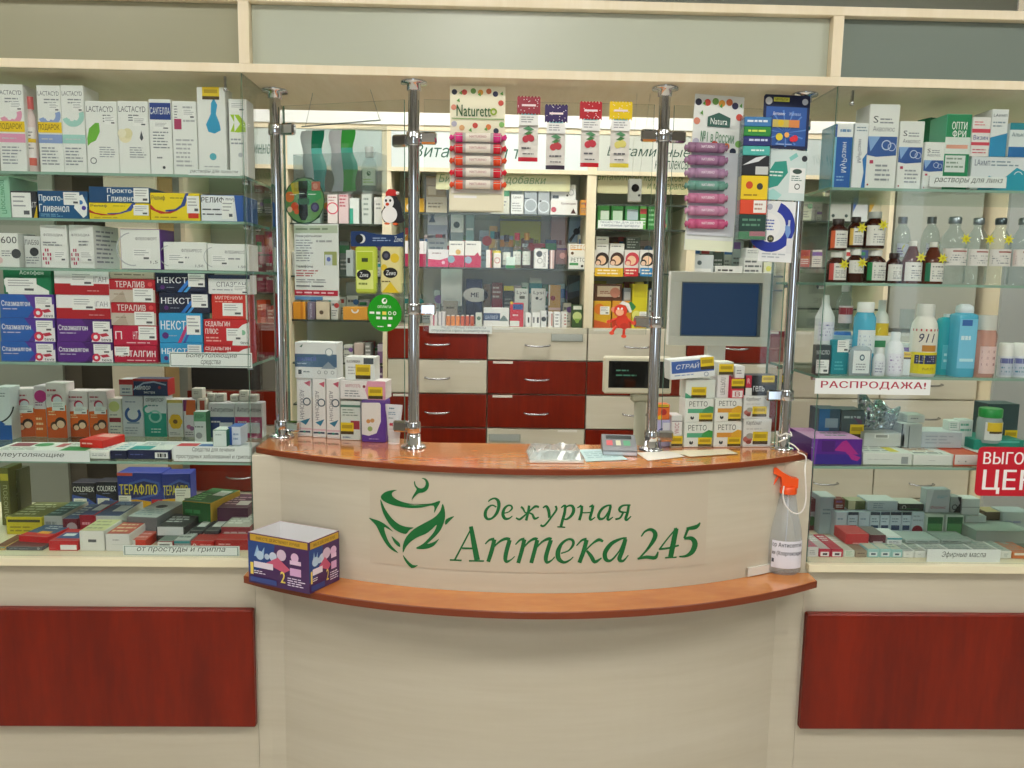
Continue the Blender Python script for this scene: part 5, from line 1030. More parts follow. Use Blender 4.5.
B(976, 531, 1030, 541, '8a968e', 'long shallow grey tray with pale contents', 'r 6a766e 0 .7 1 1;', Y=1.86, d=.09, top='9aa69e', name='display_tray', cat='tray')
# ================================================================== THINGS FIXED TO THE GLASS SCREENS
ANG = [ang(0, 1), ang(1, 2), ang(2, 3)]
def on_screen(i, px, py, off):
    Y = 1.8
    for _ in range(6): Y = SZ[i](aY(px, py, Y)[0])+off
    X, Z = aY(px, py, Y); return X, Y, Z
def card(i, x0, y0, x1, y1, off, name, desc, cat, spec, col='eef0ec', th=.0012, tilt=0, shape=None, mat=None, group=None):
    xm, ym = (x0+x1)/2, (y0+y1)/2; X, Y, Z = on_screen(i, xm, y1, off)
    w_ = (aY(x1, ym, Y)[0]-aY(x0, ym, Y)[0]); h_ = aY(xm, y0, Y)[1]-Z
    m = MB()
    if shape: m.prism([((u-.5)*w_, (1-v)*h_) for u, v in shape], 0, th, mat or col)
    else: m.box(-w_/2, w_/2, 0, th, 0, h_, mat or col, c=.0004)
    hold = bpy.data.objects.new(name, bpy.data.meshes.new(name)); C.objects.link(hold)
    print_on(m, spec, w_, h_, lambda u, v, e: ((u-.5)*w_, -e, (1-v)*h_), hold)
    t = m.build('tmp'); hold.data = t.data; bpy.data.objects.remove(t); hold.data.name = name
    hold.location = (X, Y, Z); hold.rotation_euler = (0, tilt, ANG[i]); tag(hold, desc, cat, group)
    return hold, w_, h_
# price list
card(0, 292, 224, 342, 300, .004, 'price_list_sheet', 'white printed price list sheet with red band taped inside the glass', 'sheet',
     'r c4d0b8 0 .02 .98 .12;L 8a9a80 .04 .04 .9 .1 1;b 4a4c50 .04 .14 .62 .18 Режим работы аптеки;L 9a9ca0 .04 .2 .45 .5 9;L b0b2b4 .5 .2 .9 .26 1;r a8b070 .68 .36 .96 .54;r d8dfe8 .7 .4 .86 .54;c 6a7ac0 .78 .46 .03;b 3a3c40 .04 .54 .42 .58 Телефоны;L c05a60 .04 .6 .6 .7 3;L 9a9ca0 .04 .72 .9 .78 2;L 6a6c70 .04 .8 .85 .84 1;r b8203a 0 .87 .98 .94;L f0c8d0 .04 .885 .9 .93 1;r 5a8ab8 0 .955 .64 1;')
# jar shaped vegetable poster
P = [(.5+.5*math.cos(a)*(1 if abs(math.cos(a)) < .9 else .97), .5+.5*math.sin(a)*(.98 if math.sin(a) > 0 else .95)) for a in [2*PI*k/26 for k in range(26)]]
P = [(u+(.03 if k % 3 == 0 else -.015)*(u-.5)*2, v+(.02 if k % 3 == 0 else 0)*(v-.5)*2) for k, (u, v) in enumerate(P)]
card(0, 283, 176, 326.5, 225, .004, 'cutout_poster', 'round green cutout poster with fruit pieces and dark bottle', 'poster',
     'c 1f4a2c .5 .5 .48 1;c 6a9a5a .5 .5 .455 1;p 3a9a5a .55 .06 .9 .2 .95 .45 .6 .6;p c8b430 .15 .15 .4 .1 .42 .35 .2 .38;c e07a3a .12 .42 .11;c d8522a .25 .62 .09;c f0c8a8 .12 .68 .06;c e0683a .3 .72 .06;r d86a4a .7 .12 .92 .3;c e89a7a .8 .21 .06;c 3a3a5a .78 .64 .1;c 5a5a80 .78 .64 .06;r 14301e .36 .1 .6 .3;c 101412 .48 .9 .0;p 101412 .38 .25 .58 .25 .6 .8 .54 .9 .42 .9 .36 .8;r 2a5a3a .34 .46 .64 .58;L c8e0c8 .38 .34 .56 .38 1;L f0e8d0 .14 .36 .36 .4 1;L e8f4e8 .62 .36 .84 .4 1;', shape=P, mat='1f4a2c')
# header card and two tissue packs under it
card(0, 348, 231, 406, 246.5, .004, 'header_card', 'dark blue curved header card above two tissue packs', 'card',
     'c f0f0f0 .2 .5 .3;c 101820 .16 .5 .28;L b0c4e8 .42 .4 .78 .7 2;i f4f6f8 .82 .35 .98 .7 Zewa;', shape=[(0, .0), (.25, .0), (.5, .2), (.85, .25), (1, .05), (1, 1), (0, 1)], mat='163a74')
def tissue(x0, x1, c, spec, desc):
    X, Y, Z = on_screen(0, (x0+x1)/2, 293.5, .016); w_ = (x1-x0)/800*Y; h_ = 46/800*Y
    m = MB(); m.box(-w_/2, w_/2, 0, .016, 0, h_, c, c=.005); print_on(m, spec, w_, h_, lambda u, v, e: ((u-.5)*w_, -e-.0002, (1-v)*h_))
    o = m.build('tissue_pack', None, (X, Y-.016, Z), ANG[0]); tag(o, desc, 'tissues')
tissue(355, 377.5, 'c8d84a', 'r e6ee90 .1 .1 .9 .9;r b8cc30 .12 .12 .88 .5;r 3a4a20 .35 .25 .65 .33;c 101418 .45 .6 .11 1.5;i f4f6f8 .24 .55 .66 .65 Zewa;L 8a9a40 .2 .75 .7 .85 1;', 'lime green pocket tissue pack under the blue header card')
tissue(380, 403, 'ece0a0', 'c 2a2c3c .3 .2 .1;c 5a5c70 .3 .2 .05;c e8c830 .7 .25 .1;c e8c830 .2 .45 .07;c 101418 .5 .56 .11 1.5;i f4f6f8 .28 .51 .74 .61 Zewa;p e8c828 .1 .98 .5 .75 .9 .98;L 6a5a30 .1 .72 .6 .78 1;', 'yellow flowered pocket tissue pack under the blue header card')
m = MB(); X, Y, Z = on_screen(0, 379, 296, .02); m.box(-.075, .075, -.014, .0, 0, .003, PLASTIC); m.box(-.075, .075, -.015, -.013, .003, .03, PLASTIC)
tag(m.build('tissue_holder', None, (X, Y, Z), ANG[0]), 'clear plastic holder lip under the two tissue packs', 'holder')
# round green sticker
X, Y, Z = on_screen(0, 384.5, 313, -.0035); r_ = 18.5/800*Y
m = MB(); m.prism([(r_*math.cos(2*PI*k/48), r_*math.sin(2*PI*k/48)) for k in range(48)], 0, .0006, M('1f9a1c', .3))
print_on(m, 'c f2f6f0 .5 .18 .08;p 1f9a1c .46 .2 .5 .12 .56 .12 .54 .2;b e8f4e8 .3 .3 .7 .37 ОПЛАТА;r eef4ee .06 .47 .2 .53;r eef4ee .26 .47 .38 .54;r e8d860 .44 .46 .56 .55;o eef4ee .66 .5 .05 .6;o eef4ee .8 .5 .05 .6;r eef4ee .26 .6 .38 .67;r eef4ee .44 .6 .56 .67;r eef4ee .62 .6 .74 .67;L e8f4e8 .3 .84 .52 .9 1;r eef4ee .6 .8 .7 .86;', 2*r_, 2*r_, lambda u, v, e: (r_*(2*u-1), -e, r_*(1-2*v)))
tag(m.build('round_sticker', None, (X, Y, Z), ANG[0]), 'round bright green card payment sticker on the glass beside the pole', 'sticker')
# penguin figure hung on the glass
pg = on_screen(0, 392.5, 224, -.006); t = empty('penguin_figure', pg, 'small flat penguin figure with red hat stuck to the glass', 'figure', rz=ANG[0]); S_ = pg[1]/800
def el(cx, cy, rx, ry, n=20): return [((cx+rx*math.cos(2*PI*k/n))*S_, (cy+ry*math.sin(2*PI*k/n))*S_) for k in range(n)]
m = MB(); m.prism([(x*S_, z*S_) for x, z in ((-11, 6), (-9, 2), (0, 1), (8, 1), (13, 3), (10, 10), (8, 20), (4, 26), (0, 29), (-6, 28), (-9, 24), (-9, 16), (-12, 12))], 0, .004, '15161c'); m.build('body', t)
m = MB(); m.prism(el(-3, 9, 8, 8), -.001, -.0002, 'f0f0ee'); m.prism(el(-4, 21, 5.5, 6), -.0012, -.0002, 'f4f4f2'); m.build('belly', t)
m = MB(); m.prism(el(-6.5, 22.5, 1.1, 1.4, 10), -.0022, -.0014, '101014'); m.prism(el(-2, 22.5, 1.1, 1.4, 10), -.0022, -.0014, '101014'); m.prism(el(-5, 19, 1.8, 1.5, 10), -.003, -.0014, 'd84a20'); m.build('face', t)
m = MB(); m.prism([(x*S_, z*S_) for x, z in ((-7, 27), (3, 27), (6, 29), (2, 33), (-4, 33.5), (-7, 30))], -.0014, .003, 'c42420'); m.prism(el(5.5, 29.5, 1.6, 1.6, 10), -.002, .003, 'f0e8e0'); m.build('hat', t)
m = MB(); m.prism(el(-6, 0.5, 2.6, 1.2, 10), -.001, .003, 'd8602a'); m.prism(el(3, 0, 2.6, 1.2, 10), -.001, .003, 'd8602a'); m.build('foot', t)
# clear hanging tray with two refill pouches and a bottle
a = on_screen(0, 300, 192, .03); b_ = on_screen(0, 381, 192, .03)
tw = math.hypot(b_[0]-a[0], b_[1]-a[1]); TX, TY, TZ = (a[0]+b_[0])/2, (a[1]+b_[1])/2, a[2]-.004
t = empty('hanging_tray', (TX, TY, TZ), 'clear plastic tray hung inside the glass holding two pouches', 'tray', rz=ANG[0])
m = MB(); m.box(-tw/2, tw/2, -.025, .03, 0, .002, PLASTIC); m.box(-tw/2, tw/2, -.026, -.0245, .002, .085, PLASTIC); m.box(-tw/2-.001, -tw/2+.0005, -.025, .03, .002, .085, PLASTIC); m.box(tw/2-.0005, tw/2+.001, -.025, .03, .002, .085, PLASTIC); m.box(-tw/2, tw/2, .03, .0312, .002, .15, PLASTIC); m.build('body', t)
m = MB(); m.tube([(-tw/2-.005, .02, .155), (tw/2-.01, .02, .162)], .0015, M('8a9a98', .3)); m.build('hanging_rod', t)
m = MB(); m.tube([(-tw/2+.005, .02, .155), (-tw/2+.03, .02, .245)], .0006, M('9aa0a0', .3)); m.tube([(tw/2-.012, .02, .162), (tw/2-.04, .02, .245)], .0006, M('9aa0a0', .3)); m.build('wire', t)
def pouch(x0, x1, y0, y1, cw, cg, desc, flip=0):
    X, Y, Z = on_screen(0, (x0+x1)/2, 188, .028); w_ = (x1-x0)/800*Y; h_ = (y1-y0)/800*Y; mb = MB(); n = 14
    g = lambda u, v: ((u-.5)*w_*(1-.22*math.sin(PI*v*2+.5)**2)+.004*math.sin(v*6), -.007*math.sin(PI*u)**.6*(.35+.65*math.sin(PI*min(1, v*1.2+.05))), v*h_)
    for i in range(8):
        for j in range(n):
            u0, u1, v0, v1 = i/8, (i+1)/8, j/n, (j+1)/n; q = [g(u0, v0), g(u1, v0), g(u1, v1), g(u0, v1)]; c_ = cw if i < 4 else (cg[0] if j < 5 else cg[1] if j < 10 else cg[2])
            mb.face(q, M(c_, .2), True); mb.face([(p[0], -p[1]+.0004, p[2]) for p in q[::-1]], M(c_, .2), True)
    o = mb.build('refill_pouch', None, (X, Y, TZ+.0025), ANG[0]); tag(o, desc, 'pouch'); return o
pouch(301, 327, 129, 187, 'c4cccc', ('2a9a90', '5ac0b4', '0f7a58'), 'silver and teal refill pouch standing in the clear tray')
pouch(329, 358, 129, 187, 'c8c8cc', ('2a9a2c', '3aa890', '3aa040'), 'silver and bright green refill pouch standing in the clear tray')
X, Y, Z = on_screen(0, 369, 188, .026)
bottle(361, 147, 378, 188, [(.9, 0), (1, .05), (1, .55), (.7, .68), (.4, .74), (.4, .78)], CLR, 'clear bottle with white flip cap in the hanging tray', Y, parts=(('cap', 'e4e8e6', [(.5, .76), (.5, .98), (.46, 1)]), ('label', 'dfe8d0', .12, .5, 50, 'c 3a6a3a .5 .3 .14;L a8c860 .1 .6 .9 .9 2;')), where='', Zb=TZ+.0022, sy=.7)
# candy tube cards
def tubes(i, x0, x1, ys, off, cols, desc, card_desc, grp, r_px=4.6, style=0):
    for k, (y, (ca, cb, cc)) in enumerate(zip(ys, cols)):
        xm = (x0+x1)/2; X, Y, Z = on_screen(i, xm, y+r_px, off); L_ = (x1-x0)/800*Y/2; R = r_px/800*Y
        t = empty('candy_tube', (X, Y, Z), desc % cc, 'sweets', rz=ANG[i])
        m = MB(); m.tube([(-L_*.94, 0, R), (L_*.94, 0, R)], R, M(cb, .25) if isinstance(cb, str) else cb, 12)
        m.build('roll', t)
        for s in (-1, 1):
            e = MB(); c_ = M(ca if s < 0 or style else ca, .2)
            e.tube([(s*L_*.62, 0, R), (s*L_*.9, 0, R), (s*L_*.96, 0, R), (s*L_*1.0, 0, R), (s*L_*1.1, 0, R+.001*s), (s*L_*1.16, 0, R)], R, c_, 10, rr=[R*1.03, R*1.03, R*.75, R*.35, R*.7, R*.2]); e.build('twisted_end', t)
        lb = MB(); nn = 5
        for q in range(nn):
            a0, a1 = math.radians(-60+120*q/nn), math.radians(-60+120*(q+1)/nn); rr = R*1.04
            lb.face([(-L_*.5, -rr*math.cos(a0), R+rr*math.sin(a0)), (L_*.5, -rr*math.cos(a0), R+rr*math.sin(a0)), (L_*.5, -rr*math.cos(a1), R+rr*math.sin(a1)), (-L_*.5, -rr*math.cos(a1), R+rr*math.sin(a1))], 'e6dfd2' if style == 0 else cb, True)
        print_on(lb, 'b %s .16 .3 .84 .62 NATURINO;' % ('b88a8a' if style == 0 else 'f0e4ee'), L_, R*1.6, lambda u, v, e: ((u-.5)*L_*1.0, -R*1.06-e, R*.2+R*1.6*(1-v)))
        lb.build('label', t)
fruit = ''.join('c %s %g %g %g;' % (c, u, v, .022) for c, u, v in (('2a2c40', .08, .05), ('c84a3a', .26, .05), ('6a9a4a', .42, .04), ('e0a03a', .55, .05), ('c86a3a', .7, .04), ('2a2c50', .82, .06), ('d88a70', .07, .17), ('c84a3a', .92, .13), ('b0b0c0', .08, .3), ('d8a870', .22, .33), ('c84030', .46, .31), ('d87a3a', .7, .32), ('202840', .84, .35), ('7ab05a', .94, .3)))
fruit += ''.join('p 5a9a40 %g %g %g %g %g %g;' % (u, v, u+.05, v-.02, u+.06, v+.012) for u, v in ((.16, .06), (.5, .07), (.34, .35), (.62, .34), (.9, .06), (.12, .12)))
nat = 'r ece8cc 0 0 1 1;'+fruit+'b 2a5a24 .12 .15 .74 .24 Naturett;o 8aa81c .79 .2 .028 .5;r 6a9a4a .04 .255 .98 .262;r d8d6cc .03 .41 .97 .85;r e9e4c8 .0 .88 .96 .99;r f0f0ec .08 .87 .5 .89;'
card(1, 449, 86, 504, 212, -.006, 'candy_display_card', 'cream display card with fruit border reading Naturetto', 'display card', nat)
RED, PNK, ORG = 'd8283a', 'e03a8a', 'e8502a'
CT = glassy('tube_film', 'eeeeee', .9, .1, 'e0ddd8', .6)
tubes(1, 454, 502, [138, 149, 161, 173, 185], -.016, [(PNK, CT, 'pink ended clear candy tube, topmost on the cream card'), (RED, CT, 'red ended clear candy tube, second on the cream card'), (ORG, CT, 'orange ended clear candy tube in the middle of the cream card'), (RED, CT, 'red ended clear candy tube, fourth on the cream card'), (ORG, CT, 'orange ended clear candy tube, lowest on the cream card')], '%s', '', '')
nat2 = 'r dfe4e0 0 0 1 1;'+fruit.replace(' .35 .02', ' .3 .02')+'p 2a5a50 .28 .14 .5 .11 .74 .14 .74 .2 .28 .2;t e8f0ec .34 .145 .68 .185 Natura;b 5a8a6a .16 .23 .84 .3 №1 в России;r c4cad0 .02 .36 .98 .9;r dfe6cc .0 .93 .98 1;'
card(2, 683, 95, 733.5, 251, -.006, 'candy_display_card', 'pale display card reading №1 в России with seven lilac tubes', 'display card', nat2, tilt=.03)
tubes(2, 687, 725, [148, 160.5, 173.5, 186, 198.5, 211, 224], -.014, [(a_, a_, 'opaque %s candy tube, %s on the pale card' % (n_, o_)) for a_, n_, o_ in (('96708e', 'mauve', 'topmost'), ('9c7094', 'mauve', 'second'), ('a884a4', 'lilac', 'third'), ('6a9e90', 'green', 'fourth'), ('c07898', 'pink', 'fifth'), ('c08aa8', 'pink', 'sixth'), ('c45a84', 'bright pink', 'lowest'))], '%s', '', '', r_px=4.8, style=1)
# hanging bars
def barpack(x0, x1, y0, y1, top, fr, desc, foot):
    X, Y, Z = on_screen(1, (x0+x1)/2, y1, -.012); w_ = (x1-x0)/800*Y; h_ = (y1-y0)/800*Y; n = 10
    t = empty('snack_bar', (X, Y, Z), desc, 'snack bar', rz=ANG[1]); m = MB()
    hb = h_*.62
    for j in range(n):
        v0, v1 = j/n, (j+1)/n
        for i in range(6):
            u0, u1 = i/6, (i+1)/6; g = lambda u, v: ((u-.5)*w_*.84, -.006*math.sin(PI*u)*math.sin(PI*v)**.5-.0005, v*hb); q = [g(u0, v0), g(u1, v0), g(u1, v1), g(u0, v1)]
            col_ = foot if j == 0 else 'e4e2da'
            m.face(q, M(col_, .25), True); m.face([(a, -b, c) for a, b, c in q[::-1]], M(col_, .25), True)
    print_on(m, 'c %s .36 .46 .085;c %s .64 .44 .085;c %s .52 .36 .06;p 3a7a3a .25 .34 .5 .26 .75 .3 .5 .36;p 4a8a5a .2 .2 .5 .14 .8 .22 .6 .26;L 5a5a60 .15 .64 .85 .74 1;L 3a3c40 .2 .8 .8 .86 1;' % (fr, fr, fr), w_*.8, hb, lambda u, v, e: ((u-.5)*w_*.8, -.0072-e, hb*(1-v))); m.build('wrapper', t)
    m = MB(); m.box(-w_*.3, w_*.3, -.0005, .0005, hb, h_*.74, M('7ac0c8', .3)); m.box(-w_*.42, w_*.42, -.0082, -.0076, hb*.88, h_*.7, 'eceeea')
    print_on(m, 'L 9a9ca0 .1 .1 .9 .8 3;', w_*.8, h_*.15, lambda u, v, e: ((u-.5)*w_*.8, -.0084-e, hb*.88+h_*.15*(1-v))); m.build('price_sticker', t)
    m = MB(); k = 7; P = []
    P += [((-.5+i/(2*k))*w_, h_*(1 if i % 2 else .975)) for i in range(2*k+1)]+[((.5-i/(2*k))*w_, h_*(.74 if i % 2 else .715)) for i in range(2*k+1)]
    m.prism(P, -.002, .002, M(top, .3)); r2 = random.Random(int(x0))
    for q in range(16):
        a, b = r2.uniform(-.46, .46)*w_, h_*r2.uniform(.75, .97); m.prism([(a+.0011*math.cos(2*PI*z/6), b+.0009*math.sin(2*PI*z/6)) for z in range(6)], -.0024, -.0021, 'f2e8ec')
    m.prism([(-.3*w_, h_*.84), (.3*w_, h_*.84), (.3*w_, h_*.87), (-.3*w_, h_*.87)], -.003, -.0026, 'f4e0e4'); m.build('header', t)
barpack(516.5, 539, 100, 161.5, '960e2a', 'b8283c', 'fruit bar in dark red dotted header, beside the cream card', 'c8283a')
barpack(544, 566, 108, 169.5, '2c1258', 'b8323c', 'fruit bar in purple dotted header', '3a3040')
barpack(578.5, 600, 105, 167, 'b40e20', 'c02a3c', 'fruit bar in bright red dotted header', 'c8202c')
barpack(608, 630, 105, 167.5, 'e8c808', 'd8d070', 'lemon bar in yellow dotted header', 'd8c840')
# cards by the fourth pole
card(2, 760.5, 95, 808.5, 149, -.02, 'blister_card', 'dark blue blister card with yellow title and fruit', 'card',
     'r 2a5aa8 .06 .22 .94 .94;'+''.join('p 5a8ad0 .5 .7 %g %g %g %g;' % (.5+.44*math.cos(a), .62+.34*math.sin(a), .5+.44*math.cos(a+.09), .62+.34*math.sin(a+.09)) for a in [i*.5 for i in range(12)])+'c c8ccd0 .1 .12 .07;r c8cc50 .2 .05 .54 .13;t 3a3c20 .24 .07 .5 .11 МУЛЬТИ;c c0c8d8 .88 .12 .06;i e4ecf8 .2 .32 .46 .38 Витамин;i b0c8f0 .54 .32 .8 .38 Железо;r c8b860 .2 .46 .76 .6;c e0c020 .38 .52 .06;r d88a4a .55 .46 .78 .6;c e8d83a .36 .78 .07;c f0b060 .52 .74 .05;c d8283a .7 .8 .06;c d8283a .64 .82 .05;L a0b8e0 .3 .9 .8 .94 1;', col='10204a', shape=[(.03, 0), (.97, 0), (1, .04), (1, .96), (.97, 1), (.03, 1), (0, .96), (0, .04)], mat='10204a')
card(2, 757.5, 149.5, 805, 200, -.017, 'toothbrush_card', 'pale teal toothbrush card with green oval under the dark blue card', 'card',
     'p 2f9a8a .12 .55 .3 .25 .55 .22 .6 .45 .4 .72 .2 .78;L e0f0ec .2 .42 .5 .56 2;p 8ad0c8 .6 .15 .75 .05 .8 .12 .64 .22;p a8dcd8 .0 .95 .3 .78 .5 .9 .4 1 0 1;c 2a3038 .94 .16 .06;r eef2f0 .64 .35 .98 .85;c 3a5048 .8 .42 .05 2;L 6a8a80 .68 .5 .94 .62 3;o 3a4a48 .82 .72 .06 .7;', col='d3e4e2', tilt=.02)
card(2, 757, 201, 792, 262, -.016, 'brush_head_card', 'white card with thick blue arc and small brush heads', 'card',
     'o 2438a0 .3 .42 .42 .62 200 430;c f0f2f2 .2 .42 .22;c 3a3c34 .32 .62 .06;t c8c890 .27 .6 .37 .64 38;L 4a60b0 .12 .3 .42 .5 4;c b0b8c8 .22 .1 .05;p 7aa0d8 .72 .4 .85 .36 .9 .5 .82 .62 .74 .52;r c8d0d8 .8 .3 .86 .4;L b8c0c8 .1 .85 .9 .95 2;r e0e4e6 .8 .6 .98 .85;', col='e9edee', tilt=.03)
# gum rack
GX = on_screen(2, 746, 241, .0); gy = GX[1]-.012
t = empty('gum_rack', (GX[0], gy, GX[2]), 'clear upright rack of chewing gum packs beside the blue cards', 'rack', rz=0)
hw = 13.5/800*gy; hh = 118/800*gy
m = MB(); m.box(-hw, hw, -.03, .0, 0, .0015, PLASTIC); m.box(-hw, hw, -.0312, -.0302, 0, .02, PLASTIC); m.box(-hw-.0012, -hw, -.03, 0, 0, hh, PLASTIC); m.box(hw, hw+.0012, -.03, 0, 0, hh, PLASTIC); m.box(-hw, hw, 0, .0012, 0, hh, PLASTIC); m.build('frame', t)
gum = [(233, 240, '2f9a5a', 'green gum pack with pink corner, lowest in the rack', 'r d87a8a .4 0 1 .6;'), (216, 232, '1c4038', 'tall dark green gum pack in the rack', 'L 5a8a70 .1 .2 .9 .8 2;'), (202, 215.5, 'd84a2a', 'orange gum pack with white card in the rack', 'r eceae4 .5 .05 .98 .9;L b08a80 .54 .2 .9 .8 2;'), (179, 201.5, 'e8c81c', 'large yellow gum pack in the rack', 'c c84a1c .3 .4 .16;c 3a3a3a .7 .45 .14;L a07a10 .1 .75 .9 .9 1;'), (160, 178.5, '181c22', 'black gum pack with white stroke in the rack', 'p d8dce0 .0 .5 .5 .1 .9 .0 .6 .3;r c8ccc8 .5 .55 .98 .95;'), (151, 159.5, '4ab0a8', 'aqua gum pack in the rack', 'L e0f4f0 .3 .3 .8 .7 1;'), (142, 150.5, '202c70', 'navy gum pack in the rack', 'L c8d4f0 .2 .2 .9 .7 1;'), (133, 141.5, '2a8a3c', 'grass green gum pack near the top of the rack', 'L d8ec60 .15 .25 .85 .75 1;'), (124, 132.5, '3a7ab4', 'sky blue gum pack, topmost in the rack', 'L e4eef8 .1 .25 .9 .75 1;')]
zc = GX[2]+.0018
for y0, y1, c, d_, sp in gum:
    h_ = (y1-y0+.7)/800*(gy-.03); m = MB(); m.box(-hw+.001, hw-.001, 0, .025, 0, h_-.0004, c, c=.001); print_on(m, sp, 2*hw, h_, lambda u, v, e: ((u-.5)*2*hw*.95, -e, h_*(1-v)))
    tag(m.build('gum_pack', None, (GX[0], gy-.028, zc)), d_, 'gum pack'); zc += h_
# ================================================================== STAFF SIDE
m = MB(); m.box(-.5, .68, 2.03, 2.62, .72, .75, CREAM, c=.002)
for X in (-.48, .66): m.box(X-.015, X+.015, 2.05, 2.6, 0, .7195, CREAM)
tag(m.build('staff_desk'), 'cream staff desk hidden low behind the service counter', 'desk'); support(-.5, .68, 2.03, 2.62, .75)
# monitor
MY = 2.36; X0_, X1_ = aY(669.5, 309, MY)[0], aY(772, 309, MY)[0]; Z0_, Z1_ = aY(720, 346, MY)[1], aY(720, 272, MY)[1]; w_, h_ = X1_-X0_, Z1_-Z0_
t = empty('computer_monitor', ((X0_+X1_)/2, MY, .75), 'boxy white computer monitor with dark blue screen behind the glass', 'monitor', rz=0)
b0 = Z0_-.75
m = MB(); fw = .02*w_/.3
MW = M('fbfcfb', .4)
for q in ((-w_/2, w_/2, b0, b0+.028), (-w_/2, w_/2, b0+h_-.03, b0+h_), (-w_/2, -w_/2+.034, b0+.028, b0+h_-.03), (w_/2-.031, w_/2, b0+.028, b0+h_-.03)): m.box(q[0], q[1], 0, .03, q[2], q[3], MW, c=.001)
m.box(-w_/2+.01, w_/2-.01, .03, .07, b0+.01, b0+h_-.01, MW, c=.01); m.build('housing', t)
m = MB(); m.box(-w_/2+.034, w_/2-.031, .008, .012, b0+.028, b0+h_-.03, emis('lit_screen', '2f62a0', .16, (.01, .03, .07, 1))); m.build('screen', t)
m = MB()
for q in ((-w_/2+.034, w_/2-.031, b0+.028, b0+.031), (-w_/2+.034, w_/2-.031, b0+h_-.034, b0+h_-.03), (-w_/2+.034, -w_/2+.038, b0+.031, b0+h_-.034), (w_/2-.040, w_/2-.031, b0+.031, b0+h_-.034)): m.box(q[0], q[1], .002, .0079, q[2], q[3], M('6a7680', .3))
m.build('inner_bezel', t)
m = MB(); m.box(-.03, .03, .03, .055, .015, b0+.05, MW, c=.004); m.lathe([(.11, .0004), (.11, .01), (.04, .018)], MW, 28, cy=.05, sy=.8); m.build('stand', t)
# customer display on its post
CY_ = 2.07; X0_, X1_ = aY(604, 375, CY_)[0], aY(672, 375, CY_)[0]; Z0_, Z1_ = aY(636, 394, CY_)[1], aY(636, 357, CY_)[1]; w_, h_ = X1_-X0_, Z1_-Z0_
PX = aY(641, 420, CY_)[0]
t = empty('customer_display', (PX, CY_, .75), 'beige customer price display with black window on a grey post', 'display')
BG = M('d8d4bc', .45); off = (X0_+X1_)/2-PX; b0 = Z0_-.75
m = MB(); m.box(off-w_/2, off+w_/2, 0, .03, b0, b0+h_, BG, c=.004); m.build('housing', t)
m = MB(); m.box(off-w_/2+.012, off+w_/2-.006, -.001, .0005, b0+.016, b0+h_-.011, M('0c0f10', .1)); print_on(m, 'L 4a8a70 .12 .3 .42 .42 1;L 4a8a70 .12 .48 .46 .6 1;', w_-.018, h_-.027, lambda u, v, e: (off-w_/2+.012+(w_-.018)*u, -.001-e, b0+.016+(h_-.027)*(1-v))); m.build('window', t)
m = MB(); m.box(-.026, .022, .004, .034, b0-.024, b0+.002, M('a8a890', .5), c=.006); m.tube([(0, .02, 0.0005), (0, .02, b0-.02)], .0155, M('a8a892', .45), 16); m.lathe([(.036, .0003), (.034, .006), (.016, .009)], M('a8a892', .45), 20, cy=.02); m.build('post', t)
# card terminal
TY_ = 1.775; p = aZ(620, 456, ZT); t = empty('card_terminal', (p[0], p[1], ZT), 'small grey card payment terminal lying on the counter', 'card terminal', rz=-.08)
m = MB(); m.prism([(0, 0)], 0, 0, 'fff') if False else None
GR = M('6a6e72', .35); hw = 17.5/800*p[1]
poly = [(0, .0005), (.0, .012), (.012, .018), (.075, .034), (.085, .03), (.088, .0005)]
V = [(-hw, y, z) for y, z in poly]+[(hw, y, z) for y, z in poly]; n = len(poly)
m.add(V, [tuple(range(n)), tuple(reversed(range(n, 2*n)))], GR); m.add(V, [(i, n+i, n+(i+1) % n, (i+1) % n)[::-1] for i in range(n)], GR); m.build('body', t)
m = MB(); m.add([(-hw*.96, -.0006, .002), (hw*.96, -.0006, .002), (hw*.96, -.0006, .009), (-hw*.96, -.0006, .009)], [(0, 1, 2, 3)], M('c8ccd0', .2, .6)); m.build('trim_bar', t)
m = MB(); s_ = lambda u, v: (-hw+2*hw*u, .012+.063*v, .0184+.016*v)
for u0, u1, c in ((.12, .3, 'c84a50'), (.4, .54, 'c8c8a8'), (.62, .82, '4a9a70')):
    m.add([s_(u0, .1), s_(u1, .1), s_(u1, .5), s_(u0, .5)], [(0, 1, 2, 3)], c)
m.build('key', t)
m = MB(); m.add([s_(.12, .62), s_(.88, .62), s_(.88, .9), s_(.12, .9)], [(0, 1, 2, 3)], M('2a3436', .15)); m.build('screen', t)
# money dish under clear plastic, papers
p1, p2 = aZ(530, 463, ZT), aZ(583, 462, ZT); w_ = p2[0]-p1[0]; mx_ = (p1[0]+p2[0])/2
t = empty('money_dish', (mx_, p1[1], ZT), 'clear crinkled plastic money dish on a white booklet', 'dish', rz=.02)
m = MB(); m.box(-w_/2, w_/2, 0, .105, .0004, .006, 'e6e6de', c=.0008); m.build('booklet', t)
r = random.Random(4); n = 12; m = MB(); FM = glassy('crinkled_film', 'e8eeee', 1.0, .04, 'cfd8d8', .35); G = {}
for i in range(n+1):
    for j in range(n+1):
        u, v = i/n, j/n; e = min(u, 1-u, v, 1-v); z = .0065+(.016 if e < .12 else .004)+r.uniform(-.003, .004)*(e > .01); G[i, j] = ((u-.5)*w_*1.04+r.uniform(-.002, .002), -.002+.107*v+r.uniform(-.002, .002), z if e > .01 else .008)
for i in range(n):
    for j in range(n): m.face([G[i, j], G[i+1, j], G[i+1, j+1], G[i, j+1]], FM)
m.build('dish_film', t)
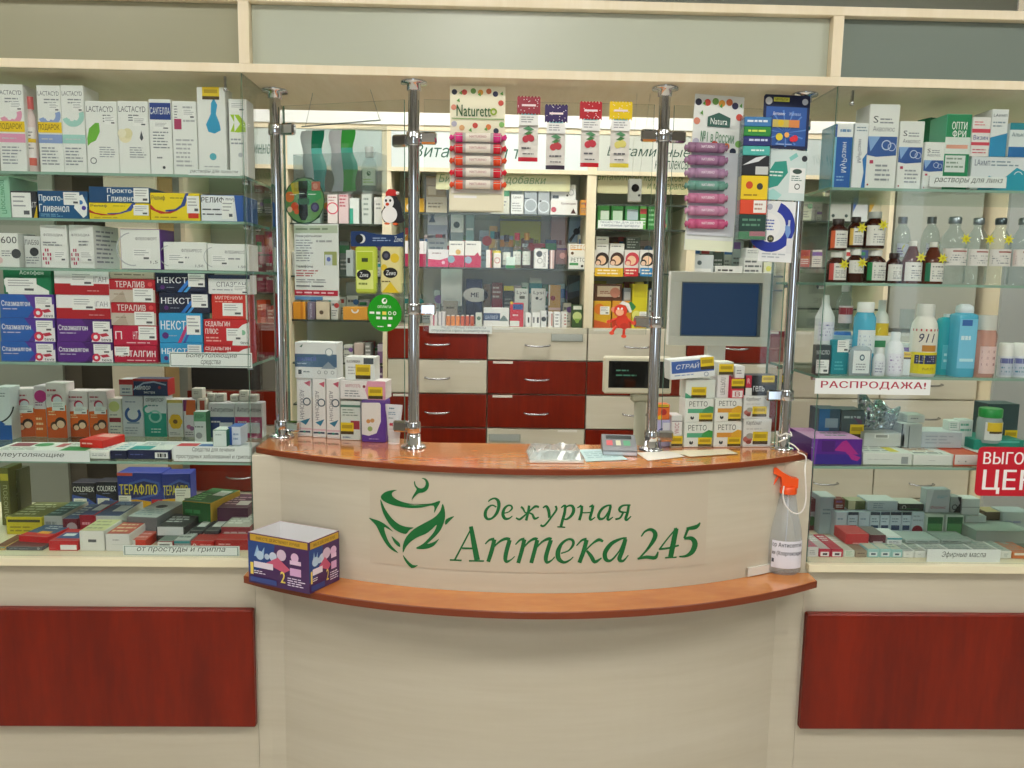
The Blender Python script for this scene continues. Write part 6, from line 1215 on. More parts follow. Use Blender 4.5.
def paper(pts, col, desc, spec='', z=.0006):
    Q = [aZ(*p, ZT) for p in pts]; cx = sum(q[0] for q in Q)/4; cy = sum(q[1] for q in Q)/4; m = MB()
    L_ = lambda u, v, e=0: (Q[0][0]*(1-u)*(1-v)+Q[1][0]*u*(1-v)+Q[2][0]*u*v+Q[3][0]*(1-u)*v-cx, Q[0][1]*(1-u)*(1-v)+Q[1][1]*u*(1-v)+Q[2][1]*u*v+Q[3][1]*(1-u)*v-cy, .0005+e)
    m.add([L_(0, 0), L_(1, 0), L_(1, 1), L_(0, 1)]+[(a, b, c-.0005) for a, b, c in (L_(0, 0), L_(1, 0), L_(1, 1), L_(0, 1))], [(3, 2, 1, 0), (4, 5, 6, 7)], col); 
    if spec: print_on(m, spec, .1, .05, L_, eps=.0002)
    tag(m.build('paper_sheet', None, (cx, cy, ZT+z)), desc, 'paper')
paper([(578, 450), (612, 449), (628, 460), (586, 462)], 'b8d4d4', 'pale blue paper beside the money dish', 'L 8ab0b4 .1 .2 .9 .8 4;')
paper([(636, 453), (672, 451), (685, 457), (648, 461)], 'e8e4d8', 'cream paper strip at the foot of the chrome pole')
paper([(668, 451.5), (728, 450), (738, 454.5), (690, 457.5)], 'ece4c8', 'long cream paper strip before the stacked boxes', z=.0016)
# ---- stacked boxes behind the left screen
ST.update(Z=None, where='on the counter', d=.045)
def G_(i, x0, y0, x1, y1, col, desc, spec='', off=.02, d=.045, name='medicine_box', **k):
    X, Y, Z = on_screen(i, (x0+x1)/2, y1, off); return B(x0, y0, x1, y1, col, desc, spec, Y=Y, d=d, rz=ANG[i]+(.2 if i == 0 else 0)+k.pop('rz', 0), name=name, **k)
nano = 'v 6a6c74 .2 .7 .5 .2 НАНОАКВА;o 4a5a6a .68 .4 .07 .7;p c85a70 .5 .08 .95 .04 .9 .14;p 2a7a9a .2 .74 .9 .68 .6 .8;r e8c0c8 0 .85 1 .88;r 2a3a5a .05 .9 .9 .93;c 2a9a8a .5 .915 .02;'
G_(0, 296.5, 378, 312, 438, 'ece9e8', 'tall white box with pink lips mark beside the chrome pole', nano)
G_(0, 312.3, 379, 326, 439, 'ece9e8', 'tall white box with pink lips mark in the middle of three', nano)
G_(0, 326.3, 379, 340, 440, 'ece9e8', 'tall white box with pink lips mark touching the yellow tagged one', nano)
G_(0, 294, 342.5, 337.5, 378.5, 'e3e6e6', 'wide white and slate box reading Шалфей', 'r 4a6a8a 0 .32 1 .68;p 8a9aa8 .62 .72 .8 .52 .98 .72;b 5a62b8 .06 .38 .5 .52 ШАЛФЕЙ;c f0f2f2 .82 .26 .11;o 8aa0a8 .82 .26 .11 .8;p 3a7a6a .12 .12 .2 .05 .17 .14;r 3a4248 .08 .76 .16 .88;L 7a8488 .2 .78 .42 .86 1;o 8a9498 .58 .82 .05 .7;o 8a9498 .74 .82 .05 .7;o 8a9498 .9 .82 .05 .7;L b0c4d8 .06 .56 .4 .62 1;', d=.05, off=.02)
G_(0, 340.3, 401, 361, 440.5, 'd8e0da', 'white box with green bar and small crimson square', 'r 4a7a6a 0 .1 1 .16;r a03040 .5 .5 .95 .72;L 8a9a90 .1 .2 .9 .4 3;L 3a5a8a .1 .9 .6 .96 1;y .0 .55 .65 .85;')
G_(0, 361.3, 400.5, 386, 443, '5c3498', 'purple box with white rounded panel of small animals', 'p e9e3e0 0 .06 .75 .05 .8 .1 .8 .5 .62 .78 .3 .85 0 .82;r 6a4a9a 0 0 1 .05;c d89a5a .28 .5 .05;c d8a06a .45 .48 .05;c 9ab06a .35 .68 .06;L b8a0d0 .3 .9 .8 .95 1;', off=.018)
G_(0, 339.5, 381, 386, 400.3, 'ebe6e6', 'long white box with pink end and yellow tag', 'p e8a0b8 .6 .0 1 .0 1 1 .62 1 .55 .5;t b03a5a .12 .18 .45 .36 МИРРОГЕЛЬ;c 8a2a3a .53 .3 .08;L 8a9094 .1 .5 .5 .9 3;y .62 .3 .94 .95;', off=.02, d=.06)
G_(0, 344.5, 357, 375.5, 380.8, 'e6e8e6', 'white box with dark title and yellow tag', 'b 3a3c44 .06 .14 .5 .26 КАЛИМИН;r 4a5058 .62 .04 .95 .3;L b0b4b4 .1 .4 .35 .8 3;y .35 .32 .85 .95;', off=.03)
# white tube
X, Y, Z = on_screen(0, 394, 443, .022); t = empty('cream_tube', (X, Y, ZT+.0004), 'white cream tube with small red heart standing on its cap', 'tube', rz=ANG[0]); S_ = Y/800; m = MB(); n = 14; hh = 40*S_
V = []; F = []
prof = [(5.6, 5.6, 6), (6.3, 6, 9), (7.4, 4.5, 22), (9.3, 2, 34), (9.6, .5, 40)]
for rx, ry, z in prof:
    for k in range(n): a = 2*PI*k/n; V.append((rx*S_*math.cos(a), ry*S_*math.sin(a), z*S_))
for j in range(len(prof)-1):
    for k in range(n): F.append((j*n+k, j*n+(k+1) % n, (j+1)*n+(k+1) % n, (j+1)*n+k))
m.add(V, F, M('e9e6ea', .3), True); m.add(V[-n:], [tuple(range(n))], 'e9e6ea'); m.build('body', t)
m = MB(); m.lathe([(5.8*S_, 0), (5.9*S_, 5.9*S_)], M('f0eeee', .3), 16); m.build('cap', t)
m = MB(); print_on(m, 'L 5a7a8a .2 .05 .8 .15 1;L 7a98b0 .15 .2 .9 .32 2;L 8aa0a8 .2 .38 .7 .46 1;c c83a50 .52 .62 .05;c c83a50 .4 .62 .05;L c8a0a8 .3 .76 .7 .8 1;', 15*S_, 30*S_, lambda u, v, e: ((u-.5)*14*S_, -(6.2-4.6*(1-v))*S_-.0004-e, (9+30*(1-v))*S_)); m.build('print', t)
# ---- stacked boxes behind the right screen
ret = lambda c1_, c2_: 't 3a4a44 .14 .1 .78 .32 РЕТТО;r %s .1 .42 .98 .6;p %s .66 .42 .86 .3 1 .34 1 .62 .6 .58;c 2a3438 .26 .8 .08;p f0f0ea .22 .7 .3 .72 .26 .8;y .5 .6 .98 .96;' % (c1_, c2_)
G_(2, 683.5, 422.5, 713, 446.5, 'e9ebe6', 'white and green striped box, lower of two on the counter', ret('5ab08a', '3a9a4a'), off=.02)
G_(2, 684.5, 399, 714, 422, 'e9ebe6', 'white and green striped box, upper of two', ret('5ab08a', '4a9a6a'), off=.02)
G_(2, 713.5, 422, 742, 445.5, 'ebebe6', 'white and orange striped box, lower of two', ret('e09a3a', 'e8b030'), off=.02)
G_(2, 714.5, 398.5, 742.3, 421.5, 'ebebe6', 'white and orange striped box, upper of two', ret('e09a3a', 'e8b030'), off=.02)
karb = 'i 3a3c40 .08 .06 .64 .24 Карбонат;L c0c0c0 .1 .32 .7 .4 1;c b86a60 .16 .72 .12 1.4;c a8a8a0 .24 .6 .1 1.4;c 8a4038 .2 .82 .07 1.4;y .34 .45 .88 .9;'
G_(2, 742.8, 419, 772, 444, 'e4e4e2', 'grey white box with script title, lower of two', karb, off=.02)
G_(2, 743, 396, 770.5, 418.5, 'e0e0de', 'grey white box with script title, upper of two', karb, off=.02)
G_(2, 685, 379.5, 716, 398.6, 'dfe3dc', 'white box with green corner and yellow tag under the blue lettered one', 'p 4aa07a 0 .7 .3 1 0 1;y .2 .4 .7 .98;', off=.03)
o = G_(2, 670, 360, 716.5, 379, 'eceff0', 'long white and blue box reading СТРАЙ, tilted on the stack', 'r 3a62b0 .04 .1 .98 .7;k f4f6fa .14 .2 .66 .5 СТРАЙ;L 8aa0c8 .1 .76 .6 .88 1;o 8a9ab0 .8 .85 .12 .7;y .68 .0 .98 .62;', off=.02)
o.rotation_euler.y = -.09; o.location.z += .004
G_(2, 717, 375.5, 730.5, 398, 'ece6e6', 'small white upright box with crimson edge', 'v 5a5c60 .25 .85 .6 .1 ПЕКТРОЛ;r c02a50 .86 0 1 1;', off=.03)
G_(2, 731, 379, 744.5, 398, 'd8384a', 'small red and white box with yellow tag', 'r efeaea .1 .6 .9 .95;t c04a50 .3 .65 .7 .9 В;y .0 .0 1 .5;', off=.02)
G_(2, 717.5, 362, 734, 375.2, 'e6e6da', 'small cream box with large yellow tag on the crimson edged one', 'y .08 .15 1 .95;', off=.03)
G_(2, 735, 366, 745, 378.8, 'e9e9e8', 'smallest white box perched on the red one', 'L 7a7c80 .15 .3 .8 .7 2;', off=.03)
G_(2, 745, 375.5, 778, 395.6, '22262c', 'black box with crimson end and script name', 'r c82a48 0 0 .18 .6;t f0e0e4 .05 .15 .13 .4 R;r e3e3e0 0 .62 .2 1;t e8e8ea .24 .52 .6 .8 гель;y .5 .0 .9 .45;', off=.025)
G_(2, 671, 436, 682.8, 446.3, 'e0dcc8', 'small box with yellow label beside the green lettered stack', 'y 0 .0 1 .9;', off=.02)
G_(2, 671.3, 415.5, 682.5, 435.7, 'ebe6e6', 'small white upright box with pink print and cap like band', 'r dfe0de 0 0 1 .25;v b04a60 .3 .9 .7 .35 АКОС;r 5a5a60 .0 .26 1 .3;', off=.02)
G_(2, 657, 420, 670.5, 446.5, 'b8b4dc', 'lilac box with blue figure behind the chrome pole', 'c 4a4a9a .4 .5 .2;r e8e6ee .4 .1 .95 .4;', off=.03, d=.03)
G_(2, 657.5, 404.5, 670, 419.6, 'e8702a', 'small orange box with red berries behind the chrome pole', 'c b82020 .5 .5 .2;c e8c020 .2 .85 .15;y .0 .0 .9 .2;', off=.03, d=.03)
# ================================================================== LEDGE: dispenser box, spray bottle
ZL = .853
q1, q2, q3 = [Vector(aZ(*p, ZL)) for p in ((249, 582), (309.5, 594.5), (339.5, 580))]
w_ = (q2-q1).length; dd = (q3-q2).length; ra = math.atan2(q2.y-q1.y, q2.x-q1.x); hh = aY(309, 543, q2.y)[1]-ZL
t = empty('leaflet_box', (q1.x, q1.y, ZL+.0006), 'open purple cardboard promotional box standing on the ledge', 'box', rz=ra)
da = math.atan2(q3.y-q2.y, q3.x-q2.x)-ra; sx_, sy_ = math.cos(da)*dd, math.sin(da)*dd
PU, INN = M('4a2a5c', .3), M('e8e8ea', .5)
sp = 'p 2a4a8a 0 .16 .45 .16 .4 .6 0 .8;r c8a030 .04 .02 .98 .15;b 6a5014 .14 .045 .86 .125 ВМЕСТЕ ДЕЙСТВУЮТ ЛУЧШЕ;p 9ac0e0 .1 .45 .16 .22 .2 .4 .28 .24 .26 .46;c b8d0e4 .2 .42 .09;c c8d4e4 .42 .4 .09;c d8c0d4 .56 .34 .11;c b8cce0 .32 .42 .06;p c85a78 .3 .55 .5 .4 .7 .6 .6 .68;r e8dce8 .1 .55 .42 .67;b e8d060 .04 .58 .09 .82 1;b e8d060 .54 .66 .62 .88 2;L f0e8f4 .1 .72 .3 .8 2;c e0b8d8 .78 .34 .09;r e8c8e0 .7 .4 .88 .48;r d8a8d0 .7 .55 .88 .7;L e8dcf0 .66 .74 .95 .92 4;r 3a4a8a .04 .86 .48 .96;'
m = MB()
m.face([(0, 0, 0), (w_, 0, 0), (w_, 0, hh), (0, 0, hh)], PU); print_on(m, sp, w_, hh, lambda u, v, e: (w_*u, -e, hh*(1-v)))
m.face([(w_, 0, 0), (w_+sx_, sy_, 0), (w_+sx_, sy_, hh), (w_, 0, hh)], PU); nx, ny = sy_/dd, -sx_/dd
print_on(m, sp, dd, hh, lambda u, v, e: (w_+sx_*u+nx*e, sy_*u+ny*e, hh*(1-v)))
m.face([(w_+sx_, sy_, 0), (sx_, sy_, 0), (sx_, sy_, hh), (w_+sx_, sy_, hh)], PU); m.face([(sx_, sy_, 0), (0, 0, 0), (0, 0, hh), (sx_, sy_, hh)], PU)
m.face([(0, 0, 0), (sx_, sy_, 0), (w_+sx_, sy_, 0), (w_, 0, 0)], PU); m.build('outer_wall', t)
m = MB(); i_ = .0025; cnr = [(i_, i_), (w_-i_, i_), (w_+sx_-i_, sy_-i_), (sx_+i_, sy_-i_)]; out = [(0, 0), (w_, 0), (w_+sx_, sy_), (sx_, sy_)]
for a in range(4):
    b = (a+1) % 4; m.face([(*cnr[b], .003), (*cnr[a], .003), (*cnr[a], hh), (*cnr[b], hh)], INN); m.face([(*out[a], hh), (*out[b], hh), (*cnr[b], hh), (*cnr[a], hh)], 'd0b8c0')
m.face([(*c_, .003) for c_ in cnr], INN); m.build('lining', t)
# spray bottle
sp_ = aZ(788, 577, ZL); SX, SY = sp_[0], sp_[1]+.03; S_ = SY/800
t = empty('spray_bottle', (SX, SY, ZL+.0006), 'clear hand sanitiser spray bottle with orange trigger on the ledge', 'spray bottle', rz=-.05)
m = MB(); m.lathe([(14*S_, 0), (17.5*S_, 3*S_), (17.5*S_, 34*S_), (15.5*S_, 48*S_), (11*S_, 66*S_), (8.5*S_, 80*S_), (7.5*S_, 84*S_), (7.5*S_, 87*S_)], glassy('spray_plastic', 'f0f4f6', .9, .05, 'e8ecf2', .25), 28, sy=.7); m.build('body', t)
m = MB(); n = 12; R_ = 17.7*S_
for i in range(n):
    a0, a1 = math.radians(-150+120*i/n), math.radians(-150+120*(i+1)/n); g = lambda a, z: (R_*math.cos(a), R_*.72*math.sin(a), z*S_)
    m.face([g(a0, 8), g(a1, 8), g(a1, 37), g(a0, 37)], M('e4e4ee', .4), True)
def pl_(u, v, e): a = math.radians(-150+120*u); return ((R_+e)*math.cos(a), (R_+e)*.72*math.sin(a)-.0002, (8+29*(1-v))*S_)
print_on(m, 'b 3a3c48 .02 .06 .95 .26 ор Антисептик;b 3a3c48 .02 .36 1 .56 ия (Хлоргексидин);b 3a3c48 .02 .66 .1 .8 1;', 2*R_, 29*S_, pl_, sub=8); m.build('label', t)
OR = M('f0561a', .3); m = MB()
m.lathe([(8.5*S_, 85*S_), (8.5*S_, 90*S_), (7*S_, 92*S_)], OR, 20)
m.prism([(x*S_, z*S_) for x, z in ((-7, 90), (8.5, 91), (8.5, 101), (2, 102), (-7, 107), (-14, 112), (-17, 112), (-17, 106), (-9, 102), (-8, 96))], -.009, .009, OR); m.build('spray_head', t)
m = MB(); m.tube([(-10*S_, 0, 104*S_), (-13*S_, 0, 99*S_), (-17*S_, 0, 92*S_), (-17.5*S_, 0, 89*S_)], .003, OR, 8); m.build('trigger', t)
m = MB(); m.tube([(0, 0, 6*S_), (1*S_, 0, 60*S_), (0, 0, 86*S_)], .0015, M('e8eaec', .3), 6); m.build('dip_tube', t)
# white cord from the last pole over the counter edge round the bottle neck
pts = [(.683, 1.812, ZT+.02), (.70, 1.81, ZT+.012), (.705, 1.79, ZT+.004)]
ed = aZ(804, 455, ZT); pts += [(ed[0]-.01, ed[1]+.01, ZT+.004), (ed[0]+.002, ed[1]-.006, ZT-.002)]
yy = SY-.03
for px, py in ((805, 470), (806, 490), (805, 505), (800, 513), (792, 512), (785, 504), (783, 494), (784, 486)):
    X, Z = aY(px, py, yy); pts.append((X, yy, Z))
m = MB(); m.tube(smooth([tuple(p) for p in pts], 4), .0016, M('f2f0ea', .6), 8)
kn = [(.682+.017*math.cos(a), 1.826+.017*math.sin(a), ZT+.036+.004*math.sin(3*a)) for a in [2*PI*k/16 for k in range(17)]]
m.tube(kn, .0016, M('f2f0ea', .6), 8); m.tube([kn[12], (.68, 1.80, ZT+.03), (.66, 1.798, ZT+.022)], .0016, M('f2f0ea', .6), 8)
tag(m.build('tie_string'), 'thin white cord tied to the pole and looped round the spray bottle', 'string')
# red monkey ornament and small white camera box hanging in the gap
X, Z = aY(618, 333, 1.83); S_ = 1.83/800
t = empty('monkey_ornament', (X, 1.795-.006, Z), 'small red monkey ornament in a white trimmed hat hung on the glass', 'ornament')
RD = 'd8381c'
m = MB(); m.prism(el(1, 13, 6, 7), 0, .005, RD); m.prism(el(3, 8, 4, 3), -.001, .0045, 'c02c14'); m.build('body', t)
m = MB(); m.prism(el(-1, 23, 6.5, 6), -.002, .006, RD); m.prism(el(-8, 24, 2.5, 2.5), -.001, .004, 'e8906a'); m.prism(el(-2, 21.5, 4, 3.4), -.0035, -.0022, 'f0b08a'); m.prism(el(-3.5, 25, 1, 1.2, 8), -.0045, -.003, 'fafafa'); m.prism(el(0, 25, 1, 1.2, 8), -.0045, -.003, 'fafafa'); m.build('head', t)
m = MB(); m.prism([(x*S_, z*S_) for x, z in ((-2, 29.5), (4, 28), (8, 21), (10, 22), (7, 30), (1, 32.5))], -.004, .006, 'eceae4'); m.prism([(x*S_, z*S_) for x, z in ((4, 29), (11, 23), (14, 27), (9, 32))], -.002, .005, '2a7a3a'); m.build('hat', t)
for a, b_ in (((-4, 8), (-9, 1)), ((4, 7), (3, -2)), ((-4, 15), (-12, 12)), ((6, 15), (12, 11))):
    m = MB(); m.tube([(a[0]*S_, .002, a[1]*S_), ((a[0]+b_[0])/2*S_-.001, .002, (a[1]+b_[1])/2*S_), (b_[0]*S_, .002, b_[1]*S_)], .003, RD, 8); m.prism([(x+b_[0]*S_, z+b_[1]*S_) for x, z in el(0, 0, 2.4, 1.8, 10)], -.002, .005, 'e04a2a'); m.build('limb', t)
X, Z = aY(634, 202, 1.86)
t = empty('hanging_sensor', (X, 1.85, Z), 'small white box with black round lens hanging on two threads', 'sensor'); S_ = 1.85/800
m = MB(); m.box(-6.5*S_, 6.5*S_, 0, .014, 0, 22*S_, M('dcdcd2', .4), c=.002); m.build('housing', t)
m = MB(); m.prism([(x, z+13*S_) for x, z in el(0, 0, 3.8, 3.8)], -.0015, .001, M('101012', .15)); m.prism([(x+4*S_, z+6*S_) for x, z in el(0, 0, 1.2, 1.2, 8)], -.001, .001, '2a2a2c'); m.build('lens', t)
zt_ = 1.9218-Z
m = MB(); m.tube([(-3*S_, .007, 22*S_), (-1*S_, .007, zt_)], .0004, 'd8d8c8', 5); m.tube([(4*S_, .007, 22*S_), (12*S_, .007, zt_)], .0004, 'd8d8c8', 5); m.build('thread', t)
# ================================================================== GOODS ON THE REAR SHELVES
ST.update(Z=1.293, where='on the rear shelves', d=.08, Y=3.64)
def R_(lst, Y=3.64, d=.08, **k):
    for it in lst: B(*it[:4], it[4], it[5], it[6] if len(it) > 6 else '', Y=Y, d=d, **k)
WG = 'e3e6e4'
# upper glass shelf over the money dish
R_([(404, 198, 424.5, 213, 'd8a82a', 'yellow carton with white round mark near the penguin', 'c f0e8d8 .3 .6 .25;r 3a2c1c 0 .9 1 1;'), (426, 197, 447, 213.5, 'c8bca0', 'beige carton supporting the brown cardboard one', 'L 7a6a50 .1 .3 .9 .7 2;')], Y=3.70)
R_([(426, 176, 446, 196, 'b09a6c', 'brown cardboard carton on a dark box', 'r d8c8a0 .1 .5 .5 .9;r 8a7448 .0 .45 1 .5;'),], Y=3.70)
R_([(405, 178, 419, 197, '5a4a34', 'dark brown open carton beside the pole', 'r 8a7a5a .2 .4 .8 .8;')], Y=3.70)
R_([(491, 187, 509.5, 212.5, 'd4d6c8', 'pale grey box beside the lower candy tubes'), (511, 194.5, 523.5, 212.5, 'e6e8e6', 'white box with fine title, under a silver one', 't 3a4a3a .2 .06 .8 .2 Linen;L 9a9ea0 .1 .4 .9 .9 4;'),
    (524.5, 186, 537, 213, 'a4aeb4', 'silver box with pale ring, wider of two', 'o d8e0e4 .5 .68 .24 .8;L 3a4044 .1 .2 .5 .26 1;r 3a4450 0 .42 .4 .46;'), (538.2, 188, 549.5, 213, 'aab2b6', 'silver box with olive top stripe and ring', 'r 6a7448 0 .0 1 .06;o d8e0e4 .5 .7 .24 .8;c 22282c .2 .5 .04;'),
    (550.5, 200, 577.5, 213, 'e9e8e4', 'wide white box with dark red heart mark', 'b 5a3a3a .4 .15 .95 .35 Капилярин;c b83a4a .12 .65 .18;p 4a2a2a .75 .9 .85 .55 .95 .9;')], Y=3.635)
R_([(511, 178.5, 523, 194, '98a4a4', 'silver box with round flower on the white titled one', 'o c8d4d4 .5 .5 .3 .8;'), (551.5, 184.5, 576, 199.5, 'e0e3e2', 'wide white box with grey rings on the heart marked one', 'L 6a7074 .1 .08 .95 .18 1;o 8a9aa0 .8 .5 .2 .8;r 3a4248 .04 .7 .3 .9;c 2a3238 .65 .7 .07;')], Y=3.645)
B(580.5, 200, 588, 212.5, 'd8963a', 'small orange box at the end of the upper glass shelf', '', Y=3.635)
# middle glass shelf
R_([(404.5, 241, 426, 267, 'e3e3e6', 'white over magenta box behind the chrome pole', 'r a82450 0 .5 1 1;c 3a3a44 .6 .3 .1;'), (428, 249.5, 448.5, 267.5, 'e6e4e8', 'low white over magenta box', 'p d03a6a 0 .55 .6 .6 1 .45 1 1 0 1;L 9a8a90 .2 .15 .8 .3 1;c e8c0d0 .75 .75 .1;'), (449, 241, 464.3, 267.5, 'eaeae6', 'taller white over magenta box, first of two', 'r c03058 0 .55 1 1;c d8b060 .6 .42 .1;c 8ab0c0 .15 .7 .14;L 8a9090 .1 .08 .9 .2 1;'), (465, 241, 481, 267.5, 'eaeae6', 'taller white over magenta box, second of two', 'r c03058 0 .55 1 1;c 9ab0c8 .2 .72 .14;p c03058 .6 .55 .8 .42 .9 .55;L 8a9090 .1 .08 .9 .2 1;'),
    (486, 250, 491.5, 267.5, 'ece8e6', 'narrow white box with red edge beside the magenta boxes', 'r c83a48 .8 0 1 1;'), (493.5, 253, 501, 267.5, 'e6e2dc', 'narrow white box under the yellow labelled bottle', 'o c04a40 .5 .5 .2 .8;'), (506, 257, 515, 267.5, 'd4e8e0', 'small pale box with green foot', 'r 2a8a4a .0 .75 1 1;'), (534.5, 249, 548, 268, 'eceeec', 'white box with grey face drawing', 'c 4a5054 .35 .25 .16;v 4a5054 .65 .9 .85 .15 ИКЛИСМ;o 8a9094 .4 .6 .14 .8;'), (550, 250, 554.5, 268, 'c8a8a4', 'narrow pink striped box', 'r e8e0dc .2 0 .5 1;'), (555.5, 250, 567, 268, '6a4a48', 'dark rose box with black foot', 'r 1f2a20 0 .75 1 1;c b08078 .6 .3 .16;')], Y=3.635)
R_([(568.5, 256.5, 588, 268, 'eceeea', 'white box reading РЕТТО with green bar at the post', 't 2a3a34 .12 .1 .86 .42 РЕТТО;r 4a9a60 .05 .5 .5 .7;c 22282a .7 .75 .1;')], Y=3.635)
R_([(568.5, 244, 588, 256, 'eceae0', 'white box with orange bar on the green barred one', 't c08020 .1 .1 .9 .5 РЕТТО;r e0a040 .1 .4 .7 .5;c 5a3a1c .2 .75 .12;')], Y=3.635)
caps = [('1c1c1e', 232, 494, 'bottle with black cap over yellow label'), ('241c18', 235, 503.5, 'bottle with brown cap, second in the row'), ('b02030', 233, 514, 'bottle with red cap in the row'), ('c08a20', 233, 523.5, 'bottle with orange cap in the row')]
for c, y, x, q in caps:
    bottle(x-1.5, y, x+7.5, 267, [(.9, 0), (1, .04), (1, .5), (.7, .62), (.45, .7), (.45, .82)], CLR, 'clear '+q, 3.72, parts=(('cap', c, [(.62, .8), (.62, 1)]), ('label', 'd8dcd4' if c != '1c1c1e' else 'd8c830', .1, .48, 60, 'L 7a8084 .1 .2 .9 .8 3;')), seg=12)
B(427.5, 201, 447.5, 249, 'dfe0ea', 'very tall white box with magenta top stripe beside the pole', 'r b02a5a 0 0 1 .05;p 3a4868 .05 .32 .25 .2 .4 .32;r a8b0c8 .0 .36 1 .5;L 9aa0b4 .1 .12 .9 .2 2;r b0b4bc 0 .55 1 1;L 7a8090 .1 .6 .9 .9 4;', Y=3.80, d=.05)
for x0, x1, q, c in ((449.5, 463.5, 'tall white box with small animal picture below the cream card', 'dfe6e6'), (465.5, 474, 'slim blue grey box below the cream card', '9ab4b8')):
    B(x0, 214, x1, 262, c, q, 'r 2c4a60 0 0 .08 1;c 4a5a5a .5 .2 .06;r 8a9a9e .08 .34 1 1;r eef2f2 .1 .28 .95 .34;' if c == 'dfe6e6' else 'r e6eaea .1 .26 .9 .3;r 8ab0b0 .1 .3 .9 1;', Y=3.80, d=.05)
# worktop row over the money dish
R_([(466, 279, 482, 327, '1e2c58', 'navy box with white oval badge', 'c e0e2e0 .6 .35 .16 1.8;b 2a3050 .3 .3 .8 .4 ME;p 101838 0 .6 .5 .5 1 .7 1 1 0 1;'), (483, 284, 491, 327, '5a4a38', 'plain brown tall box next to the navy one', 'r 6a5842 .1 0 .9 .9;'), (491.5, 282.5, 502.5, 327, '7a4a40', 'brown box with grey lettering and red foot', 'L c8c0b8 .1 .08 .9 .5 4;r 8a1c20 0 .4 1 .6;'), (503.5, 286, 513.5, 327, '3a4038', 'dark box with yellow top label', 'r d0c430 0 .0 1 .12;L 8a9088 .1 .3 .9 .6 3;'), (501, 268.5+4, 528, 284, 'b8b468', 'x') if False else (568, 275, 579.5, 327, '2c3c4c', 'dark blue photograph box at the end of the worktop', 'p 4a6a7a 0 .2 1 .1 1 .3 0 .35;p 1c2a24 0 .5 1 .4 1 .6 0 .6;')], Y=3.80)
R_([(514.5, 288.5, 528, 327, 'dfe0dc', 'white box reading Lysi, first of two', 't 4a4c50 .15 .06 .85 .18 Lysi;r 6a6c60 .35 .2 .75 .28;'), (531, 288.5, 545.5, 327, 'e2e2e0', 'white box reading Lysi, second of two', 't 4a4c50 .15 .06 .85 .18 Lysi;c 3a3c3c .4 .26 .04;p 8a8e90 .5 .3 .8 .24 .7 .32;'), (548.5, 285, 560.5, 327, 'b88a2c', 'gold box with red disc', 'c 8a1c1c .35 .32 .06;r e8e4dc -.0 .0 .1 .5;r d8b0a0 0 .55 1 .62;'), (563, 303, 571, 327, 'd0ccc0', 'small pale box next to the gold one')], Y=3.74, d=.05)
R_([(483.5, 308, 509, 327.5, 'e6e8e6', 'wide white and slate box beside the red one', 'r 3a5078 0 .28 .65 .68;t c8d4e8 .06 .36 .56 .6 ШАЛФЕЙ;p 6a8080 .6 .7 .8 .35 .98 .7;c dfe6e4 .82 .3 .12;'), (510, 303, 523.5, 327.5, 'c81c30', 'red box with blue top and white name', 'r 1f4a88 .2 .05 .95 .28;L f0e0e0 .2 .45 .8 .6 1;r e0e8e4 .0 .75 .7 .98;c e8c82a .1 .0 .06;'), (572, 305, 582.5, 327.5, '3c5a34', 'dark green box with pale cup picture', 'r e0e4d8 .1 .04 .9 .2;c c8d890 .5 .5 .2;p 8ab050 .2 .6 .8 .6 .6 .8 .4 .8;'), (525.5, 313, 531, 327.5, 'eceeec', 'narrow white box with black barcode, first', 'r 3a3c40 .4 .3 .7 .7;'), (532.2, 313, 540, 327.5, 'eceeec', 'narrow white box with black bars, second', 'r 5a5c60 .1 .3 .3 .7;r 3a3c40 .6 .3 .85 .7;'), (541, 311, 546.5, 327.5, 'e4e6e4', 'narrow white box with black leaf print', 'c 22282a .5 .5 .15;'),
    (548.5, 312, 553, 327.5, 'eceae6', 'slim white box with red stripe after the leaf print', 'r b86a60 .6 .1 .9 .9;'), (554, 312, 560.5, 327.5, 'eceeec', 'slim white box in the middle of the slim three', 'L 8a8e90 .2 .1 .8 .9 4;'), (561.5, 312, 567, 327.5, 'ecebe8', 'slim white box before the dark green one', 'L b05a50 .5 .1 .9 .9 4;'), (475.5, 313, 482, 327.5, 'd4dcd0', 'small white box with grey green mark by the orange vials', 'c 5a7a6a .5 .4 .15;'), (430, 312, 437.5, 327.5, 'e3e0e0', 'small white box with pink stripes beside the pole', 'r c86a80 .4 0 .6 1;'), (438.3, 312, 445, 327.5, 'e3e0e0', 'small white box with grey stripes beside the orange vials', 'r a0a0a8 .4 0 .6 1;')], Y=3.63, d=.06)
for i in range(6):
    x = 446+4.8*i; bottle(x, 315, x+4.4, 327.5, [(1, 0), (1, .8), (.8, .9)], 'e08a3a' if i < 3 else 'c85a34', 'small orange vial in the row beside the striped white boxes' if i < 3 else 'small rust coloured vial in the row beside the orange vials', 3.65, parts=(('cap', 'e8e4dc', [(.7, .88), (.7, 1)]),), name='vial', cat='vial', seg=10, group='orange vials' if i < 3 else 'rust vials')
B(443, 301, 457.5, 312, '8a8478', 'small grey brown card box resting behind the vials', 'L 4a463c .2 .2 .8 .4 1;', Y=3.72, d=.05, dz=0)
sign(429, 326, 492, 333.5, [('РЕЦЕПТУРНЫЕ ПРЕПАРАТЫ', .2, .9), ('отпускаются строго по рецепту врача', .04, .96)], 'white notice in capitals on the edge of the worktop', YB-.008, ink='5a6a78', style='t', name='notice_sign')
sign(441, 269, 462, 306, [('', 0, 1)], 'white leaflet with two green leaf pictures leaning on the mirror', YB+.2, name='leaflet', col='e4ecec')
